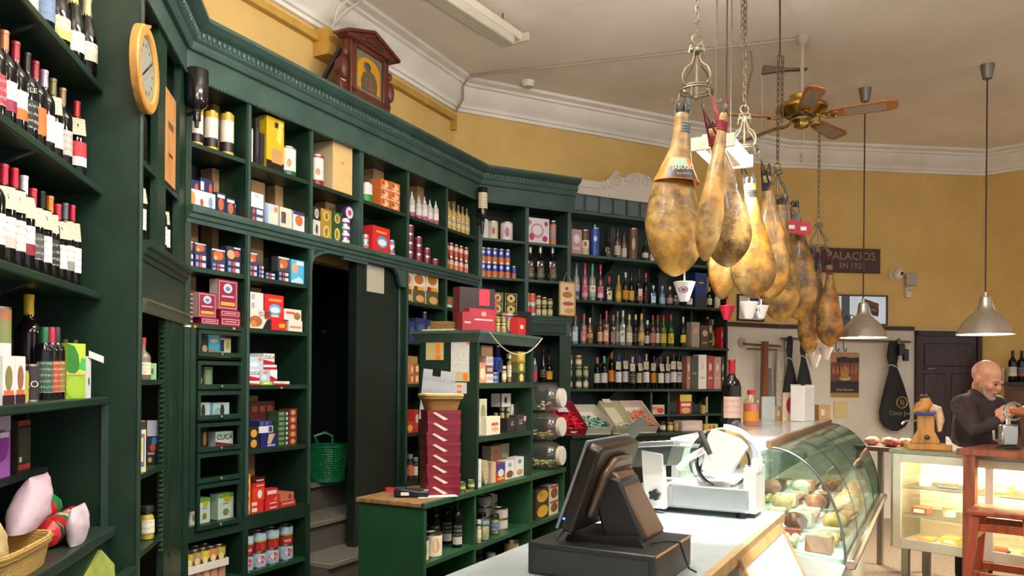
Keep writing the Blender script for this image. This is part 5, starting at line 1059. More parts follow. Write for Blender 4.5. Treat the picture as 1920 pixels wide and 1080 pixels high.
bx(q, 899, 913, 748, 'd0ccb0', [('e', .5, .6, .35, .25, '8a8a60'), ('e', .5, .2, .3, .15, 'a8a060')], 'cream packet with olive print', dep=.05, d=.05); bx(q, 912, 938, 781, 'e8dcc0', [('r', .35, .5, .85, .65, 'c84a3a'), ('e', .6, .3, .25, .12, 'e0a880')], 'cream box with red ribbon print', dep=.06, d=.015)
p = jar(q, 934, 11, 774, 'b8a868', '8a8468', None, 'olive jar behind cream box', d=.12); p2 = jar(q, 946, 11, 762, 'c8b878', 'c0b890', None, 'pale asparagus jar', d=.12); p3 = jar(q, 957, 11, 764, 'c8b878', 'c0b890', None, 'pale asparagus jar', d=.12)
bx(q, 938, 958, 738, 'e4dcd0', [('e', .5, .5, .14, .25, '3a3030'), ('r', 0, 0, .12, 1, '2a2626')], 'white box with black crest on jars', on=p2, dep=.06, d=.10)
bx(q, 951, 968, 784, '2a2628', [('t', .5, .6, .3, 'LC', 'ece8e0')], 'black carton with white letters', dep=.05); bx(q, 969, 987, 778, '3a3638', [('t', .4, .55, .3, 'LC', 'e8e4dc'), ('r', .75, .6, .98, .9, 'e0a8b0')], 'charcoal carton with white letters', dep=.05, d=.035); bx(q, 969, 986, 757, 'ece8e2', [('e', .5, .5, .16, .22, '3a3030')], 'white box with black crest behind', dep=.05, d=.12)
q = Row(FH, .953, 'on hutch counter top', 'goods on the hutch counter top', .05)
bx(q, 875, 884, 862, 'b01f38', None, 'crimson folded card', dep=.03, d=.16); bx(q, 885, 903, 862, 'e8e4de', [('e', .4, .75, .3, .12, '8aa8c8'), ('r', .1, .2, .9, .25, 'c8c0b8')], 'white gift bag', dep=.05, d=.03)
for x in (872, 889): can(q, x, 13, 901, [(0, .35, '2f5a34'), (.35, .6, 'd8c070'), (.6, 1, '4a7a48')], 'small green and gold can', d=.0, H=.055)
o = root('oval_tin', FH.pt(FH.hit(913, 890, .04)[0], .045, .953), FH.rz); m = M().lathe([(.0005, 0), (1, 0), (1, .03), (.0005, .03)], 20); m.xf(lambda v: Vector((v.x*.031, v.z*1, .07 + v.y*.068))); part('tin_body', m, mat('cfc48a', .4), o)
m = M().lathe([(.0005, 0), (1, 0), (.0005, .0002)], 20); m.xf(lambda v: Vector((v.x*.027, -.001, .07 + v.y*.062))); part('tin_face', m, paper('e9e0bc', '9a8a4a'), o); tag(o, 'upright cream oval tin on hutch counter top', 'tin')
bx(q, 922, 930, 866, 'd8b89a', None, 'narrow tan box', dep=.06); bx(q, 931, 947, 868, 'c83a2a', [('r', 0, .5, 1, 1, '4a3a88'), ('e', .5, .45, .34, .22, 'd8e4ee'), ('r', .1, .08, .9, .2, 'f0b040')], 'purple and red chocolate box', dep=.06); bx(q, 948, 964, 863, 'f0ece4', [('e', .5, .25, .4, .2, '8a5a34'), ('e', .5, .75, .2, .12, '8aa0c0')], 'white almond box', dep=.06); bx(q, 966, 983, 857, 'f2eee8', [('e', .5, .22, .35, .16, 'd8a860'), ('e', .5, .78, .2, .12, '7a98c0')], 'white biscuit box', dep=.06)
rb_ = Row(FH, .953, 'behind boxes on hutch counter', 'goods behind on the hutch counter', .14)
p = bx(rb_, 920, 944, 868, 'a89a78', None, 'plain khaki box'); bx(rb_, 921, 938, 836, 'b8ac8c', [('e', .55, .45, .4, .35, 'c87a4a')], 'khaki box with salmon picture', on=p, dep=.06); p = bx(rb_, 946, 962, 868, 'a89a78', None, 'plain khaki box'); bx(rb_, 939, 955, 832, 'b4a888', [('r', .2, .3, .8, .5, 'd8d0b8')], 'khaki box with pale print', on=p, dep=.06)
# lower counter compartments
q = Row(FH, .662, 'in near compartment of counter', 'sauces in the near counter compartment', .06)
for k, x in enumerate((806, 816, 812, 846, 857)): bot(q, x, 955, 'sau', '!15120f', '0f0e0e', ('1e1a18', 'd8d0c4'), 'black balsamic sauce bottle', d=(.20, .15, .27, .15, .06)[k], h=.26, r=.027, neck='f07a1e', cm=0, band='cfc8c0')
can(q, 803, 18, 994, [(0, .9, 'e8dcc0')], 'cream artichoke can at panel', d=.02, H=.11, logo=(.5, .5, .3, 'd8a88a')); can(q, 827, 32, 996, [(0, .08, 'd0c8a8'), (.08, .9, 'ece4cc')], 'large cream artichoke can', d=.01, H=.12, logo=(.5, .45, .3, 'dcae84'))
q = Row(FH, .652, 'in middle compartment of counter', 'cans and jars in the middle counter compartment', .03)
jar(q, 902, 10, 975, 'd8c8a0', 'e8e0d0', 'ecdcc0', 'slim white labelled jar', d=.01); jar(q, 917, 20, 977, 'b8b890', '8aa8c0', None, 'squat jar with blue lid', d=.01); jar(q, 936, 19, 965, 'b0a83a', '3a3a38', '4a6a9a', 'pickle jar with dark lid', d=.04); jar(q, 912, 17, 962, '8a8a2a', '2a2a28', 'c9b830', 'dark lidded olive jar', d=.12)
for x, n, dd in ((921, 3, .18), (951, 2, .07), (953, 3, .21)):
    p = None
    for k in range(n): p = can(q, x, 27, 940, [(0, .92, 'e0d6c8')], {921: 'rear left', 951: 'front', 953: 'rear right'}[x] + ' cream flat tuna tin', on=p, d=dd, H=.062, r=.045, name='tuna_tin')
q = Row(FH, .32, 'in lowest compartment of counter', 'jars in the lowest counter compartment', .03)
for x, py, c, l, dd in ((905, 1025, '8a2a20', '6a6050', .2), (912, 1055, '9a2f24', '7a5a48', .04), (929, 1037, '9a3228', 'c8c8d0', .1), (952, 1053, 'a03a2c', 'c8b8b0', .05), (958, 1044, '7a8a30', '8ac83a', .15), (936, 1042, '8a8a40', '7ab83a', .22)): jar(q, x, 20, py, c, l, 'e4d8c8' if x in (912, 929) else None, ('red' if c[0] in '89a' and l not in ('8ac83a', '7ab83a') else 'green lidded') + ' preserve jar', d=dd, lm=.1)
for x in (819, 827, 835, 843): can(Row(FH, .32, 'in lowest near compartment', 'small red cans', .1), x, 9, 1072, [(0, 1, 'b8382a')], 'small red tomato can', H=.10, d=.12)
q = Row(FH, .652, 'in far compartment of counter', 'snack packs in the far counter compartment', .03)
for x0, x1, c, a, tx in ((1006, 1029, '3a3420', [('e', .5, .5, .45, .4, 'd8a838'), ('e', .35, .6, .2, .2, 'e8c860')], 'black and yellow snack box'), (1031, 1047, 'e4d8c4', [('e', .5, .5, .4, .35, '8a5a30'), ('r', 0, .85, 1, 1, 'b83a30')], 'white snack box with bowl picture')):
    p = bx(q, x0, x1, 944 if x0 == 1006 else 938, c, a, tx, dep=.08); bx(q, x0, x1, 916 if x0 == 1006 else 910, c, a, tx, on=p, dep=.08)
q = Row(FH, .32, 'in far lowest compartment', 'tins in the far lowest compartment', .04); can(q, 1028, 26, 985, [(0, .9, 'c8b88a')], 'tall beige tin', d=.06, H=.25)
# big glass biscuit jars lying in a pile, lids to the front
for k, (c, tx) in enumerate((('dcc498', 'bottom'), ('d8bc8c', 'middle'), ('e0d4b8', 'top'))):
    o = root('biscuit_jar', FH.pt(1.57, .06, .953 + .093 + k*.187), FH.rz)
    pr = [(.0005, -.13), (.06, -.13), (.075, -.122), (.088, -.09), (.093, -.04), (.093, .02), (.086, .06), (.068, .085), (.058, .092)]
    m = M().lathe(pr, 22); m.xf(lambda v: Vector((v.x, -v.z, v.y))); part('jar_glass', m, glass('e8f0ea', .3, .05, .05), o)
    m = M().lathe([(.061, .088), (.063, .09), (.063, .112), (.057, .116), (.0005, .116)], 20); m.xf(lambda v: Vector((v.x, -v.z, v.y))); part('jar_lid', m, mat('d8cdb4', .4, .2), o)
    m = M().lathe([(.058, .1165), (.0005, .1165)], 20); m.xf(lambda v: Vector((v.x, -v.z - .0005, v.y))); part('lid_paper', m, mat('e6e2da', .5), o)
    if k < 2 or True:
        m = M(); rr = random.Random(k)
        for _ in range(34 if k < 2 else 10):
            a = rr.uniform(-1.1, 1.1); rad = rr.uniform(.05, .078); y = rr.uniform(-.07, .10)
            m.ball((rad*math.sin(a), y, -rad*math.cos(a)), .014, .014, .008, 6, 4, 0 if rr.random() > .25 else 1)
        bsc = part('biscuits', m, [mat(c, .7), mat('a8402c' if k == 0 else 'b08a58', .7)], o); bsc['kind'] = 'stuff'
    tag(o, tx + ' big glass biscuit jar lying on its side beyond the hutch', 'jar', 'biscuit jars')
# papers on the hutch end panel
def sheet(name, x0, x1, y0, y1, m_, lab, d=-.002, marks=(), rot=0):
    (t0, zt), (t1, _) = FHE.hit(x0, y0, d), FHE.hit(x1, y0, d); _, zb = FHE.hit((x0+x1)/2, y1, d)
    o = root(name, FHE.pt((t0+t1)/2, d, zb), FHE.rz); w, h = t1-t0, zt-zb
    part('paper', M().box(-w/2, w/2, -.001, .001, 0, h), m_, o)
    for a, b, c, e, col in marks: part('orange_sticker' if col == 'f58a1e' else 'clip', M().box((a-.5)*w, (c-.5)*w, -.003, -.001, b*h, e*h), mat(col, .6), o)
    if rot: o.rotation_euler = (0, R(rot), FHE.rz)
    tag(o, lab, 'paper'); return o
sheet('price_note', 799, 832, 635, 675, mat('c9bd84', .7, 0, 'print', 'a89a64', 300), 'square cream price note with orange stickers on hutch side', marks=((.55, .05, .85, .22, 'f58a1e'), (.58, .3, .82, .82, 'f58a1e')))
sheet('receipt', 846, 880, 633, 698, mat('e6e6e0', .6, 0, 'print', '77777c', 620), 'long white receipt on hutch side', marks=((.85, .8, .99, .87, 'f58a1e'),))
sheet('price_note', 846, 880, 698, 715, mat('cfc79a', .7), 'small cream note below the receipt', d=-.004, marks=((.68, .1, .92, .9, 'f58a1e'),))
sheet('price_note', 848, 875, 717, 738, mat('e8e8e6', .6, 0, 'print', '70809c', 500), 'small white note with two orange stickers', marks=((.35, .12, .65, .3, 'f58a1e'), (.35, .6, .65, .78, 'f58a1e')))
sheet('clipped_sheets', 786, 846, 694, 790, mat('d4dbe4', .6, 0, 'print', '9aa4b4', 90), 'large white sheets held by a black clip', d=-.008, marks=((.3, .88, .55, 1.04, '16161a'),), rot=6)
# pile of red gift boxes with a bread basket on top, card reader, loose paper
tw = FH.pt(.315, .105, .953)
RED = mat('74142a', .4); REDG = mat('821a2f', .35)
for k in range(8):
    o = root('gift_carton', (tw.x, tw.y, .953 + k*.0535), FH.rz + R(45 + [0, 2, -1, 1, 0, -2, 1, 0][k]))
    part('carton', M().box(-.08, .08, -.085, .085, 0, .053), RED, o)
    part('carton_lid', M().box(-.082, .082, -.087, .087, .036, .0533), REDG, o)
    for s, (a, b) in enumerate(((-.06, .03), (-.02, .06))):
        part('cream_stripe', M().add([(a, -.0878, .012), (a+.02, -.0878, .004), (b, -.0878, .040), (b-.012, -.0878, .046)] if s == 0 else [(-.0828, a, .010), (-.0828, a+.02, .004), (-.0828, b, .042), (-.0828, b-.014, .046)], [(0, 1, 2, 3)]), mat('e8c8b0', .5), o)
    part('pink_bow_print', M().add([(.0, -.0879, .03), (.05, -.0879, .012), (.055, -.0879, .03), (.02, -.0879, .044)], [(0, 1, 2, 3)]), mat('c86a70', .5), o)
    tag(o, 'red gift carton in the tall pile on the worn counter', 'box', 'pile of red gift cartons')
o = basket('bread_basket', (tw.x, tw.y, .953 + 8*.0535), FH.rz + R(45), .235, .22, .075, 1.3)
part('cloth_lining', M().lathe([(.1, .068), (.118, .070), (.122, .078), (.116, .084), (.104, .078)], 4, sx=1.13, sy=1.07).xf(lambda v: Vector(((v.x-v.y)*.707, (v.x+v.y)*.707, v.z))), mat('d9cdb0', .8, 0, 'cloth'), o)
tag(o, 'square wicker bread basket with cream lining on the red cartons', 'basket')
p = atz(772, 930, .956); o = root('card_reader', p, FH.rz + R(-62))
bevel(part('reader_body', M().prism([(-.085, 0), (.085, 0), (.085, .028), (.03, .03), (-.05, .042), (-.085, .038)], -.04, .04), mat('17181b', .35), o), .006, 2)
part('reader_screen', M().box(-.078, -.03, -.03, .03, .041, .043), mat('3a4650', .2), o); part('reader_label', M().box(-.05, -.01, -.0415, -.0405, .008, .024), WHITE, o)
part('keypad', M().box(-.02, .06, -.028, .028, .030, .036), mat('2c2d30', .5), o); part('paper_slot', M().box(.05, .082, -.03, .03, .026, .031), mat('8a9094', .4), o)
tag(o, 'black card payment terminal on the worn wooden counter top', 'card reader')
p = atz(826, 926, .954); o = part('loose_paper', M().box(-.10, .10, -.06, .06, 0, .002), mat('e8e6e0', .6), None, (p.x - .02, p.y - .06, .9535), R(20)); tag(o, 'loose white paper under the pile of red cartons', 'paper')
p = atz(735, 922, .954); o = part('red_eraser', M().rbox(-.035, .035, -.012, .012, 0, .022, .008), mat('b03040', .5), None, (p.x, p.y, .9535), R(10)); tag(o, 'small red block on the worn counter beside card terminal', 'block')
# low counter below the spirits shelves with slanted sweet boxes
cl = froot('back_counter', FC, 0, 0, 0)
bevel(part('counter_top', M().box(.70, 2.92, -.42, -.026, 1.035, 1.06), GREEN, cl), .004); part('front_panel', M().box(.70, 2.92, -.38, -.36, 0, 1.035), DGREEN, cl)
for x in (.70, 1.4, 1.9, 2.4, 2.9): part('upright_board', M().box(x, x+.02, -.36, -.026, 0, 1.035), GREEN, cl)
tag(cl, 'dark green counter below the spirits shelves', 'counter', None, FC.pt(1.9, -.4, 1))
for x0, x1, out, inn, cc_, tx in ((1056, 1104, '9a2036', 'a8344a', ('c8102a', 'e02038'), 'red'), (1105, 1152, 'c9c6b8', 'd8d4c8', ('1f7a58', 'a8d0bc'), 'green'), (1156, 1192, 'c8c49a', 'cfcaa4', ('e8e4d8', 'd8d0c0'), 'white'), (1194, 1238, 'd8c8bc', 'e0cfc4', ('e06a3a', 'f0a888'), 'orange')):
    t0, _ = FC.hit(x0, 800, -.40); t1, _ = FC.hit(x1, 800, -.40); w = t1 - t0
    o = root('sweet_box', FC.pt((t0+t1)/2, -.40, 1.06), FC.rz); L_, hgt = .35, .085
    ti = R(38 if tx != 'green' else 30); cs, sn = math.cos(ti), math.sin(ti)
    def rot(v): return Vector((v.x, v.y*cs - v.z*sn + .06, v.y*sn + v.z*cs + .004))
    def wl(*b, m_=0): return M().box(*b, m_).xf(rot)
    part('box_floor', wl(-w/2, w/2, 0, L_, 0, .006), mat('e8e4da' if tx != 'red' else inn, .6), o)
    part('side_wall', wl(-w/2, -w/2+.006, 0, L_, .0, hgt), mat(inn, .6), o); part('side_wall', wl(w/2-.006, w/2, 0, L_, .0, hgt), mat(inn, .6), o)
    part('back_wall', wl(-w/2, w/2, L_-.006, L_, 0, hgt), mat(inn, .6), o); part('front_wall', wl(-w/2, w/2, 0, .006, 0, hgt*.8), mat(out, .6), o)
    part('support_wedge', M().prism([(.05, 0), (.06 + L_*cs, 0), (.06 + L_*cs, L_*sn - .002), ], -w/2 + .004, w/2 - .004, 'x'), mat(out, .6), o)
    if tx in ('red', 'white'): part('price_card', wl(-w*.3, w*.1, .2 if tx == 'red' else .32, .26 if tx == 'red' else .37, hgt, hgt + .004), mat('e8e8f0', .5, 0, 'print', '5a5a9a', 500), o)
    if tx == 'red': part('oval_crest', M().lathe([(.0005, 0), (.035, 0)], 14, sy=.45).xf(lambda v: Vector((v.x, -.004 + .06 - .02, .035 + v.y))), mat('d8c8a8', .5), o)
    tag(o, 'slanted open cardboard box of %s wrapped sweets' % tx if tx != 'white' else 'slanted khaki cardboard box nearly empty of pale sweets', 'box', 'sweet boxes')
    m = M(); rr = random.Random(x0); nn = {'red': 170, 'green': 110, 'white': 30, 'orange': 110}[tx]
    for i in range(nn):
        u_ = rr.uniform(-w/2 + .02, w/2 - .02); v_ = rr.uniform(.02, {'red': .30, 'green': .22, 'white': .10, 'orange': .27}[tx]); h_ = .02 + rr.uniform(0, .06) * (1 - v_/.36)
        c = rot(Vector((u_, v_, h_))); k_ = rr.randrange(2); s_ = len(m.v); m.ball((0, 0, 0), .019, .012, .012, 6, 4, k_); m.add([(-.028, -.009, .004), (-.015, 0, 0), (-.028, .009, -.004)], [(0, 1, 2)], k_); m.add([(.028, -.009, -.004), (.015, 0, 0), (.028, .009, .004)], [(0, 1, 2)], k_)
        E = Matrix.Rotation(rr.uniform(0, 6), 3, 'Z') @ Matrix.Rotation(rr.uniform(-1, 1), 3, 'X'); m.xf(lambda v: E @ v + c, s_)
    s = part('wrapped_sweets', m, [mat(cc_[0], .25), mat(cc_[1], .25)], None, FC.pt((t0+t1)/2, -.40, 1.06), FC.rz); s['kind'] = 'stuff'
    tag(s, 'heap of %s wrapped sweets in the slanted box' % tx, 'sweets')
q = Row(FC, 1.06, 'on low back counter', 'goods on the low back counter', -.25)
jar(q, 1246, 13, 790, '4a3a2a', '3a3028', 'e0d8c8', 'dark jam jar'); jar(q, 1260, 12, 792, 'c8a860', 'c8a850', 'e4d4a0', 'gold jam jar'); jar(q, 1271, 11, 792, 'c8a860', 'c8a850', None, 'gold jam jar'); bx(q, 1279, 1317, 789, 'd8bcb8', [('r', .1, .2, .9, .6, 'e4cfca')], 'pink plastic tub', dep=.12, name='plastic_tub'); bx(q, 1321, 1346, 795, 'b8b030', [('r', .3, .2, .5, .8, 'c83a4a'), ('r', .6, .2, .8, .8, '3a4a8a')], 'colourful sweet packet', dep=.06)
# ================================================================== serving counter, till, slicer
SS = mat('a6b2b4', .42, .25, 'paint', None, 3); SSB = mat('c8cac8', .35, .5)
sc_ = froot('serving_counter', FK)
bevel(part('steel_top', M().box(-2.7, -.02, -.05, .64, .905, .94), SS, sc_), .004)
part('counter_body', M().box(-2.7, -.02, .02, .60, 0, .905), mat('b8b4aa', .5), sc_)
part('wooden_edge', M().box(-2.7, -.02, -.075, -.05, .895, .938), mat('a88a5c', .5, 0, 'wood'), sc_)
tag(sc_, 'stainless steel topped serving counter with the till on it', 'counter', None, FK.pt(-1, 0, .9))
nb = froot('framed_notice', FK, 0, 0, 0)
def sl(x0, x1, a, b, y=0, th=.012, m_=0):   # a slab on the sloping front, a..b down the slope
    P = lambda f: (-.08 - f*.30 - y, .90 - f*.62)
    (d0, z0), (d1, z1) = P(a), P(b); return M().add([(x0, d0, z0), (x1, d0, z0), (x1, d1, z1), (x0, d1, z1), (x0, d0+th, z0-th*.4), (x1, d0+th, z0-th*.4), (x1, d1+th, z1-th*.4), (x0, d1+th, z1-th*.4)], [(0, 3, 2, 1), (4, 5, 6, 7), (0, 1, 5, 4), (1, 2, 6, 5), (2, 3, 7, 6), (3, 0, 4, 7)])
part('white_sheet', sl(-1.0, -.18, .02, .8), mat('f4f2ee', .4), nb)
for x0, x1, a, b in ((-1.0, -.16, -.02, .03), (-1.0, -.16, .77, .82), (-.18, -.155, -.02, .82), (-1.0, -.975, -.02, .82)): part('frame_bar', sl(x0, x1, a, b, .008, .022), mat('b08a58', .5, 0, 'wood'), nb)
tag(nb, 'blank white notice in a wooden frame on the counter front', 'notice', None, FK.pt(-.6, -.2, .7))
# till: cash drawer, printer-like stand, tilted screen seen from behind
cdw = froot('cash_drawer', FK, -1.64, .017, .941)
bevel(part('drawer_case', M().box(0, .366, 0, .413, 0, .10), mat('1f2225', .4), cdw), .005); part('case_edge', M().box(-.001, .367, -.0015, .0, .093, .0995), mat('b8935c', .4), cdw)
part('drawer_front', M().box(-.004, .0, .02, .39, .012, .082), mat('25282c', .4), cdw)
tag(cdw, 'black metal cash drawer under the till screen', 'cash drawer')
ps = froot('till_screen', FK, -1.45, .2, 1.041)
BZN = mat('6a5648', .32, .55); BLK = mat('17181c', .38)
part('foot', M().prism([(-.12, 0), (.14, 0), (.13, .018), (-.10, .03)], -.11, .11, 'x'), BLK, ps)
bevel(part('stand', M().prism([(-.115, .012), (.02, .012), (.07, .20), (.04, .215), (-.03, .20)], -.085, .085, 'x'), BLK, ps), .01, 3)
bevel(part('stand_cover', M().prism([(-.125, .03), (-.112, .012), (.030, .222), (.012, .226), (-.018, .215)], -.078, .078, 'x'), BZN, ps), .006, 2)
text('TIC', ps, 0, -.125, .12, .022, mat('d8d4cc', .4), .04, (R(-32), 0, 0))
ang = R(20)
def scr(v): return Vector((v.x, .12 + v.y*math.cos(ang) - (v.z)*math.sin(ang), .045 + v.z*math.cos(ang) + v.y*math.sin(ang)))
m = M().prism([(-.18, .0), (.18, 0), (.18, .27), (.16, .285), (-.16, .285), (-.18, .27)], -.035, .012).xf(scr); bevel(part('screen_housing', m, mat('2a2622', .33, .35), ps), .010, 3)
m = M().prism([(-.12, .05), (.12, .05), (.12, .20), (.07, .25), (-.07, .25), (-.12, .20)], -.058, -.034).xf(scr); bevel(part('back_cover', m, BZN, ps), .01, 2)
for k in range(9): part('vent_slot', M().box(-.055, .085, -.0605, -.0585, .125 + k*.011, .129 + k*.011).xf(scr), mat('3a302a', .5), ps)
m = M().lathe([(.0005, .0), (.035, .0), (.035, .02), (.0005, .022)], 18).xf(lambda v: Vector((v.x, -v.z - .056, v.y + .085))).xf(scr); part('hinge', m, BZN, ps)
part('hinge_screw', M().ball((0, -.079, .085), .008, .004, .008).xf(scr), STEEL, ps)
m = M().prism([(-.182, -.002), (.182, -.002), (.182, .287), (-.182, .287)], .012, .02).xf(scr); part('front_bezel', m, mat('8a8d90', .35, .4), ps)
m = M().prism([(-.165, .02), (.165, .02), (.165, .265), (-.165, .265)], .0205, .0215).xf(scr); part('display', m, mat('1c2430', .1), ps)
part('power_light', M().ball((-.181, .004, .035), .004).xf(scr), emit('2a4aff', 8), ps)
tag(ps, 'black and bronze touch screen till seen from behind', 'till')
cb_ = part('black_cable', M().tube([FK.pt(-1.48, .09, 1.046), FK.pt(-1.44, .04, 1.048), FK.pt(-1.42, .012, 1.042), FK.pt(-1.42, -.003, 1.0), FK.pt(-1.40, -.012, .96), FK.pt(-1.38, -.03, .946)], .0035, 5), BLACK); tag(cb_, 'thin black cable draped over the cash drawer edge', 'cable', None, FK.pt(-1.42, 0, 1))
m = M()
m.tube([FK.pt(-1.62, .34, 1.05), FK.pt(-1.58, .31, 1.10), FK.pt(-1.52, .33, 1.06), FK.pt(-1.47, .30, 1.09)], .004, 5)
o = part('black_cable', m, BLACK); tag(o, 'tangled black cable below the till screen', 'cable', None, FK.pt(-1.6, .3, 1.05))
# meat slicer, facing the photographer
sl_ = froot('meat_slicer', FK, -.28, 0, .941); sl_.rotation_euler.z = FK.rz - R(90)   # local x runs from the staff side to the customers, y away
W_ = mat('dcdbd6', .25, .25); W2 = mat('e8e8e4', .22, .3); ALU = mat('b9bec0', .3, .8)
def lx(d): return -d     # distance d behind the front edge becomes local x
bevel(part('base', M().box(-.50, -.03, -.02, .26, .02, .125), W_, sl_), .012, 2)
bevel(part('base_front_rail', M().box(-.37, -.03, -.045, -.018, .035, .13), ALU, sl_), .005)
for x in (-.47, -.07):
    for y in (.0, .24): part('rubber_foot', M().lathe([(.022, 0), (.018, .022), (.0005, .022)], 10), BLACK, sl_, (x, y, 0))
m = M().lathe([(.0005, -.006), (.145, -.006), (.156, .0), (.145, .006), (.0005, .006)], 40); m.xf(lambda v: Vector((v.x, v.z, v.y))); part('blade', m, mat('e4e8ea', .12, 1), sl_, (-.165, .06, .235))
m = M().lathe([(.115, -.012), (.125, -.012), (.125, -.006), (.115, -.006)], 40); m.xf(lambda v: Vector((v.x, v.z, v.y))); part('blade_ring', m, mat('9aa0a4', .2, 1), sl_, (-.165, .06, .235))
bevel(part('blade_cover', M().prism([(-.25, .20), (-.165, .15), (-.12, .18), (-.045, .31), (-.08, .345), (-.20, .385), (-.22, .36)], -.0, .045), W2, sl_), .006)
part('ring_guard', M().tube([(-.165 + .162*math.cos(R(a)), .075, .235 + .162*math.sin(R(a))) for a in range(-110, 100, 10)], .009, 6), W_, sl_)
part('guard_bracket', M().box(-.06, -.005, .0, .20, .02, .22).box(-.03, .0, .02, .12, .2, .26), W_, sl_)
part('handle_arm', M().tube([(-.345, -.03, .20), (-.30, -.02, .25), (-.235, -.015, .29)], .016, 8), W_, sl_); part('grip', M().tube([(-.20, -.03, .275), (-.215, -.035, .31), (-.235, -.03, .35), (-.245, -.028, .375)], [.012, .014, .014, .012], 8), mat('33322f', .4), sl_)
bevel(part('carriage_column', M().prism([(-.485, .02), (-.385, .02), (-.40, .27), (-.505, .285)], -.085, -.045), W_, sl_), .006)
def tray(v): return Vector((v.x, v.y, v.z + (v.x + .5) * .10 - (v.y) * .10))
bevel(part('carriage_tray', M().box(-.62, -.34, -.11, .16, .285, .310).xf(tray), ALU, sl_), .004); part('tray_underside', M().box(-.58, -.36, -.08, .13, .20, .286).xf(lambda v: Vector((v.x*.8 - .095 if v.z < .25 else v.x, v.y, v.z + (v.x+.5)*.10 - v.y*.10))), mat('4a4d4c', .5), sl_)
for k in range(7): part('tray_rib', M().box(-.60 + k*.036, -.594 + k*.036, -.10, .15, .3095, .3125).xf(tray), STEEL, sl_)
part('push_plate', M().prism([(-.66, .30), (-.60, .295), (-.50, .40), (-.545, .425), (-.645, .345)], .0, .006).xf(lambda v: v + Vector((0, .03, .005))), mat('8f928c', .3, .8), sl_)
m = M(); P = []
for i in range(20):
    a = 2*math.pi*i/20; r_ = .026 if i % 4 < 2 else .019; P.append((r_*math.cos(a), r_*math.sin(a)))
part('star_knob', M().prism(P, -.115, -.085).xf(lambda v: v + Vector((-.432, 0, .085))), mat('1c1d20', .45), sl_)
part('maker_plate', M().box(-.52, -.485, -.022, -.02, .03, .125), mat('d8d2c8', .5), sl_); part('plate_stripe', M().box(-.505, -.486, -.0235, -.0222, .088, .094).box(-.505, -.486, -.0235, -.0222, .075, .081), mat('5a2a38', .5), sl_)
text('CE', sl_, -.512, -.024, .105, .014, BLACK); part('plate_mark', M().box(-.508, -.503, -.0235, -.0222, .045, .062).box(-.508, -.488, -.0235, -.0222, .042, .047), mat('6a2a3c', .5), sl_)
part('switch_box', M().box(-.60, -.50, .02, .14, .03, .10), mat('6a6e70', .4), sl_)
tag(sl_, 'white and steel meat slicer with round blade on the counter', 'slicer')
# ================================================================== curved glass deli case
dc = froot('deli_case', FK, .0, 0, 0)
LEN = 2.38; GZ, TZ, GD = .72, 1.26, -.33
PAN = mat('d9ddd6', .4)
part('lower_body', M().box(0, LEN, -.24, .55, .12, .66), PAN, dc); part('plinth', M().box(.03, LEN-.03, -.18, .5, 0, .12), BLACK, dc)
bevel(part('end_panel', M().prism([(-.335, GZ), (-.30, .62), (-.20, .45), (-.15, .12), (.56, .12), (.56, .80), (.2, .80)], -.012, .012, 'x'), mat('cfd6cc', .4), dc), .004)
bevel(part('deck', M().prism([(-.32, .70), (-.32, .74), (.45, .80), (.45, .70)], .012, LEN, 'x'), mat('e8e8e4', .35), dc), .002)
part('back_frame', M().box(0, LEN, .44, .47, .70, 1.0).box(0, .03, .43, .47, .7, TZ-.02).box(LEN-.03, LEN, .43, .47, .7, TZ-.02).box(LEN/2-.015, LEN/2+.015, .43, .47, .7, TZ-.02), SSB, dc)
bevel(part('top_shelf', M().box(-.02, LEN, .012, .47, TZ-.022, TZ), mat('dfe4e4', .2, .3), dc), .003)
part('added_rear_panel', M().box(.03, LEN/2-.015, .445, .455, 1.0, TZ-.022), mat('dfe6e2', .3), dc); part('added_rear_panel', M().box(LEN/2+.015, LEN-.03, .445, .455, 1.0, TZ-.022), mat('dfe6e2', .3), dc)  # pale rear panels added to brighten the inside of the case
part('top_front_rail', M().box(-.02, LEN, -.012, .012, TZ-.03, TZ+.004), mat('b08e72', .3, .7), dc)
part('upper_shelf', M().box(.02, LEN-.02, .12, .43, 1.0, 1.008), glass('e4f2ec', .2), dc)
def arc(f, off=0): a = R(90*f); return ((GD - off)*math.sin(a), GZ + (TZ - .03 - GZ + off)*math.cos(a))
NP = 4
for k in range(NP):
    x0, x1 = .006 + k*LEN/NP, (k+1)*LEN/NP - .006; vs = []
    for off in (0, .007):
        for i in range(13):
            d_, z_ = arc(i/12, off); vs += [(x0, d_, z_), (x1, d_, z_)]
    fs = [(2*i, 2*i+1, 2*i+3, 2*i+2) for i in range(12)] + [(26+2*i, 26+2*i+2, 26+2*i+3, 26+2*i+1) for i in range(12)] + [(2*i, 2*i+2, 26+2*i+2, 26+2*i) for i in range(12)] + [(2*i+1, 26+2*i+1, 26+2*i+3, 2*i+3) for i in range(12)]
    part('curved_glass_pane', M().add(vs, fs), glass('e6f4ee', .1, .03, 0, 1.22), dc)
    part('glass_seam', M().tube([(x1 + .006, arc(i/12, .004)[0], arc(i/12, .004)[1]) for i in range(13)], .0035, 5), mat('3a4440', .3), dc)
poly = [arc(i/12) for i in range(13)] + [(.43, .80), (.43, TZ-.03)]
part('end_glass', M().prism(poly, -.004, .002, 'x'), glass('eaf6f0', .2), dc)
part('end_seam', M().tube([(.0, arc(i/12, .003)[0], arc(i/12, .003)[1]) for i in range(13)], .006, 6), mat('5a5f60', .3, .6), dc)
part('far_end_glass', M().prism(poly, LEN-.006, LEN, 'x'), glass('eaf6f0', .2), dc)
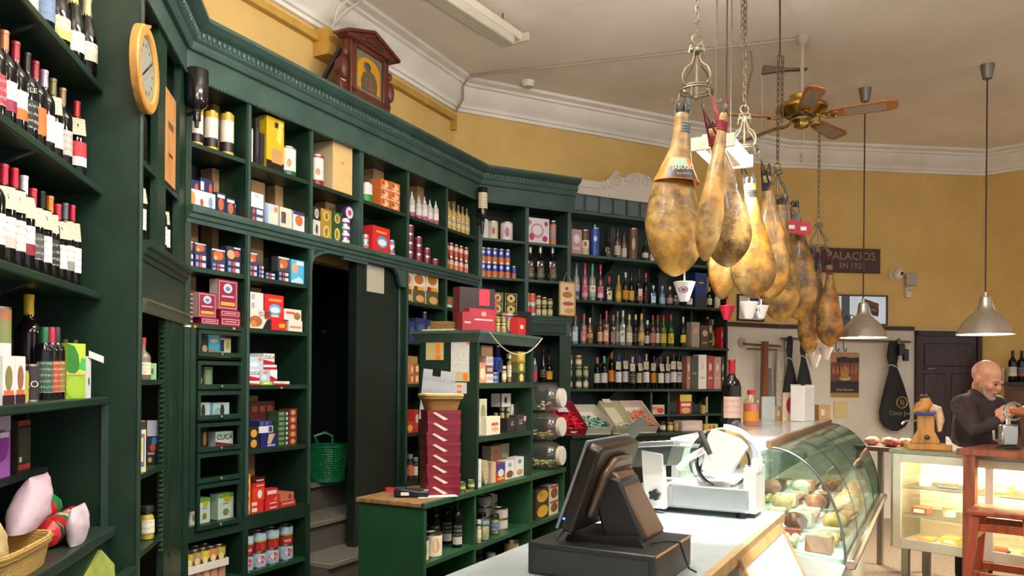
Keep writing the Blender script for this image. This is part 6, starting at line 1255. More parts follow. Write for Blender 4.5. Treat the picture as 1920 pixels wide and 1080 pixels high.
bevel(part('front_bumper', M().prism([(-.335, .70), (-.375, .705), (-.385, .735), (-.365, .75), (-.335, .745)], -.01, LEN+.01, 'x'), mat('c9b4a2', .2, .9), dc), .006)
part('bumper_strip', M().prism([(-.3755, .708), (-.3865, .735), (-.3755, .722)], -.01, LEN+.01, 'x'), mat('3a4a8a', .4), dc)
part('lamp_tube', M().tube([(.08, .05, TZ-.04), (LEN-.08, .05, TZ-.04)], .011, 8), emit('fff6ea', 45), dc)
for x in (.1, .9, 1.7, 2.3): part('leg', M().box(x, x+.04, -.2, -.16, 0, .12), SSB, dc)
tag(dc, 'long deli display case with curved glass front', 'display case', None, FK.pt(1, 0, 1))
# food in the case
MEAT = [('8a2a24', 'b8584a', 'dark red cured meat'), ('c87a5a', 'e0b89a', 'pale pink sliced ham'), ('d8b060', 'e8cf90', 'yellow cheese'), ('6a3020', '8a4a30', 'brown chorizo'), ('e4dcc8', 'd0c4a8', 'white cheese')]
rr = random.Random(21); n_ = 0
def deckz(d): return .74 + (.80 - .74) * (d + .32) / .77 + .002
for i in range(12):
    for j in range(4):
        t_ = .13 + i*.19 + rr.uniform(-.012, .012); d_ = -.21 + j*.165; c1, c2, nm = MEAT[(i*2 + j*3 + rr.randrange(2)) % 5]; kind = (i + j) % 4
        col = ['near end', 'middle', 'far end'][i // 4]
        o = froot(['wrapped_cheese', 'cured_sausage', 'meat_tray', 'ham_piece'][kind], FK, t_, d_, deckz(d_ - .05) + .002)
        if kind == 0:
            bevel(part('cheese', M().prism([(-.07, 0), (.07, 0), (.06, .07), (-.05, .085)], -.06, .06), mat(c1, .35, 0, 'cloth', None, 12), o), .01, 2); part('wrap_label', M().box(-.03, .03, -.0625, -.061, .02, .055), mat(c2, .4), o)
        elif kind == 1:
            for k in range(3): part('sausage', M().tube([(-.085, -.05+k*.045, .025), (-.05, -.055+k*.045, .03), (.04, -.05+k*.045, .03), (.085, -.045+k*.045, .025)], [.010, .021, .021, .009], 8), mat(c1, .35, 0, 'cloth', None, 40), o)
        elif kind == 2:
            bevel(part('tray', M().box(-.085, .085, -.07, .07, 0, .012), mat('e8e8ec' if i % 2 else '2a3a6a', .4), o), .004)
            for k in range(4): part('slice', M().rbox(-.065 + k*.02, .0 + k*.022, -.05, .05, .012 + k*.006, .019 + k*.006, .02), mat(c1 if k % 2 else c2, .35), o)
        else:
            m = M().ball((0, 0, .05), .085, .06, .048, 14, 9); r2 = random.Random(i*3+j); m.xf(lambda v: v + Vector((r2.uniform(-.006, .006), r2.uniform(-.006, .006), r2.uniform(-.004, .004)))); part('meat', m, mat(c1, .35, 0, 'cloth', None, 25), o); part('string', M().tube([(.0, .062*math.cos(R(a)), .05 + .05*math.sin(R(a))) for a in range(0, 360, 30)], .002, 4, closed=True), mat('e8dcc4', .6), o)
        tag(o, '%s %s, %s row, %s of deli case' % (nm, ['block', 'links', 'tray', 'piece'][kind], ['front', 'second', 'third', 'rear'][j], col), 'food', 'food in the deli case')
# things standing on the case
dt = Row(FK, TZ + .001, 'on top of the deli case', 'things on the deli case', .2)
def kt(px, d): return FK.hit(px, 780, d)[0]
bot(Row(FK, TZ+.001, 'on the deli case', None, .2), 1372, 690, 'bdx', 'w', 'a81f2c', ('b89a8a', '7a5a50'), 'magnum wine bottle with red capsule', d=.33, h=.40, r=.053, yaw=35)
o = froot('juice_bottle', FK, kt(1408, .34), .34, TZ+.001)
part('bottle_body', M().lathe([(.0005, 0), (.045, 0), (.048, .01), (.048, .13), (.046, .15), (.026, .185), (.021, .20)], 16), glass('f4e8d8', .2, .05, .1), o); part('juice', M().lathe([(.0005, .003), (.044, .004), (.0455, .07), (.0455, .14), (.0005, .14)], 16), mat('d8682a', .3), o); part('wrap_label', M().lathe([(.0487, .03), (.0487, .09)], 16), mat('e0902a', .4), o); part('cap', M().lathe([(.024, .195), (.024, .222), (.0005, .224)], 14), mat('c02030', .4), o); tag(o, 'clear bottle of orange juice with red cap on deli case', 'bottle')
o = froot('scale_display', FK, .30, .20, TZ+.001, 8); part('foot', M().box(-.08, .08, 0, .06, 0, .012), BLACK, o); bevel(part('display_head', M().prism([(.0, .01), (.05, .01), (.035, .075), (.015, .075)], -.12, .12, 'x'), mat('23282c', .35), o), .004); part('readout', M().box(-.06, .09, -.001, .006, .03, .06), mat('4a545a', .2), o); tag(o, 'small dark scale display on the near end of deli case', 'scale display')
o = froot('white_paper_bag', FK, kt(1518, .1), .10, TZ+.001, -10); bevel(part('bag_body', M().box(-.11, .11, 0, .10, 0, .25), mat('f4f2ee', .5), o), .006)
m = M(); 
for k in range(9): m.add([(-.11 + k*.0245, -.0, .25), (-.11 + (k+1)*.0245, 0, .25), (-.098 + k*.0245, 0, .262)], [(0, 1, 2)]); m.add([(-.11 + k*.0245, .10, .25), (-.11 + (k+1)*.0245, .10, .25), (-.098 + k*.0245, .10, .262)], [(0, 1, 2)])
mm = part('zigzag_edge', m, mat('f4f2ee', .5), o); mm['kind'] = 'stuff'
tag(o, 'bright white paper bag standing on the deli case', 'bag')
for px, d_, w, h, c, tx in ((1462, .3, .07, .10, 'c9a878', 'short tan carton left of the white bag'), (1546, .03, .09, .11, 'c8a070', 'tan carton right of the white bag'), (1483, .22, .12, .20, 'd8c0a8', 'pale carton with red emblem behind white bag')):
    o = bxo('carton_box', w, .06 if h < .15 or w > .12 else .02, h, c, [('e', .5, .55, .3, .3, 'a8242c')] if h == .20 else [('r', .2, .3, .5, .7, 'e8d8b8')], FK.pt(kt(px, d_), d_, TZ+.001), FK.rz - R(55)); tag(o, tx, 'box')
o = bxo('grey_card', .10, .02, .17, 'b8c0bc', None, FK.pt(kt(1441, .36), .36, TZ+.001), FK.rz - R(50)); tag(o, 'plain grey card standing on the deli case', 'card')
# ================================================================== back wall
def wallbox(fr, x0, x1, y0, y1, d=-.012):
    (t0, za), (t1, zb) = fr.hit(x0, (y0+y1)/2, d), fr.hit(x1, (y0+y1)/2, d); _, zt = fr.hit((x0+x1)/2, y0, d); _, zl = fr.hit((x0+x1)/2, y1, d)
    return t0, t1, zl, zt
t0, t1, z0, z1 = wallbox(FE, 1478, 1650, 465, 511)
o = froot('name_sign', FE, (t0+t1)/2, -.022, (z0+z1)/2); w, h = t1-t0, z1-z0
bevel(part('sign_board', M().box(-w/2, w/2, 0, .02, -h/2, h/2), mat('46201a', .4, 0, 'wood'), o), .004); LET = mat('a08a5a', .4, .5)
text('PALACIOS', o, .19, -.003, h*.17, h*.33, LET, .70); text('EN 1925', o, .20, -.003, -h*.22, h*.22, LET, .5)
tag(o, 'dark brown name sign with gold letters on the yellow wall', 'sign')
t0, t1, z0, z1 = wallbox(FE, 1556, 1664, 553, 609, -.02)
o = froot('framed_mirror', FE, (t0+t1)/2, -.03, z0); w, h = t1-t0, z1-z0
part('mirror_glass', M().box(-w/2, w/2, .01, .02, 0, h), mat('cfd0d4', .08, .6), o)
for a in ((-w/2, w/2, 0, .015), (-w/2, w/2, h-.015, h), (-w/2, -w/2+.015, 0, h), (w/2-.015, w/2, 0, h)): part('frame_bar', M().box(a[0], a[1], 0, .024, a[2], a[3]), mat('3a2c24', .4), o)
part('grey_panel', M().box(-w*.30, -w*.16, .008, .0099, .015, h-.015), mat('5a6068', .4), o); part('box_picture', M().prism([(.04, h*.42), (.23, h*.28), (.235, h*.72), (.06, h*.88)], .007, .0099), mat('7a4a2c', .5), o); part('box_band', M().prism([(.045, h*.48), (.232, h*.34), (.234, h*.56), (.05, h*.70)], .005, .0069), mat('3a2018', .5), o)
text('ARIAS', o, .14, .003, h*.52, .055, mat('d8b878', .5), .15, (0, R(10), 0)); text('EC', o, -w*.40, .006, h*.82, .06, mat('b87a6a', .5)); text('NAD', o, -w*.22, .006, h*.22, .09, mat('20242a', .5), w*.3)
tag(o, 'long framed advertising mirror on the back wall', 'mirror')
t0, t1, z0, z1 = wallbox(FE1, 1383, 1432, 553, 602, -.02)
o = froot('framed_picture', FE1, (t0+t1)/2, -.03, z0); w, h = t1-t0, z1-z0
part('picture_sheet', M().box(-w/2, w/2, .012, .022, 0, h), mat('d8d4d0', .5), o); part('purple_patch', M().box(-.02, w*.3, .010, .0115, h*.55, h*.9), mat('4a2a6a', .5), o)
for a in ((-w/2, w/2, 0, .014), (-w/2, w/2, h-.014, h), (-w/2, -w/2+.014, 0, h), (w/2-.014, w/2, 0, h)): part('frame_bar', M().box(a[0], a[1], 0, .026, a[2], a[3]), BLACK, o)
tag(o, 'small black framed picture on the wall under hanging hams', 'picture')
# camera, junction box, motion sensor
t, z = FE.hit(1684, 514, -.06); o = froot('security_camera', FE, t, -.0, z); part('mount', M().lathe([(.07, 0), (.06, .03), (.0005, .03)], 16).xf(lambda v: Vector((v.x, -v.z, v.y))), WHITE, o); part('dome', M().ball((0, -.06, 0), .062), mat('e8e4da', .35), o); part('lens', M().ball((.012, -.112, .0), .022, .014, .022), mat('14161c', .1), o); tag(o, 'white round security camera on the back wall', 'camera')
t0, t1, z0, z1 = wallbox(FE, 1699, 1719, 513, 535, -.04); o = froot('junction_box', FE, (t0+t1)/2, -.001, z0); bevel(part('box_body', M().box(-.065, .065, -.05, 0, 0, z1-z0), mat('b8aea2', .5), o), .006); part('cable', M().tube([(-.06, -.03, .08), (-.10, -.03, .10), (-.13, -.02, .12)], .006, 5), BLACK, o); tag(o, 'square beige junction box beside the security camera', 'junction box')
t0, t1, z0, z1 = wallbox(FE, 1699, 1710, 538, 558, -.04); o = froot('motion_sensor', FE, (t0+t1)/2, -.001, z0); bevel(part('sensor_body', M().box(-.035, .035, -.045, 0, 0, z1-z0), mat('dcd2c0', .45), o), .012, 3); part('sensor_window', M().box(-.02, .02, -.047, -.045, .07, .10), mat('b8b0a4', .3), o); tag(o, 'small white motion sensor below the junction box', 'sensor')
# rails, wooden post, bags and poster on the pale lower wall
t0, z = FE1.hit(1396, 645, -.08); t1, _ = FE1.hit(1464, 646, -.08)
o = froot('coat_rail', FE1); part('rail', M().tube([(t0, -.08, z), (t1, -.08, z-.01)], .012, 8), mat('6a4a3c', .5), o); part('lower_rail', M().tube([(t0+.05, -.06, z-.05), (t1-.03, -.06, z-.05)], .008, 6), mat('6a4a3c', .5), o); part('wall_disc', M().lathe([(.06, 0), (.05, .02), (.0005, .02)], 16).xf(lambda v: Vector((v.x + t0 + .03, -v.z, v.y + z + .02))), mat('b8aca0', .5), o)
part('rail_arm', M().tube([(t0 + .03, 0, z+.02), (t0+.03, -.08, z)], .010, 6), mat('8a7468', .5), o)
tag(o, 'brown wall rail left of the wooden post', 'rail', None, FE1.pt(t0, 0, z))
t0, t1, z0, z1 = wallbox(FE1, 1421, 1437, 640, 800, -.12); o = part('wooden_post', M().prism([(-.045, 0), (.045, 0), (.06, z1), (-.0, z1)], -.05, .0), mat('7a4a2c', .5, 0, 'wood'), None, FE1.pt((t0+t1)/2, -.10, 0), FE1.rz); tag(o, 'tall brown wooden post standing at the pale wall', 'post', None, FE1.pt(t0, 0, .5))
for px, y0, y1, w_, c, tx in ((1447, 690, 792, .07, '8a9098', 'grey striped rolled net'), (1468, 660, 800, .13, 'b8b4a4', 'grey apron')):
    t, zt = FE1.hit(px, y0, -.10); _, zb = FE1.hit(px, y1, -.10); m = M(); vs = []; rr = random.Random(px)
    for j in range(10):
        for i in range(10): a = 2*math.pi*i/10; k = w_/2*(1 + rr.uniform(-.06, .06))*(.8 + .2*math.sin(j*.35)); vs.append((k*math.cos(a), .35*k*math.sin(a), (zb-zt)*j/9))
    o = part('rolled_net' if px == 1447 else 'hanging_apron', m.add(vs, [(j*10+i, j*10+10+i, j*10+10+(i+1) % 10, j*10+(i+1) % 10) for j in range(9) for i in range(10)]), mat(c, .8, 0, 'straw' if px == 1447 else 'cloth', None, 60 if px == 1447 else None), None, FE1.pt(t, -.07, zt), FE1.rz); tag(o, tx + ' hanging beside the wooden post', 'cloth')
t0, z = FE.hit(1458, 627, -.06); t1, _ = FE.hit(1712, 637, -.06); z = 1.99
o = froot('hook_rail', FE); part('rail', M().tube([(.02, -.06, z+.02), (t1-.03, -.06, z)], .013, 8), mat('8a7a70', .4, .5), o)
for x in (.1, .9, 1.5): part('rail_arm', M().tube([(x, 0, z), (x, -.06, z+.01)], .010, 6), mat('8a7a70', .4, .5), o)
for px in (1567, 1581, 1470, 1476): tt = max(.03, FE.hit(px, 650, -.06)[0]); part('hook', M().tube([(tt, -.06, z+.012), (tt, -.066, z-.08), (tt+.012, -.07, z-.12), (tt+.03, -.07, z-.11), (tt+.032, -.07, z-.08)], .005, 5), IRON, o)
tag(o, 'long metal hook rail on the pale lower wall', 'rail', None, FE.pt(1, 0, z))
def ham_bag(fr, px, y0, y1, wpx, label, emblem=False, yaw=0, d=-.10):
    t, zt = fr.hit(px, y0, d); _, zb = fr.hit(px, y1, d); L = zt - zb; w = wpx * fr.pt(t, d, 0).y / F / 2
    prof = [(0, .24, -.1), (.06, .34, -.1), (.18, .36, -.15), (.26, .26, -.12), (.3, .27, -.1), (.36, .36, -.05), (.5, .62, 0), (.65, .86, .02), (.78, 1, .02), (.88, .96, .02), (.95, .7, .02), (1, .2, .02)]
    o = froot('ham_cover_bag', fr, t, d, zt, yaw); m = M(); vs = []; n = 18
    for f, s, ox in prof:
        for i in range(n): a = 2*math.pi*i/n; vs.append((w*(ox + s*math.cos(a)), .32*w*s*math.sin(a) * (1.4 if s < .5 else 1), -f*L))
    m.add(vs, [(j*n+i, j*n+n+i, j*n+n+(i+1) % n, j*n+(i+1) % n) for j in range(len(prof)-1) for i in range(n)] + [tuple(range(n))])
    part('bag_cloth', m, mat('1b1b1e', .75, 0, 'cloth', None, 16), o)
    part('tie_string', M().tube([(w*(-.11 + .28*math.cos(R(a))), .15*w*math.sin(R(a)) - .0, -.275*L + .012*math.sin(R(2*a))) for a in range(0, 360, 20)], .008, 5, closed=True), mat('b8ab90', .8), o)
    if emblem:
        yy = -.32*w - .004
        m = M().tube([(.05 + .062*math.cos(R(a)), yy, -.68*L + .062*math.sin(R(a))) for a in range(0, 360, 15)], .006, 5, closed=True); part('ring_emblem', m, mat('b89a5a', .4, .4), o); text('5J', o, .05, yy - .002, -.68*L, .055, mat('b89a5a', .4, .4)); text('Cinco Jotas', o, .05, yy - .002, -.80*L, .05, mat('a08a5a', .4), .30)
    tag(o, label, 'bag'); return o
ham_bag(FE, 1483, 630, 785, 34, 'black cloth ham bag hanging left on the hook rail')
ham_bag(FE, 1508, 634, 760, 34, 'black cloth ham bag with tied waist beside another', d=-.2)
ham_bag(FE, 1678, 640, 808, 62, 'large black ham bag with round gold emblem beside the door', True)
for px, py in ((1688, 655), (1697, 665)):
    t, z = FE.hit(px, py, -.16); o = froot('belt_buckle', FE, t, -.17, z); bevel(part('buckle', M().box(-.03, .03, -.02, .02, -.07, .06), BLACK, o), .008); part('strap', M().tube([(0, 0, .05), (0, .03, .12), (0, .09, 2.0 - z + .0)], .008, 5), mat('8a7a5c', .7), o); tag(o, 'black pouch hanging from the rail by the large ham bag', 'pouch')
t0, t1, z0, z1 = wallbox(FE, 1558, 1611, 661, 745, -.01); o = froot('wall_poster', FE, (t0+t1)/2, -.006, z0); w, h = t1-t0, z1-z0
part('poster_sheet', M().box(-w/2, w/2, 0, .004, 0, h), mat('7a4a28', .5, 0, 'wood', '4a2a1c', 9), o); part('dark_band', M().box(-w/2, w/2, -.001, 0, .1*h, .36*h), mat('2a1a20', .5), o); part('gold_foot', M().box(-w/2, w/2, -.001, 0, 0, .1*h), mat('a8803a', .5), o); part('sky_band', M().box(-w/2, w/2, -.001, 0, .78*h, h), mat('b8845c', .5), o); part('tree_line', M().prism([(-w*.3, .78*h), (w*.5, .78*h), (w*.5, .9*h), (w*.2, .88*h), (-w*.05, .91*h), (-w*.3, .88*h)], -.002, -.001), mat('241a1a', .5), o)
for k in range(7): part('ham_motif', M().lathe([(.0005, -.06), (.014, -.05), (.016, -.02), (.006, .03), (.0005, .06)], 8).xf(lambda v: Vector((v.x + (-.40 + .13*k)*w, v.y*.1 - .003, v.z + .63*h))), mat('b86a3a', .5), o)
part('plate_motif', M().lathe([(.0005, 0), (.07, 0)], 14, sy=.4).xf(lambda v: Vector((v.x, -.003, v.y + .43*h))), mat('d8b878', .5), o); part('ham_stand_motif', M().prism([(-.06, .42*h), (.05, .42*h), (.02, .68*h), (-.01, .72*h), (-.03, .6*h)], -.003, -.002), mat('c89a50', .5), o); text('Gran Reserva', o, 0, -.003, .17*h, .03, mat('d8c080', .5), w*.6)
tag(o, 'brown ham advertising poster on the pale lower wall', 'poster')
t0, t1, z0, z1 = wallbox(FE, 1564, 1589, 753, 783, -.01); o = part('wall_card', M().box(t0, t1, -.012, -.002, z0, z1), mat('d8c48a', .6), None, FE.pt(0, 0, 0), FE.rz); tag(o, 'plain cream card on the wall below the ham poster', 'card', None, FE.pt(t0, 0, z0))
# conduit along the diagonal wall with its junction box, ceiling conduit
FW = Fr(PL[1].x, PL[1].y, math.degrees(math.atan2((cBE-PL[1]).x, (cBE-PL[1]).y))); LW = (cBE - PL[1]).length
YP = mat('c49a48', .6, 0, 'paint')
o = froot('wall_conduit', FW); part('conduit', M().box(.1, LW-.02, -.05, -.001, 3.80, 3.85), YP, o)
t, z = FW.hit(625, 88, -.1); part('conduit_box', M().box(t-.09, t+.09, -.13, -.001, 3.70, 3.88), YP, o); part('conduit_drop', M().box(LW-.06, LW-.02, -.05, -.001, 3.72, 3.80), YP, o)
part('cable_loop', M().tube([(t-.05, -.11, 3.87), (t+.02, -.16, 4.0), (t+.12, -.26, 4.13)], .008, 5), mat('cfc8ba', .6), o); part('cable_loop', M().tube([(t-.04, -.12, 3.87), (t-.08, -.20, 4.0), (t+.05, -.27, 4.13)], .008, 5), mat('cfc8ba', .6), o)
tag(o, 'yellow painted cable conduit with box under the crown moulding', 'conduit', None, FW.pt(1, 0, 3.8))
FANP = at(1503, 205, 5.95)
P0 = at(880, 141, 6.75); P0.z = 4.125
o = root('ceiling_conduit'); part('conduit', M().tube([P0, Vector((FANP.x, FANP.y, 4.125))], .013, 8), mat('b5a999', .6), o); a_ = offpt(2, .02); part('corner_drop', M().tube([P0, Vector((P0.x - .06, P0.y + .06, 4.06)), Vector((a_.x + .08, a_.y - .10, 3.97)), Vector((a_.x + .01, a_.y - .03, 3.88))], .010, 6), mat('a89a84', .6), o)
q2 = at(1412, 78, 6.1); part('branch_conduit', M().tube([Vector((q2.x, q2.y + .05, 4.125)), Vector((q2.x + .12, q2.y + .4, 4.11)), Vector((q2.x + .38, q2.y + 1.6, 4.11))], .011, 6), mat('c9beb0', .6), o); part('vertical_drop', M().tube([at(1428, 135, 6.35), at(1428, 250, 6.35)], .012, 6), mat('c2b6a6', .6), o)
tag(o, 'thin grey conduit running along the ceiling to the fan', 'conduit', None, P0)
# ================================================================== lamps
def batten(name, c, ang, L, z, label, on, lit=TUBE_POWER, hang=True):
    o = root(name, (c[0], c[1], z), math.atan2(math.cos(R(ang)), math.sin(R(ang))))
    bevel(part('housing', M().box(-L/2, L/2, -.05, .05, .0, .06), mat('d8cfc0', .5), o), .004)
    if on:
        for y in (-.078, .078): part('tube', M().tube([(-L/2+.03, y, .02), (L/2-.03, y, .02)], .022, 10), emit('fff8ee', lit), o)
    else: bevel(part('diffuser', M().box(-L/2, L/2-.12, -.06, .06, -.07, .0), mat('c6bfb0', .3), o), .012, 2)
    for x in (-L/2+.01, L/2-.01): part('end_cap', M().box(x-.012, x+.012, -.1, .1, -.01, .05), mat('cfc6b8', .5), o)
    if hang:
        for x in (-L*.35, L*.35): part('hanging_wire', M().tube([(x, 0, .06), (x, 0, CEIL - z)], .004, 4), IRON, o)
    tag(o, label, 'ceiling light'); return o
for (x, y, z, a), nm in zip(FILL_LAMPS, ('above the left aisle', 'above the entrance', 'above the customers', 'nearest the street')): batten('ceiling_or_fill_lamp', (x, y), a, 1.25, z, 'added unseen fluorescent fill lamp ' + nm, True)  # unseen lamps added to fill the room and ceiling with light
e = at(966, 82, 5.75); b_ = batten('ceiling_or_fill_lamp', (e.x - .62*math.sin(R(33)), e.y - .62*math.cos(R(33))), 33, 1.3, 4.0, 'unlit fluorescent ceiling lamp with pale diffuser', False)
a = at(1372, 268, 3.58) + Vector((FK.n.x, FK.n.y, 0))*.09; b_ = batten('counter_lamp', (a.x + .22*FK.u.x, a.y + .22*FK.u.y), 28.3, .42, a.z, 'glaring fluorescent lamp hanging among the hams', True, 220, True)
v_ = (Vector(SPOT_AIM) - Vector(SPOT_AT)).normalized(); sp_ = root('ceiling_spotlight', SPOT_AT)  # housing for the spotlight added out of view
part('spot_housing', M().tube([-v_*.10, -v_*.02, v_*-.005], [.03, .05, .052], 16, caps=False), mat('2a2a2c', .4), sp_); part('swivel_arm', M().tube([-v_*.09, Vector((0, 0, CEIL - SPOT_AT[2]))], .012, 6), mat('2a2a2c', .4), sp_)
tag(sp_, 'added unseen black spotlight aimed at the meat slicer', 'spotlight')
ALS = mat('d8d2c8', .28, .75)
def pendant(px, pyc, pyb, Y, dia, label):
    c = at(px, pyb, Y); top = CEIL; o = root('pendant_lamp', (c.x, c.y, c.z)); r = dia/2
    pr = [(r, 0), (r*.985, .006), (r*.93, .045), (r*.72, .115), (r*.48, .165), (r*.30, .20), (r*.26, .215), (r*.24, .24), (r*.20, .30), (r*.17, .305)]
    m = M().lathe(pr, 32); m.lathe([(x*.985, z-.002) for x, z in pr], 32); part('shade', m, ALS, o)
    m = M().lathe([(r*.96, .004), (r*.90, .045), (r*.70, .11), (r*.46, .16), (r*.28, .195), (.0005, .2)], 32); part('white_inner_shade', m, mat('f6f0e4', .4), o)
    part('top_cap', M().lathe([(r*.17, .302), (r*.16, .31), (.012, .315), (.012, .345), (.0005, .346)], 16), ALS, o); part('bulb', M().ball((0, 0, .05), .055, .055, .06), emit('fff0d8', 160), o)
    part('cord', M().tube([(0, 0, .34), (0, 0, top - c.z - .10)], .006, 6), mat('4a3a32', .6), o); part('ceiling_canopy', M().lathe([(.055, top-c.z), (.05, top-c.z-.03), (.035, top-c.z-.115), (.0005, top-c.z-.117)], 20), mat('8a8680', .35, .7), o)
    part('clip', M().tube([(r*.20, 0, .30), (r*.30, 0, .23), (r*.36, 0, .20)], .005, 5), STEEL, o)
    l = bpy.data.lights.new('pendant_light', 'SPOT'); l.energy = 210; l.color = (1, .84, .64); l.spot_size = R(125); l.spot_blend = .5; l.shadow_soft_size = .06
    lo_ = bpy.data.objects.new('pendant_light', l); lo_.location = (c.x, c.y, c.z + .005); COL.objects.link(lo_)
    tag(o, label, 'lamp'); return o
pendant(1618, 165, 633, 7.0, .40, 'aluminium pendant lamp in front of the advertising mirror')
pendant(1847, 124, 627, 6.45, .43, 'aluminium pendant lamp above the man')
# ceiling fan
BR = mat('b5954f', .24, 1); o = root('ceiling_fan', FANP)
part('down_rod', M().tube([(0, 0, .10), (0, 0, CEIL - FANP.z - .03)], .016, 8), mat('b8ac9c', .5), o); part('ceiling_cup', M().lathe([(.05, CEIL-FANP.z), (.04, CEIL-FANP.z-.05), (.017, CEIL-FANP.z-.07)], 14), mat('b8ac9c', .5), o)
part('upper_collar', M().lathe([(.05, .055), (.085, .06), (.09, .075), (.09, .10), (.08, .105), (.02, .11), (.016, .11)], 24), BR, o)
part('motor_housing', M().lathe([(.06, -.06), (.11, -.055), (.14, -.03), (.185, -.01), (.19, .005), (.185, .02), (.15, .04), (.09, .052), (.05, .056)], 32), BR, o)
part('motor_gap', M().lathe([(.075, -.075), (.08, -.058)], 24), BLACK, o); part('switch_cup', M().lathe([(.0005, -.145), (.035, -.143), (.055, -.13), (.06, -.10), (.075, -.085), (.075, -.07)], 24), BR, o)
BL = mat('b9773f', .45, 0, 'wood'); CANE = mat('b8ab98', .6, 0, 'straw', None, 130)
for k in range(5):
    a = R(-28 + 72*k); E = Matrix.Rotation(a, 3, 'Z') @ Matrix.Rotation(R(-14), 3, 'X')
    poly = [(.20, -.045), (.24, -.055), (.60, -.07), (.65, -.05), (.66, 0), (.65, .05), (.60, .07), (.24, .055), (.20, .045)]
    bl = part('blade', M().prism(poly, -.072, -.064, 'z').xf(lambda v: E @ v), BL, o); part('cane_inlay', M().box(.30, .58, -.045, .045, -.0745, -.0722).xf(lambda v: E @ v), CANE, bl)
    part('blade_arm', M().tube([E @ Vector(p) for p in ((.09, 0, -.045), (.14, .01, -.07), (.18, .03, -.078), (.25, .03, -.078))], .009, 6).tube([E @ Vector(p) for p in ((.14, -.01, -.07), (.18, -.03, -.078), (.25, -.03, -.078))], .009, 6).tube([E @ Vector((.205 + .03*math.cos(R(q)), .03*math.sin(R(q)), -.08)) for q in range(0, 360, 40)], .007, 5, closed=True), BR, o)
part('pull_cord', M().tube([(.02, 0, -.14), (.02, 0, -.33)], .003, 4), mat('c8b48a', .5), o); part('pull_knob', M().lathe([(.0005, -.40), (.012, -.385), (.010, -.35), (.004, -.33)], 10), mat('b08a60', .4), o)
tag(o, 'brass ceiling fan with five wooden cane blades', 'fan')
p = at(1471, 131, 6.0); o = part('ceiling_bracket', M().prism([(-.17, -.035), (-.16, .03), (.02, .01), (.17, .012), (.17, .0), (.0, -.01)], -.02, .02), mat('6a5a4a', .6), None, p); tag(o, 'dark wedge shaped bracket beside the fan rod', 'bracket')
w_ = part('hanging_wire', M().tube([at(1362, 185, 5.0), Vector((at(1362, 185, 5.0).x, 5.0, CEIL))], .005, 5), mat('5a4434', .6)); tag(w_, 'thin straight wire hanging from the ceiling behind the hams', 'wire', None, at(1362, 100, 5))
p = at(990, 157, 6.9); p.z = CEIL; o = root('smoke_detector', p); part('detector_body', M().lathe([(.0005, -.05), (.04, -.048), (.055, -.02), (.06, 0)], 18), WHITE, o); part('detector_grille', M().lathe([(.042, -.0485), (.044, -.052), (.03, -.054), (.0005, -.054)], 18), mat('b8b0a4', .5), o); tag(o, 'small white smoke detector on the ceiling near the corner', 'smoke detector')
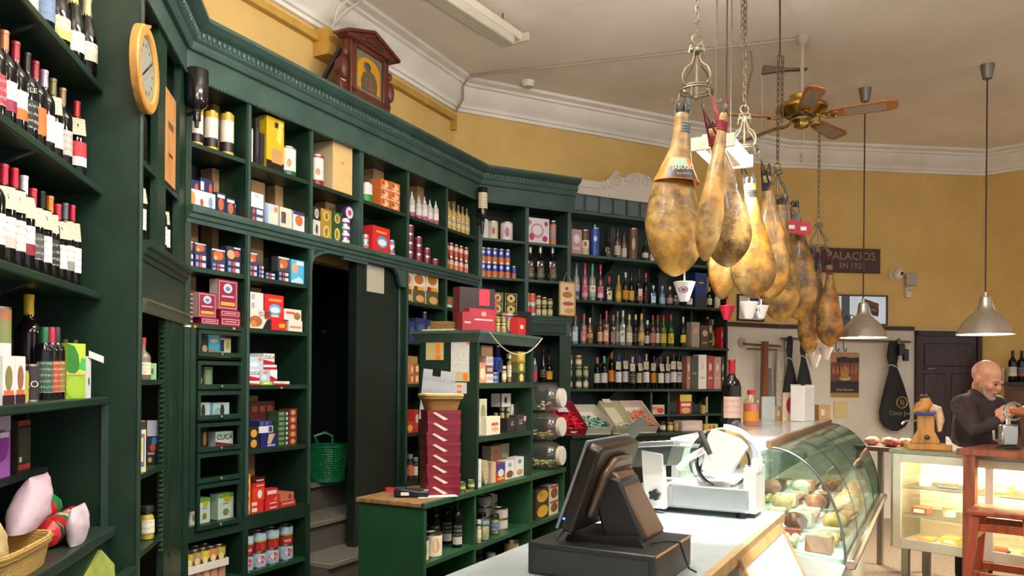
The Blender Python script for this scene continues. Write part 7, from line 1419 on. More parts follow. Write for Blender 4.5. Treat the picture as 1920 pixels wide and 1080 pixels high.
# ================================================================== wrought iron ham hangers with chains
IR = mat('77705c', .45, .5); IRD = mat('5a4a3c', .55, .4)
link_me = M().tube([(.009*math.cos(R(a)), 0, .016*math.sin(R(a)) + (.006 if math.sin(R(a)) > 0 else -.006)) for a in range(0, 360, 36)], .0032, 5, closed=True).mesh('chain_link')
def chain(x, y, z0, z1, label, mt=IRD, k=1.0):
    o = root('hanging_chain', (x, y, z1)); n = int((z1 - z0) / (.033*k))
    for i in range(n):
        c = link('chain_link', link_me, mt, o, (0, 0, -(i+.5)*(z1-z0)/n), R(90*(i % 2)) + .4, (k, k, (z1-z0)/n/.033))
    tag(o, label, 'chain', 'chains of the ham hangers'); return o
def hanger(px, py, Y, label, s=1.0, mt=IR):
    c = at(px, py, Y); o = root('ham_hanger', c); T = lambda P: [(x*s, y*s, z*s) for x, y, z in P]
    part('top_ring', M().tube(T([(.023*math.cos(R(a)), .006*math.cos(R(a)), .023*math.sin(R(a))) for a in range(0, 360, 20)]), .004*s, 6, closed=True), mt, o)
    part('boss', M().ball((0, 0, -.045*s), .014*s, .014*s, .022*s).ball((.02*s, 0, -.042*s), .010*s).ball((-.02*s, 0, -.042*s), .010*s).ball((0, -.02*s, -.05*s), .012*s), mt, o)
    m = M()
    for k in range(4):
        a = R(30 + 90*k); ca, sa = math.cos(a), math.sin(a)
        P = [(.012, -.045), (.018, -.08), (.030, -.105), (.062, -.13), (.076, -.155), (.080, -.175), (.074, -.195), (.062, -.205)]
        part('curved_arm', M().tube([(r*ca*s, r*sa*s, z*s) for r, z in P], [.0045*s]*4 + [.0055*s]*4, 6), mt, o)
        Q = [(.010, -.03), (.022, -.026), (.034, -.03), (.04, -.045), (.043, -.058), (.047, -.064)]
        part('leaf_scroll', M().tube([(r*ca*s, r*sa*s, z*s) for r, z in Q], .003*s, 5), mt, o); part('ball_finial', M().ball((.066*ca*s, .066*sa*s, -.197*s), .008*s), mt, o)
    part('hoop', M().tube(T([(.070*math.cos(R(a)), .070*math.sin(R(a)), -.215) for a in range(0, 360, 15)]), .0052*s, 6, closed=True), mt, o)
    part('hoop', M().tube(T([(.066*math.cos(R(a)), .066*math.sin(R(a)), -.203) for a in range(0, 360, 15)]), .0036*s, 6, closed=True), mt, o)
    part('centre_stem', M().tube(T([(0, 0, -.05), (0, 0, -.12), (0, 0, -.235)]), [.004*s, .007*s, .008*s], 6), mt, o); part('stem_finial', M().ball((0, 0, -.243*s), .010*s), mt, o)
    part('leaf_drop', M().prism([(.018*s, -.06*s), (.026*s, -.085*s), (.018*s, -.115*s), (.010*s, -.085*s)], -.002, .002), mat('6a4a38', .5, .3), o)
    for k in range(6):
        a = R(60*k); ca, sa = math.cos(a), math.sin(a)
        part('hook', M().tube([((.070 + r)*ca*s, (.070 + r)*sa*s, z*s) for r, z in ((0, -.215), (.004, -.235), (.006, -.25), (.016, -.262), (.028, -.257), (.033, -.243))], .0032*s, 5), mt, o)
    tag(o, label, 'hanger'); return o, c
HG = [(1307, 75, 3.3, 'nearest ornate iron ham hanger with open hooks'), (1396, 205, 4.14, 'second ornate iron ham hanger behind the glaring lamp'), (1458, 312, 5.25, 'third ornate iron ham hanger over dark ham feet'), (1535, 412, 6.98, 'farthest pale iron ham hanger near the name sign')]
HP = []
for i, (px, py, Y, lb) in enumerate(HG):
    h_, c = hanger(px, py, Y, lb, 1.0 if i != 3 else 1.15, IR if i != 3 else mat('a89a80', .45, .5)); HP.append(c)
c = HP[0]; sh = part('s_hook', M().tube([(c.x + .0, c.y, c.z + .015), (c.x - .008, c.y, c.z + .03), (c.x + .012, c.y, c.z + .045), (c.x - .012, c.y, c.z + .075), (c.x + .004, c.y, c.z + .09), (c.x + .012, c.y, c.z + .08)], .0035, 5), mat('8a7a62', .5, .5)); tag(sh, 'bent wire hook joining nearest hanger to its chain', 'hook', None, c)
chain(c.x, c.y, c.z + .078, CEIL, 'grey chain of the nearest ham hanger', mat('7a7260', .5, .5), .9)
chain(HP[1].x, HP[1].y, HP[1].z + .02, CEIL, 'long brown chain of the second ham hanger'); chain(HP[1].x - .025, HP[1].y - .03, at(1386, 82, 4.1).z, CEIL, 'short loose chain end beside the second hanger')
zc = at(1458, 105, 5.25).z; chain(HP[2].x, HP[2].y, HP[2].z + .02, zc, 'single brown chain of the third ham hanger', IRD, 1.1); chain(HP[2].x + .03, HP[2].y + .01, at(1465, 228, 5.25).z, zc, 'doubled back chain of the third ham hanger', IRD, 1.1)
w_ = part('suspension_rod', M().tube([(HP[2].x + .01, HP[2].y, zc - .005), (HP[2].x + .005, HP[2].y, CEIL)], .006, 6), mat('4a342c', .5, .3)); tag(w_, 'dark straight rod above the third hanger chain', 'rod', None, HP[2])
zc = at(1537, 255, 6.98).z; chain(HP[3].x, HP[3].y, HP[3].z + .022, zc, 'pale chain of the farthest ham hanger', mat('9a8c74', .5, .5), 1.3)
w_ = part('suspension_rod', M().tube([(HP[3].x, HP[3].y, zc - .005), (HP[3].x, HP[3].y, CEIL)], .007, 6).lathe([(.02, 0), (.03, .03)], 10, (HP[3].x, HP[3].y, CEIL - .03)), mat('7a5a4a', .5, .3)); tag(w_, 'brown straight rod above the farthest hanger chain', 'rod', None, HP[3])
# ================================================================== hams
HB = [(.035, .25, .8, 0), (.07, .27, .8, .0), (.12, .25, .9, .02), (.18, .27, .9, .04), (.25, .34, .95, .05), (.32, .45, .9, .04), (.39, .60, .85, .0), (.46, .75, .8, -.03), (.54, .83, .78, -.03), (.62, .94, .8, 0), (.70, 1, .82, .02), (.78, .99, .84, .04), (.85, .91, .84, .05), (.91, .74, .82, .05), (.955, .52, .8, .04), (.985, .28, .75, .03), (1, .03, .6, .03)]
def ham(x0, y0, x1, y1, Y, wpx, th, yaw, c1, c2, label, bend=.0, rough=.42, Y1=None, hoofc='2a2622', rope=None, sc=7, hk=None):
    T = at(x0, y0, Y); B = at(x1, y1, Y1 or Y); ax = (B - T); L = ax.length; ax.normalize(); w = wpx * Y / F / 2
    o = root('cured_ham', T)
    q = Vector((0, 0, -1)).rotation_difference(ax); E = q.to_matrix() @ Matrix.Rotation(R(yaw), 3, 'Z')
    m = M(); vs = []; n = 26; rr = random.Random(x0)
    ph = [rr.uniform(0, 6) for _ in range(6)]
    for f, s, ty, ox in HB:
        for i in range(n):
            a = 2*math.pi*i/n
            nz = 1 + .035*math.sin(3*a + f*9 + ph[0]) + .03*math.sin(2*a - f*14 + ph[1]) + .02*math.sin(5*a + f*23 + ph[2])
            tk = ty * (th if s > .4 else 1)
            x = w*(s*math.cos(a)*nz + ox + bend*math.sin(f*math.pi)); y = w*s*tk*math.sin(a)*nz
            if math.sin(a) < 0 and s > .5: y *= .9
            vs.append(E @ Vector((x, y, -f*L)))
    k = len(HB); m.add(vs, [(j*n+i, j*n+n+i, j*n+n+(i+1) % n, j*n+(i+1) % n) for j in range(k-1) for i in range(n)] + [tuple(range(n)), tuple(range((k-1)*n, k*n))[::-1]])
    b = part('meat_body', m, mat(c1, rough, 0, 'ham', c2, sc), o); sd = b.modifiers.new('sub', 'SUBSURF'); sd.levels = 1; sd.render_levels = 1
    m = M(); r_ = w*.2
    for sx in (-1, 1): m.tube([E @ Vector((sx*r_*.45, 0, -.055*L)), E @ Vector((sx*r_*.6, 0, -.025*L)), E @ Vector((sx*r_*.55, -r_*.2, .0)), E @ Vector((sx*r_*.35, -r_*.35, .018*L))], [r_*.55, r_*.62, r_*.55, r_*.12], 8)
    part('hoof', m, mat(hoofc, .4), o)
    m = M()
    for sx in (-1, 1): m.tube([E @ Vector((sx*r_*.6, r_*.7, -.075*L)), E @ Vector((sx*r_*.7, r_*1.15, -.055*L))], [r_*.28, r_*.1], 6)
    part('dewclaw', m, mat(hoofc, .4), o)
    if rope:
        m = M()
        for j in range(4): m.tube([E @ Vector((w*.03 + r_*1.12*math.cos(R(a)), r_*1.12*math.sin(R(a)), -(.10 + j*.016)*L + .006*math.sin(R(a)))) for a in range(0, 360, 30)], .006, 5, closed=True)
        m.tube([E @ Vector((r_*.9, 0, -.10*L)), E @ Vector((r_*1.1, -r_*.3, -.03*L)), E @ Vector((r_*.8, 0, .05*L))], .006, 5)
        part('rope', m, mat(rope, .8, 0, 'straw', None, 300), o)
    if hk:
        c = HP[hk[0]]; sc_h = 1.15 if hk[0] == 3 else 1.0; a = R(60*hk[1]); hkp = c + Vector((.088*math.cos(a), .088*math.sin(a), -.262))*sc_h - T
        q1 = E @ Vector((r_*.9, 0, -.11*L)); q2 = E @ Vector((-r_*.9, 0, -.11*L)); md = E @ Vector((0, r_*1.1, -.02*L))
        part('hanging_loop', M().tube([q1, (q1 + hkp)/2 + md*.2, hkp, (q2 + hkp)/2 + md*.2, q2], .005, 5), mat(rope or '7a6a50', .8, 0, 'straw', None, 300), o)
    tag(o, label, 'ham', 'hanging cured hams')
    return o, E, L, w
BF, BD = 'd49f3a', '86683a'
o, E, L, w = ham(1281, 199, 1262, 519, 3.3, 112, .8, 10, BF, BD, 'largest nearest ham with orange band and grey mould', -.12, rope='8a9a98', sc=6, hk=(0, 3))
# paper band with lettering around the shank
fz = .37
def band(f0, f1, s0, s1, r0, m_, name, a0=-175, a1=-5, off=0):
    pr = []
    for k in range(5): f = f0 + (f1-f0)*k/4; pr.append(((s0 + (s1-s0)*k/4)*w*r0, -f*L))
    mm = M().lathe(pr, 18, arc=(a0, a1)); mm.xf(lambda v: E @ Vector((v.x - .10*w, v.y*.93, v.z))); return part(name, mm, m_, o)
band(.315, .455, .38, .72, 1.10, mat('d8752a', .45), 'orange_band', -185, 5); band(.325, .375, .40, .52, 1.13, mat('8aa890', .5), 'green_crest', -120, -70); band(.375, .45, .52, .70, 1.13, mat('26262a', .45), 'black_shield', -135, -50)
bp = E @ Vector((-.10*w, -w*.70, -.395*L)); text('JABUGO', o, bp.x - .008, bp.y - .012, bp.z, .020, mat('f0ece0', .4), .085); text('Gran Reserva', o, bp.x - .004, bp.y - .012, bp.z - .024, .010, mat('d8b070', .4), .06)
ham(1359, 200, 1320, 490, 3.10, 70, .85, 60, 'd2a058', '8a5a2c', 'narrow pale ham with bare bone seen edge on', .05, hk=(0, 5), rope='a8283c', hoofc='3a3630', sc=5)
ham(1335, 230, 1365, 502, 3.5, 92, .85, -30, '9a7434', '5a4020', 'dark ham hanging behind the narrow pale one', .12, hk=(0, 1), rope='a8283c')
ham(1372, 330, 1352, 562, 4.25, 66, .75, 30, 'cf8e24', '8a5a1c', 'smooth orange ham low behind the nearest ham', -.1, hk=(1, 3), hoofc='3a2c20', rope='8a7a5a')
ham(1405, 335, 1412, 560, 4.0, 88, .8, 5, 'cf8f26', '8a5f24', 'broad yellow ham in middle of the row', .0, hk=(1, 4), rope='4a4a48', sc=5)
ham(1436, 320, 1443, 562, 4.35, 74, .8, -20, 'bd8a34', '7a5628', 'brownish ham right of the broad yellow ham', .06, hk=(1, 0), rope='4a4a48', sc=5)
ham(1466, 375, 1462, 604, 5.1, 84, .8, 20, 'b98a36', '7a5a30', 'long ham hanging low under the third hanger', -.05, hk=(2, 3), rope='b8bcc4')
HRB, _, _, _ = ham(1490, 380, 1496, 600, 5.45, 72, .8, -10, 'b08038', '6a4a28', 'dark streaked ham with red ribbon label', .04, hk=(2, 0), rope='b8bcc4')
ham(1521, 470, 1516, 665, 6.95, 46, .8, 10, 'c08c40', '5a4426', 'mottled small ham on the farthest hanger', .0, hk=(3, 3), rope='c8c4bc', sc=9)
ham(1555, 490, 1554, 650, 6.72, 48, .8, -20, 'd69a3c', 'a86a24', 'golden small ham on the farthest hanger', .0, hk=(3, 5), rope='b03a44', sc=4)
ham(1535, 500, 1536, 640, 7.1, 34, .8, 0, '8a4a24', '5a2c18', 'dark red small ham at back of farthest hanger', .0, hk=(3, 1), rope='c8c4bc', sc=5)
# ribbons and drip cups
for px, py, Y, c in ((1484, 425, 5.30, 'a81f34'), (1506, 428, 5.33, 'b02438')):
    p = at(px, py, Y) - HRB.location; big = px == 1480
    rb2 = part('ribbon', M().box(-.05, .05, -.004, .0, -.045, .045) if not big else M().lathe([(.075, -.07), (.07, 0), (.062, .05)], 12, arc=(-180, 0)), mat(c, .5), HRB, p); part('white_print', M().box(-.02, .02, -.006 if not big else -.078, -.0045 if not big else -.074, -.015, .01), WHITE, rb2)
for px, py, Y, c, tx in ((1283, 545, 3.3, 'e8e4e2', 'white drip cup with purple oval under the nearest ham'), (1363, 585, 4.25, 'b81f3c', 'crimson drip cup under the smooth orange ham'), (1404, 580, 4.0, 'eeeae6', 'white drip cup under the broad yellow ham'), (1427, 584, 4.35, 'e4e0dc', 'white drip cup with dark print under brownish ham'), (1526, 676, 6.95, 'f0e4d8', 'lower white drip cup under the mottled small ham'), (1548, 662, 6.85, 'f2e6da', 'white drip cup under the golden small ham')):
    p = at(px, py, Y); k = {3.3: .045, 4.25: .042, 4.0: .046, 4.35: .04}.get(Y, .058); o = root('drip_cup', p)
    part('cup', M().lathe([(.0005, -k), (k*.42, -k), (k*1.02, k*.75), (k, k*.8), (k*.45, -k*.8)], 18), mat(c, .4), o); part('spike', M().tube([(0, 0, -k*.6), (0, 0, k*1.7)], .004, 5), mat(c, .4), o)
    if px == 1283:
        m = M().lathe([(k*.36, 0), (k*.46, 0)], 16, sy=.6).xf(lambda v: Vector((v.x - .012, -k*.82 + abs(v.x)*.2 - .004 - v.y*.45, v.y))); part('purple_oval', m, mat('6a5aa8', .4), o)
        m = M().lathe([(.0005, 0), (k*.26, 0)], 14, sy=.5).xf(lambda v: Vector((v.x - .012, -k*.82 + abs(v.x)*.2 - .004 - v.y*.45, v.y))); part('red_seal', m, mat('b04a7a', .4), o)
    if px == 1427: part('dark_print', M().add([(-k*.9, -k*.35, k*.4), (-k*.5, -k*.75, k*.4), (-k*.25, -k*.6, -k*.4), (-k*.5, -k*.3, -k*.4)], [(0, 1, 2, 3)]), mat('2a2a30', .5), o)
    tag(o, tx, 'drip cup', 'ham drip cups')
# ================================================================== carved icon frame on the cornice, wall clock, hanging bottles
t0, _ = FB.hit(637, 200, .03); t1, _ = FB.hit(738, 210, .03)
o = froot('carved_icon_frame', FB, (t0+t1)/2, .04, 3.346); w = (t1 - t0); hw = w/2; H = FB.hit(650, 40, .04)[1] - 3.346
MH = mat('5d2c20', .42, 0, 'wood', '43190f')
out = [(-hw*1.02, 0), (hw*1.06, 0), (hw*1.03, .06), (hw*.90, .08), (hw*.95, .13), (hw*.88, .17), (hw*.97, .21), (hw*.95, .27), (hw*.80, .31), (hw*.72, .36), (hw*.74, H*.82), (-hw*.74, H*.82), (-hw*.72, .36), (-hw*.80, .31), (-hw*.95, .27), (-hw*.97, .21), (-hw*.88, .17), (-hw*.95, .13), (-hw*.90, .08), (-hw*1.0, .06)]
bevel(part('backboard', M().prism(out, 0, .05), MH, o), .006); bevel(part('base_plinth', M().box(-hw*1.02, hw*1.04, -.02, .05, 0, .07), MH, o), .006)
for s in (-1, 1): bevel(part('frame_stile', M().box(s*hw*.60-.03, s*hw*.60+.03, -.03, 0, .08, H*.80), MH, o), .006); part('side_scroll', M().ball((s*hw*.86, -.01, .22), .035, .025, .07).ball((s*hw*.82, -.01, .33), .02, .02, .03), MH, o)
for k in range(4): part('stile_flute', M().box(-hw*.93, -hw*.78, -.004, .0, .14 + k*.03, .148 + k*.03), mat('c8b8a8', .5), o)
for a, b in ((.07, .12), (H*.74, H*.80)): bevel(part('frame_rail', M().box(-hw*.7, hw*.7, -.03, 0, a, b), MH, o), .005)
bevel(part('pediment', M().prism([(-hw*.86, H*.80), (hw*.86, H*.80), (hw*.95, H*.83), (hw*.0, H*1.0), (-hw*.95, H*.83)], -.05, .05), MH, o), .006)
for s in (-1, 1): bevel(part('pediment_moulding', M().prism([(s*hw*.98, H*.81), (s*hw*.98, H*.855), (0, H*1.03), (0, H*.985)][::s], -.075, .06), MH, o), .008)
part('carved_tympanum', M().ball((0, -.052, H*.88), .07, .012, .03).ball((-.08, -.052, H*.855), .04, .01, .018).ball((.08, -.052, H*.855), .04, .01, .018), mat('4a2016', .45), o)
pw, p0, p1 = hw*.52, .12, H*.74; ph = p1 - p0
part('icon_border', M().box(-pw, pw, -.012, -.001, p0, p1), mat('8a8468', .5, .2, 'stone', '5a5440', 90), o)
arch = [(-pw*.78, p0 + ph*.1), (pw*.82, p0 + ph*.1), (pw*.82, p0 + ph*.62)] + [(pw*.02 + pw*.8*math.cos(R(a)), p0 + ph*.62 + ph*.28*math.sin(R(a))) for a in range(15, 166, 15)] + [(-pw*.78, p0 + ph*.62)]
part('gold_ground', M().prism(arch, -.014, -.0125), mat('d69a22', .4, .2), o)
part('robed_figure', M().prism([(-pw*.5, p0+ph*.1), (pw*.55, p0+ph*.1), (pw*.6, p0+ph*.35), (pw*.4, p0+ph*.55), (pw*.05, p0+ph*.62), (-pw*.4, p0+ph*.5), (-pw*.55, p0+ph*.3)], -.018, -.0145), mat('6a5a3c', .5, 0, 'stone', '4a4030', 60), o)
part('figure_head', M().ball((-pw*.12, -.018, p0+ph*.68), pw*.26, .006, ph*.105), mat('4a4c54', .5), o); part('figure_sash', M().prism([(-pw*.1, p0+ph*.1), (pw*.25, p0+ph*.1), (pw*.2, p0+ph*.4), (pw*.0, p0+ph*.4)], -.020, -.0185), mat('7a4a40', .5), o)
part('rear_strut', M().tube([(-hw*.9, .27, -.0), (-hw*.72, .06, H*.7)], .02, 6), mat('2c1812', .5), o)
tag(o, 'carved dark wood frame with a golden religious icon on the cornice', 'icon')
c_t, c_z = FN.hit(277, 131, -.03); OAK = mat('c8924a', .5, 0, 'wood', 'a8742e')
o = froot('wall_clock', FN, c_t - .0, -.062, c_z); o.location = FN.pt(c_t, -.005, c_z); Rr = .168
def dk(pr, n=36): return M().lathe(pr, n).xf(lambda v: Vector((v.x, -v.z, v.y)))
part('oak_ring', dk([(Rr*.72, .005), (Rr*.72, .022), (Rr*.78, .032), (Rr*.96, .032), (Rr, .026), (Rr, .0), (Rr*.72, 0)]), OAK, o); part('dial', dk([(.0005, .019), (Rr*.74, .019)]), mat('d8d2c4', .5), o); part('chapter_ring', dk([(Rr*.50, .0193), (Rr*.66, .0193)]), paper('d4cec0', '7a7468'), o)
for k in range(12): part('hour_mark', M().box(-.003, .003, -.0205, -.0194, .085, .10).xf(lambda v: Matrix.Rotation(R(30*k), 3, 'Y') @ v), mat('5a5248', .5), o)
part('hour_hand', M().box(-.004, .004, -.0225, -.0208, -.01, .065).xf(lambda v: Matrix.Rotation(R(235), 3, 'Y') @ v), BLACK, o); part('minute_hand', M().box(-.003, .003, -.0245, -.023, -.015, .095).xf(lambda v: Matrix.Rotation(R(55), 3, 'Y') @ v), BLACK, o); part('clock_glass', dk([(.0005, .027), (Rr*.72, .026)]), glass('f4f8f6', .2), o)
tag(o, 'round oak wall clock on the corner cabinet', 'clock')
def inv_bottle(p, rz, h, r, label, lab=None, shade='1c1a1a'):
    o = root('upside_down_bottle', p, rz); k = h/.30; sc = (r/.038, r/.038, -k)
    m = M().lathe([(x, -z) for x, z in BOT['bdx'][0]][::-1], 18); m.xf(lambda v: Vector((v.x*r/.038, v.y*r/.038, v.z*k))); part('bottle_body', m, mat(shade, .12), o)
    if lab: m = M().lathe([(r*1.01, -.15*k), (r*1.01, -.04*k)], 12, arc=(-170, -10)); part('front_label', m, paper(lab), o)
    m = M().lathe([(.0005, -h - .03), (.010, -h - .028), (.012, -h), (.016, -.286*k), (.016, -.24*k)], 12); part('pourer', m, mat('2a2724', .4), o)
    part('holder_arm', M().tube([(0, 0, -.235*k), (0, .04, -.245*k), (0, .10, -.25*k)], .008, 6).tube([(.018*math.cos(R(a)), .018*math.sin(R(a)), -.235*k) for a in range(0, 360, 30)], .006, 5, closed=True), IRON, o)
    tag(o, label, 'bottle'); return o
t, z = FB.hit(367, 132, -.06); inv_bottle(FB.pt(t, -.07, z), FB.rz, .26, .055, 'upside down dark bottle fixed at the corner of two cabinets')
t, z = FB.hit(903, 352, -.06); inv_bottle(FB.pt(t, -.07, z), FC.rz, .36, .042, 'upside down bottle with cream label at the cabinet bend', 'dcd2b4')
t, z = FC.hit(1061, 560, -.03); t0, z0 = FC.hit(1046, 592, -.03); t1, z1 = FC.hit(1077, 530, -.03)
o = froot('hanging_picture_board', FC, (t0+t1)/2, -.05, z0); w, h = t1-t0, z1-z0
part('picture', M().box(-w/2, w/2, .0, .008, 0, h), mat('ddcfb4', .5), o)
for a in ((-w/2, w/2, 0, .012), (-w/2, w/2, h-.012, h), (-w/2, -w/2+.012, 0, h), (w/2-.012, w/2, 0, h)): part('frame_bar', M().box(a[0], a[1], -.006, .01, a[2], a[3]), mat('c09050', .5, 0, 'wood'), o)
for cx, cz, rx, rz_, c in ((0, .62, .32, .09, 'b8703a'), (.05, .36, .34, .06, 'c8502c'), (.1, .15, .3, .08, 'd8a050'), (-.05, .8, .1, .05, 'c03a30')): part('printed_motif', M().lathe([(.0005, 0), (1, 0)], 14).xf(lambda v: Vector((v.x*rx*w + cx*w, -.002, v.y*rz_*h + cz*h))), mat(c, .5), o)
part('hanging_string', M().tube([(-w*.25, 0, h), (0, .02, h + .09), (w*.25, 0, h)], .0025, 4), mat('b8ab90', .7), o); tag(o, 'small wood framed sausage advert hanging at the cabinet edge', 'picture')
# green plastic basket on the stairs
p = atz(608, 905, .80); o = root('plastic_basket', (p.x, p.y + .10, .801)); GP = mat('127a48', .35)
Hh, rb, rt2 = .26, .115, .145
part('basket_floor', M().lathe([(.0005, .002), (rb, .002), (rb*1.02, .03), (rb*1.01, .03), (rb*.98, .006), (.0005, .006)], 28), GP, o)
m = M(); n = 40
for i in range(n):
    a = 2*math.pi*i/n; m.tube([(rb*math.cos(a), rb*math.sin(a), .02), ((rb + (rt2-rb)*.5)*math.cos(a), (rb + (rt2-rb)*.5)*math.sin(a), Hh*.5), (rt2*math.cos(a), rt2*math.sin(a), Hh)], .0042, 4)
for j in range(15):
    r_ = rb + (rt2-rb)*j/14; m.tube([(r_*math.cos(R(a)), r_*math.sin(R(a)), .02 + (Hh-.03)*j/14) for a in range(0, 360, 12)], .0035, 4, closed=True)
x = part('mesh_wall', m, GP, o); x['kind'] = 'stuff'
part('rim', M().lathe([(rt2*.98, Hh-.02), (rt2*1.05, Hh-.015), (rt2*1.06, Hh), (rt2*.98, Hh)], 32), GP, o); part('folded_handle', M().tube([(-.10, .10, Hh), (-.12, .09, Hh+.05), (-.05, .12, Hh+.075), (-.0, .14, Hh+.05), (.0, .14, Hh)], .012, 6), GP, o)
tag(o, 'green plastic mesh basket standing on the granite stairs', 'basket')
# ================================================================== right side: refrigerated cabinet, bar, stool
fg = froot('refrigerated_cabinet', FF)
FW_, FZ0, FZ1, FD = 1.55, .38, 1.07, .52
ST = mat('9a9488', .35, .6); WARMW = mat('d8cdb8', .45)
part('side_wall', M().box(0, .02, 0, FD, FZ0, FZ1-.03), ST, fg); part('side_wall', M().box(FW_-.02, FW_, 0, FD, FZ0, FZ1-.03), ST, fg); part('back_wall', M().box(.02, FW_-.02, FD-.02, FD, FZ0, FZ1-.03), WARMW, fg)
bevel(part('top_board', M().box(-.01, FW_+.01, -.015, FD+.02, FZ1-.03, FZ1), mat('8a8478', .35, .5), fg), .004); part('floor_board', M().box(.02, FW_-.02, 0, FD-.02, FZ0, FZ0+.03), WARMW, fg)
for nm, b in (('front_frame', (.02, .075, FZ0, FZ1-.03)), ('front_frame', (.075, FW_-.075, FZ1-.085, FZ1-.03)), ('front_frame', (.075, FW_-.075, FZ0, FZ0+.07)), ('front_frame', (.60, .65, FZ0+.07, FZ1-.085)), ('front_frame', (FW_-.075, FW_-.02, FZ0, FZ1-.03))): bevel(part(nm, M().box(b[0], b[1], -.018, .004, b[2], b[3]), mat('c9c3b4', .4), fg), .004)
part('glass_pane', M().box(.075, .60, -.008, -.004, FZ0+.07, FZ1-.085), CLEAR, fg); part('glass_pane', M().box(.65, FW_-.075, -.008, -.004, FZ0+.07, FZ1-.085), CLEAR, fg)
for z in (.60, .80): 
    m = M()
    for k in range(16): m.tube([(.03, .05 + k*.028, z), (FW_-.03, .05 + k*.028, z)], .002, 4)
    s = part('wire_shelf', m.box(.03, FW_-.03, .04, .05, z-.004, z+.004).box(.03, FW_-.03, .46, .47, z-.004, z+.004), STEEL, fg)
    s['kind'] = 'stuff'
part('lamp_tube', M().tube([(.12, .07, FZ1-.05), (FW_-.12, .07, FZ1-.05)], .012, 8), emit('ffdcae', 300), fg)
m = M()
for k in range(14): m.box(.10, .30, .30 + k*.008, .304 + k*.008, FZ1-.08, FZ1-.04)
s = part('vent_grille', m, STEEL, fg); s['kind'] = 'stuff'
for x in (.06, .55, 1.05, 1.46): part('leg', M().box(x, x+.045, .04, .085, 0, FZ0), ST, fg); 
for x in (.06, 1.46): part('leg', M().box(x, x+.045, FD-.08, FD-.035, 0, FZ0), ST, fg)
tag(fg, 'glass fronted refrigerated cabinet on legs at the right', 'fridge')
rr = random.Random(5)
LV = [(FZ0+.031, 'bottom'), (.605, 'middle'), (.805, 'upper')]
for li, (z, nm) in enumerate(LV):
    for k in range(8):
        x = .16 + k*.16 + rr.uniform(-.015, .015); c = ['d89a58', 'b8502c', 'e8dcc4', 'c8b048', 'd8a888', '8a4a2c', 'efe6d4', 'c86a3a'][(k*3 + li*5) % 8]; kind = (k + li) % 4
        o = froot(['sausage_pack', 'cheese_pack', 'food_tub', 'meat_pack'][kind], FF, x, .16 + rr.uniform(0, .06), z)
        if kind == 0:
            for j in range(3): part('sausage', M().tube([(-.055, -.03 + j*.032, .018), (-.03, -.03 + j*.032, .018), (.04, -.03 + j*.032, .018), (.058, -.03 + j*.032, .018)], [.006, .016, .016, .006], 8), mat(c, .35), o)
        elif kind == 1: bevel(part('pack', M().box(-.055, .055, -.05, .05, 0, .055), mat(c, .4), o), .006); part('pack_label', M().box(-.035, .035, -.0515, -.0502, .015, .04), mat('f0ece2', .5), o)
        elif kind == 2: part('tub', M().lathe([(.0005, 0), (.038, 0), (.046, .06), (.0005, .06)], 14), mat('e8e4da', .4), o); part('tub_lid', M().lathe([(.049, .058), (.049, .066), (.0005, .067)], 14), mat(c, .4), o)
        else: bevel(part('tray', M().box(-.06, .06, -.05, .05, 0, .014), mat('2a3a68' if k % 2 else 'f0ece4', .4), o), .003); part('meat', M().rbox(-.05, .05, -.04, .04, .0145, .034, .015), mat(c, .4), o)
        tag(o, '%s %s %s on %s level of the refrigerated cabinet' % ({'d89a58': 'amber', 'b8502c': 'brick red', 'e8dcc4': 'cream', 'c8b048': 'yellow', 'd8a888': 'peach', '8a4a2c': 'brown', 'efe6d4': 'ivory', 'c86a3a': 'orange'}[c], 'small', ['sausage pack', 'cheese pack', 'lidded tub', 'meat tray'][kind], nm), 'food', 'food in the refrigerated cabinet')
# bar top and post
WRD = mat('8a4a30', .4, 0, 'wood', '6a3220')
br = froot('bar_table', FF)
xb = FF.hit(1797, 850, -.1)[0]; xp = FF.hit(1818, 900, -.12)[0]
bevel(part('bar_top', M().box(xb, xb + 1.5, -.15, .40, 1.072, 1.112), WRD, br), .006); part('bar_leg', M().box(xp-.035, xp+.035, -.135, -.075, 0, 1.072), WRD, br); part('bar_leg', M().box(xp+1.25, xp+1.32, -.135, -.075, 0, 1.072), WRD, br); part('foot_rail', M().box(xp+.03, xp+1.25, -.12, -.09, .24, .29), WRD, br)
tag(br, 'reddish brown wooden bar table in front of the refrigerated cabinet', 'table', None, FF.pt(xb, 0, 1))
c = atz(1884, 955, .80); st = root('bar_stool', (c.x, c.y, 0), R(-40)); STW = mat('8a3a20', .38, 0, 'wood', '6a2814')
bevel(part('seat', M().rbox(-.17, .17, -.17, .17, .77, .80, .03), STW, st), .006)
for sx in (-1, 1):
    for sy in (-1, 1):
        m = M(); a = Vector((sx*.125, sy*.125, .77)); b = Vector((sx*.20, sy*.20, 0)); q_ = .021
        m.add([(a.x-q_, a.y-q_, a.z), (a.x+q_, a.y-q_, a.z), (a.x+q_, a.y+q_, a.z), (a.x-q_, a.y+q_, a.z), (b.x-q_, b.y-q_, 0), (b.x+q_, b.y-q_, 0), (b.x+q_, b.y+q_, 0), (b.x-q_, b.y+q_, 0)], [(0, 1, 2, 3), (7, 6, 5, 4), (0, 4, 5, 1), (1, 5, 6, 2), (2, 6, 7, 3), (3, 7, 4, 0)]); bevel(part('leg', m, STW, st), .004)
for z, ks in ((.70, 0), (.42, 1), (.20, 1)):
    r_ = .125 + .075*(1 - z/.77)
    for s in (-1, 1): part('stretcher', M().box(-r_, r_, s*r_-.012, s*r_+.012, z-.022, z+.022), STW, st); part('stretcher', M().box(s*r_-.012, s*r_+.012, -r_, r_, z-.07, z-.026), STW, st)
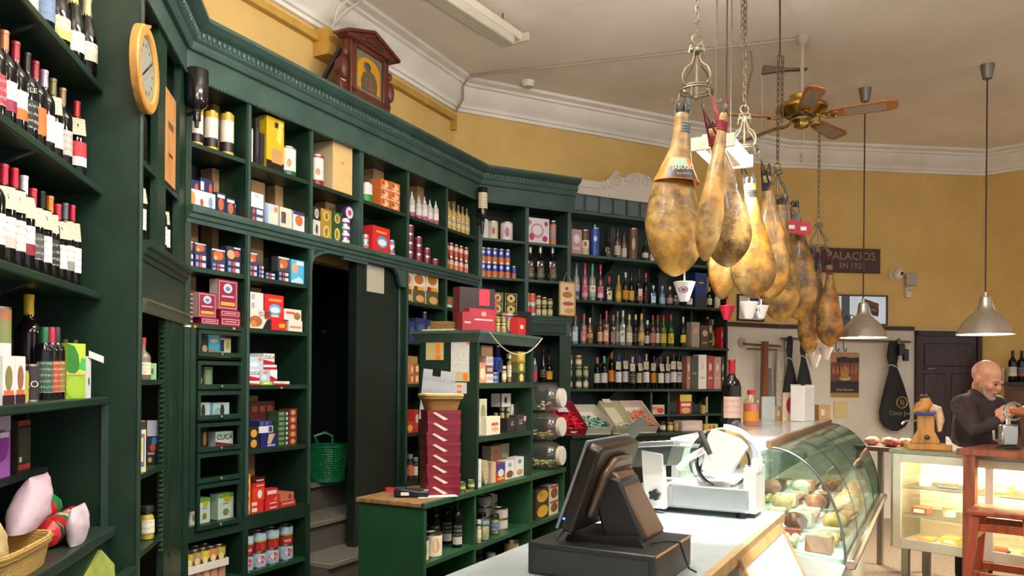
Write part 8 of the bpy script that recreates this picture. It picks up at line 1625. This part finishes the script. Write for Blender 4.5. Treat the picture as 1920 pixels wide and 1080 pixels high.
tag(st, 'tall red brown wooden bar stool at the lower right corner', 'stool')
# side table with scraps behind the deli case
sdt = root('work_table', at(1668, 838, 6.35) * 1.0, FF.rz); pz = at(1668, 836, 6.35); sdt.location = (pz.x, pz.y, 0); tz = pz.z
bevel(part('table_top', M().box(-.22, .20, -.18, .30, tz-.035, tz), mat('5a3428', .45, 0, 'wood'), sdt), .004)
for x in (-.2, .16):
    for y in (-.16, .26): part('leg', M().box(x, x+.04, y, y+.04, 0, tz-.035), ST, sdt)
tag(sdt, 'small dark wooden work table between deli case and cabinet', 'table')
rr = random.Random(9)
for k, (dx, dy, c, tx) in enumerate(((-.12, -.05, 'c8907a', 'pinkish meat scrap'), (-.0, -.02, 'd8b894', 'pale meat scrap'), (.05, -.08, 'b85a4a', 'red meat scrap'), (.11, .03, 'c8a06a', 'tan bone end'))):
    e = FF.rz; p = Vector((pz.x + dx*math.cos(e) - dy*math.sin(e), pz.y + dx*math.sin(e) + dy*math.cos(e), tz)); m = M().ball((0, 0, .035), .06, .045, .036, 12, 8); m.xf(lambda v: v + Vector((rr.uniform(-.006, .006), rr.uniform(-.006, .006), rr.uniform(-.004, .004)))); o = part('meat_scrap', m, mat(c, .45, 0, 'cloth', None, 30), None, p); tag(o, tx + ' on the small dark work table', 'meat')
# wooden ham stand with a nearly finished ham on the cabinet top
FT = FZ1 + .001
p = FF.pt(FF.hit(1732, 838, .12)[0], .16, FT); o = root('ham_stand', p, FF.rz + R(28)); PW = mat('c08a48', .5, 0, 'wood', 'a06a30')
bevel(part('stand_base', M().box(-.13, .15, -.09, .09, 0, .04), PW, o), .004); bevel(part('stand_upright', M().prism([(-.095, .04), (.085, .04), (.085, .06), (.05, .13), (.05, .235), (-.055, .235), (-.055, .13), (-.095, .06)], -.022, .022), PW, o), .004)
part('clamp_screw', M().tube([(.0, -.05, .085), (.0, -.022, .085)], .014, 8).ball((0, -.055, .085), .018, .012, .018), mat('4a4a48', .4, .6), o); part('clamp_screw', M().tube([(-.14, -.0, .19), (-.10, 0, .20), (-.055, 0, .20)], .008, 6), STEEL, o); part('crank', M().tube([(-.14, 0, .19), (-.155, 0, .17)], .010, 6), STEEL, o)
tag(o, 'pine wood ham stand on the refrigerated cabinet', 'ham stand')
hm = root('ham_end', p + Vector((0, 0, .236)), FF.rz + R(28)); m = M(); m.tube([(-.07, 0, .02), (-.03, 0, .05), (.0, 0, .08), (-.01, 0, .125)], [.03, .055, .05, .03], 12); part('meat', m, mat('c88a4a', .45, 0, 'cloth', None, 30), hm)
m = M(); m.tube([(.02, 0, .05), (.07, .0, .04), (.09, 0, -.03), (.085, 0, -.11)], [.04, .035, .028, .012], 10); part('fat_flap', m, mat('e0b890', .45, 0, 'cloth', None, 30), hm); part('hoof', M().ball((-.015, 0, .135), .028, .024, .018), mat('3a3028', .4), hm); part('blue_strap', M().tube([(-.075, -.05, .02), (-.02, -.062, .012), (.05, -.05, .02), (.06, .03, .03)], .010, 6), mat('3a48a8', .5), hm)
tag(hm, 'carved ham end with blue strap held on the pine stand', 'ham')
p = atz(1792, 836, FT); p = FF.pt(FF.hit(1786, 832, .14)[0], .2, FT); o = part('white_cloth', M().prism([(-.055, 0), (.055, 0), (.055, .02), (.02, .025), (-.02, .05), (-.04, .09), (-.06, .095), (-.06, .05)], -.04, .04).xf(lambda v: v + Vector((0, .01*math.sin(v.x*60), 0))), mat('ece6da', .7, 0, 'cloth', None, 20), None, p, FF.rz + R(20)); tag(o, 'crumpled white cloth beside the pine ham stand', 'cloth')
# steel ham holder on the bar with a ham the man is carving
p = FF.pt(FF.hit(1890, 838, .1)[0], .10, 1.113); o = root('steel_ham_holder', p, FF.rz + R(40)); SH_ = mat('b8b4ac', .25, .9)
part('foot', M().lathe([(.07, 0), (.07, .012), (.05, .02), (.0005, .02)], 20), BLACK, o); bevel(part('block', M().box(-.05, .05, -.035, .035, .02, .16), SH_, o), .012, 2); part('post', M().tube([(0, 0, .16), (0, 0, .20)], .014, 8), SH_, o); part('ring_clamp', M().tube([(.03 + .055*math.cos(R(a)), .0, .245 + .055*math.sin(R(a))) for a in range(0, 360, 18)], .010, 6, closed=True), SH_, o); part('crank', M().tube([(-.05, 0, .05), (-.085, 0, .06), (-.09, 0, .12)], .009, 6), SH_, o); part('clamp_screw', M().tube([(.085, 0, .245), (.16, 0, .21)], .007, 6), SH_, o)
tag(o, 'steel ham holder with round clamp on the bar', 'ham stand')
e = FF.rz + R(40); hp = p + Vector((.03*math.cos(e), .03*math.sin(e), .245)); o = root('carved_ham', hp); dv = Vector((math.cos(e), math.sin(e), -.05))
hx = Vector((FF.u.x, FF.u.y, 0))
m = M().tube([hx*s for s in (-.02, .0, .02, .07, .2, .34, .45)], [.014, .022, .026, .035, .07, .09, .03], 12); part('meat', m, mat('a85a38', .45, 0, 'cloth', None, 25), o); part('bone', M().tube([hx*-.06, hx*-.02], .010, 8), mat('e0d0b0', .5), o); tag(o, 'ham shank being carved in the steel holder', 'ham')
# wooden cabinet with bottles on the right wall
FR = Fr(cEF.x, cEF.y, math.degrees(math.atan2(.72, -.69)))
t0 = FR.hit(1878, 720, -.3)[0]; z0 = FR.hit(1895, 716, -.28)[1]
o = froot('wall_cabinet', FR); bevel(part('cabinet_top', M().box(max(.05, t0), t0+1.6, -.30, -.001, z0-.04, z0), mat('2a1a16', .4, 0, 'wood'), o), .004); part('cabinet_body', M().box(max(.07, t0+.02), t0+1.58, -.28, -.001, 0, z0-.04), mat('4a2c20', .45, 0, 'wood'), o); part('door_panel', M().box(t0+.1, t0+.7, -.292, -.28, .1, z0-.1), mat('5a3424', .45, 0, 'wood'), o); tag(o, 'dark wooden cabinet against the right wall behind the man', 'cabinet', None, FR.pt(t0, 0, 1))
q = Row(FR, z0, 'on dark cabinet at right edge', 'bottles on the right wall cabinet', -.2)
bot(q, 1899, 654, 'bdx', 'w', '4a2a20', 'cfc8bc', 'dark wine bottle with pale label', d=-.2, h=.34, band='d8d0c4'); bot(q, 1916, 652, 'bdx', 'w', '22242a', '3a4a7a', 'dark bottle with blue and red label', d=-.14, h=.34, band='b84a3a'); jar(q, 1880, 9, 690, 'b8b0a0', 'c8c0b0', None, 'clear glass decanter', d=-.2)
# ================================================================== the man
def body_mesh(shapes, vox, name, smooth=6):
    m = M()
    for s in shapes:
        if s[0] == 'c': m.tube(s[1], s[2], 12)
        elif s[0] == 'e':
            k = len(m.v); m.ball((0, 0, 0), *s[2], 14, 10)
            E = s[3] if len(s) > 3 else Matrix.Identity(3); m.xf(lambda v: E @ v + Vector(s[1]), k)
        if s[0] == 'c':
            for p, r in ((s[1][0], s[2][0]), (s[1][-1], s[2][-1])): m.ball(p, r, r, r, 10, 8)
    me = m.mesh(name); o = bpy.data.objects.new(name, me); COL.objects.link(o)
    r = o.modifiers.new('r', 'REMESH'); r.mode = 'VOXEL'; r.voxel_size = vox; r.use_smooth_shade = True
    s = o.modifiers.new('s', 'SMOOTH'); s.factor = .5; s.iterations = smooth
    me2 = bpy.data.meshes.new_from_object(o.evaluated_get(bpy.context.evaluated_depsgraph_get())); bpy.data.objects.remove(o)
    me2.materials.clear(); me2.materials.append(None); me2.polygons.foreach_set('use_smooth', [True]*len(me2.polygons)); me2.name = name; return me2
fx = Vector((.42, -.908, 0)).normalized(); rx = Vector((fx.y, -fx.x, 0)); UP = Vector((0, 0, 1))
MP = Vector((3.452, 5.88, 0)); man = root('person', MP)
def L_(f, r, z): return fx*f + rx*r + UP*z          # figure axes: forward, to his right, up (relative to his feet)
SR, SL = L_(.03, .185, 1.375), L_(.03, -.185, 1.375)
HRp = Vector((3.425, 5.50, 1.305)) - MP; HLp = Vector((3.500, 5.56, 1.365)) - MP
ER = Vector((3.235, 5.49, 1.195)) - MP; EL = Vector((3.68, 5.80, 1.18)) - MP
HC = L_(.085, 0, 1.575); pit = R(-24)
HE = Matrix((fx, rx, UP)).transposed() @ Matrix.Rotation(-pit, 3, 'Y')      # head axes: x forward (nodding down), y right, z up
HS = 1.1
def hd(x, y, z): return HC + HE @ Vector((x, y, z))*HS
def he(x, y, z, a, b, c): return ('e', hd(x, y, z), (a*HS, b*HS, c*HS), HE)
head = [he(-.012, 0, .03, .098, .078, .088), he(.02, 0, -.02, .080, .068, .095), he(.035, 0, -.075, .052, .050, .042), he(.075, 0, -.095, .020, .026, .018), he(.092, 0, .012, .018, .050, .012), he(.108, 0, -.028, .016, .013, .018), he(.098, 0, -.005, .012, .009, .03), he(.088, 0, -.062, .016, .026, .009), he(.085, 0, -.073, .015, .022, .008), he(.065, .04, -.03, .03, .022, .025), he(.065, -.04, -.03, .03, .022, .025), he(-.005, .078, -.012, .018, .012, .032), he(-.005, -.078, -.012, .018, .012, .032)]
def hand(P, dirv, up, side, grip=.6):
    d = dirv.normalized(); n = (up - d*up.dot(d)).normalized(); s = d.cross(n) * side; S = []
    S.append(('c', [P - d*.05, P, P + d*.05, P + d*.075], [.026, .030, .034, .030]))
    S.append(('e', P + d*.04, (.045, .040, .016), Matrix((d, s, n)).transposed()))
    for k, (o_, l) in enumerate(((-.030, .068), (-.010, .078), (.011, .072), (.030, .056))):
        b = P + d*.078 + s*o_; a1 = d*math.cos(grip*.6) - n*math.sin(grip*.6); a2 = d*math.cos(grip*1.5) - n*math.sin(grip*1.5); a3 = d*math.cos(grip*2.3) - n*math.sin(grip*2.3)
        q1 = b + a1*l*.5; q2 = q1 + a2*l*.32; q3 = q2 + a3*l*.26; S.append(('c', [b - d*.02, b, q1, q2, q3], [.0095, .0095, .0088, .008, .007]))
    tb = P + d*.015 - s*.032; t1 = tb - s*.022 + d*.035 - n*.006; t2 = t1 + d*.032 - n*.012 + s*.004; S.append(('c', [P + d*.01 - s*.012, tb, t1, t2], [.016, .013, .0105, .0085])); return S
legs = []
for s in (1, -1): legs += [('c', [L_(0, s*.095, .92), L_(.02, s*.10, .50), L_(0, s*.10, .09)], [.088, .060, .042]), ('c', [L_(-.04, s*.10, .045), L_(.17, s*.11, .035)], [.042, .034])]
torso = [('c', [L_(-.02, 0, .92), L_(-.01, 0, 1.08), L_(.01, 0, 1.25), L_(.02, 0, 1.36)], [.145, .14, .145, .11]), ('e', L_(.01, 0, 1.22), (.12, .19, .20), Matrix((fx, rx, UP)).transposed()), ('e', L_(.04, 0, 1.08), (.13, .175, .14), Matrix((fx, rx, UP)).transposed()), ('c', [SL, L_(.02, 0, 1.40), SR], [.065, .07, .065]), ('c', [L_(.015, 0, 1.38), L_(.035, 0, 1.47), hd(-.02, 0, -.06)], [.075, .058, .056])]
armsR = ('c', [SR, (SR + ER)/2, ER, (ER + HRp)/2, HRp - (HRp - ER).normalized()*.03], [.060, .052, .044, .042, .028]); armsL = ('c', [SL, (SL + EL)/2, EL, (EL + HLp)/2, HLp - (HLp - EL).normalized()*.03], [.060, .052, .044, .042, .028])
SKIN = mat('d79a7c', .5, 0, None, None, 20)
hr = hand(HRp, (HRp - ER) + Vector((.02, 0, .02)), UP, 1, .75); hl = hand(HLp, Vector((-.7, -.45, -.15)), UP, -1, .7)
link('body', body_mesh(torso + [armsR, armsL] + legs + head + hr + hl, .0065, 'body', 3), SKIN, man)
def fat(sh, k): return [(s[0], s[1], [r + k for r in s[2]]) if s[0] == 'c' else (s[0], s[1], tuple(r + k for r in s[2]), *s[3:]) for s in sh]
cut = lambda A, a, b, k: ('c', [A[1][0], A[1][1], A[1][2], A[1][3], A[1][3] + (A[1][4] - A[1][3])*.55], [A[2][0]+k, A[2][1]+k, A[2][2]+k, A[2][3]+k*.8, .040])
sw = fat(torso[:4], .016) + [('c', [L_(.015, 0, 1.36), L_(.03, 0, 1.455)], [.105, .072])] + [cut(armsR, 0, 0, .018), cut(armsL, 0, 0, .018)]
link('sweater', body_mesh(sw, .010, 'sweater', 5), mat('3a2a2c', .85, 0, 'cloth', None, 60), man)
link('trousers', body_mesh(fat([('c', [L_(0, s*.095, .95), L_(.02, s*.10, .50), L_(0, s*.10, .12)], [.10, .072, .055]) for s in (1, -1)] + [('c', [L_(-.02, 0, .90), L_(-.01, 0, 1.0)], [.13, .135])], .012), .014, 'trousers', 4), mat('23242a', .8, 0, 'cloth'), man)
for s in (1, -1):
    part('shoe', M().tube([L_(-.06, s*.10, .05), L_(.05, s*.105, .05), L_(.17, s*.11, .04), L_(.21, s*.11, .035)], [.05, .055, .05, .03], 10).xf(lambda v: Vector((v.x, v.y, max(.0, v.z)))), BLACK, man)
    part('eye', M().ball(tuple(hd(.094, s*.030, -.004)), .0085, .0085, .006), mat('2a201c', .2), man); part('eyebrow', M().tube([hd(.100, s*.014, .016), hd(.101, s*.032, .021), hd(.088, s*.050, .015)], [.004, .005, .003], 6), mat('6a5a50', .8), man)
m = M()
for s in (1, -1): m.tube([hd(.045, s*.060, -.055), hd(.062, s*.050, -.085), hd(.085, s*.024, -.108), hd(.093, 0, -.112)], [.010, .013, .014, .014], 8)
m.tube([hd(.100, .028, -.066), hd(.108, .012, -.052), hd(.110, 0, -.050), hd(.108, -.012, -.052), hd(.100, -.028, -.066)], .0055, 6)
part('beard', m, mat('a89a90', .9, 0, 'cloth', None, 120), man)
part('collar', M().tube([L_(.03 + .062*math.cos(R(a)), .070*math.sin(R(a)), 1.455 - .02*math.cos(R(a))) for a in range(0, 360, 20)], .014, 8, closed=True), mat('241c1e', .85), man)
tag(man, 'bald man with grey beard in a dark sweater carving ham behind the bar', 'person')
dk_ = (Vector((3.60, 5.47, 1.36)) - Vector((3.49, 5.47, 1.30))).normalized(); kp = MP + HRp + (HRp - ER).normalized()*.085 + Vector((0, 0, -.012))
o = root('carving_knife', kp); part('handle', M().tube([dk_*-.04, dk_*.06], [.012, .010], 8), mat('2a2826', .4), o); part('knife_blade', M().add([dk_*.06 + Vector((0, 0, .010)), dk_*.06 - Vector((0, 0, .010)), dk_*.30 - Vector((0, 0, .003)), dk_*.30 + Vector((0, 0, .004)), dk_*.06 + Vector((0, .002, .010)), dk_*.06 + Vector((0, .002, -.010)), dk_*.30 + Vector((0, .002, -.003)), dk_*.30 + Vector((0, .002, .004))], [(0, 1, 2, 3), (7, 6, 5, 4), (0, 3, 7, 4), (1, 5, 6, 2), (2, 6, 7, 3), (0, 4, 5, 1)]), STEEL, o); tag(o, 'thin carving knife held in the hand of the man', 'knife')
# ================================================================== labels: repeats are told apart by their place in the row
ORD = ['leftmost', 'second from left', 'third from left', 'fourth from left', 'fifth from left', 'sixth from left', 'seventh from left', 'eighth from left', 'ninth from left', 'tenth from left']
def finish():
    by = {}
    for e in TAGGED: by.setdefault(e[0]['label'], []).append(e)
    for lab, L in by.items():
        if len(L) < 2: continue
        L.sort(key=lambda e: e[2]); rows = []
        for e in L:
            if rows and e[2] - rows[-1][-1][2] < .03: rows[-1].append(e)
            else: rows.append([e])
        rows.reverse()
        for ri, row in enumerate(rows):
            row.sort(key=lambda e: e[1]); n = len(row)
            pre = '' if len(rows) == 1 else ['top', 'second', 'third', 'fourth', 'fifth', 'sixth', 'seventh', 'eighth', 'ninth'][ri] + ' row' if ri < len(rows) - 1 else 'bottom row'
            if len(rows) > 1 and max(len(r) for r in rows) == 1:
                pre = 'topmost' if ri == 0 else 'lowest' if ri == len(rows) - 1 else ['', 'second', 'third', 'fourth', 'fifth', 'sixth', 'seventh', 'eighth'][ri] + ' from top'
            for i, e in enumerate(row):
                if n == 1: o_ = ''
                elif n == 2: o_ = ['left one', 'right one'][i]
                else: o_ = 'rightmost' if i == n - 1 else ORD[i] if i < len(ORD) else 'near the right'
                e[0]['label'] = ', '.join(x for x in (lab, pre, o_) if x)
    for o, _, _ in TAGGED:
        n = len(o['label'].split())
        if n > 16 or n < 4: print('LABEL LENGTH', n, o['label'])
finish()
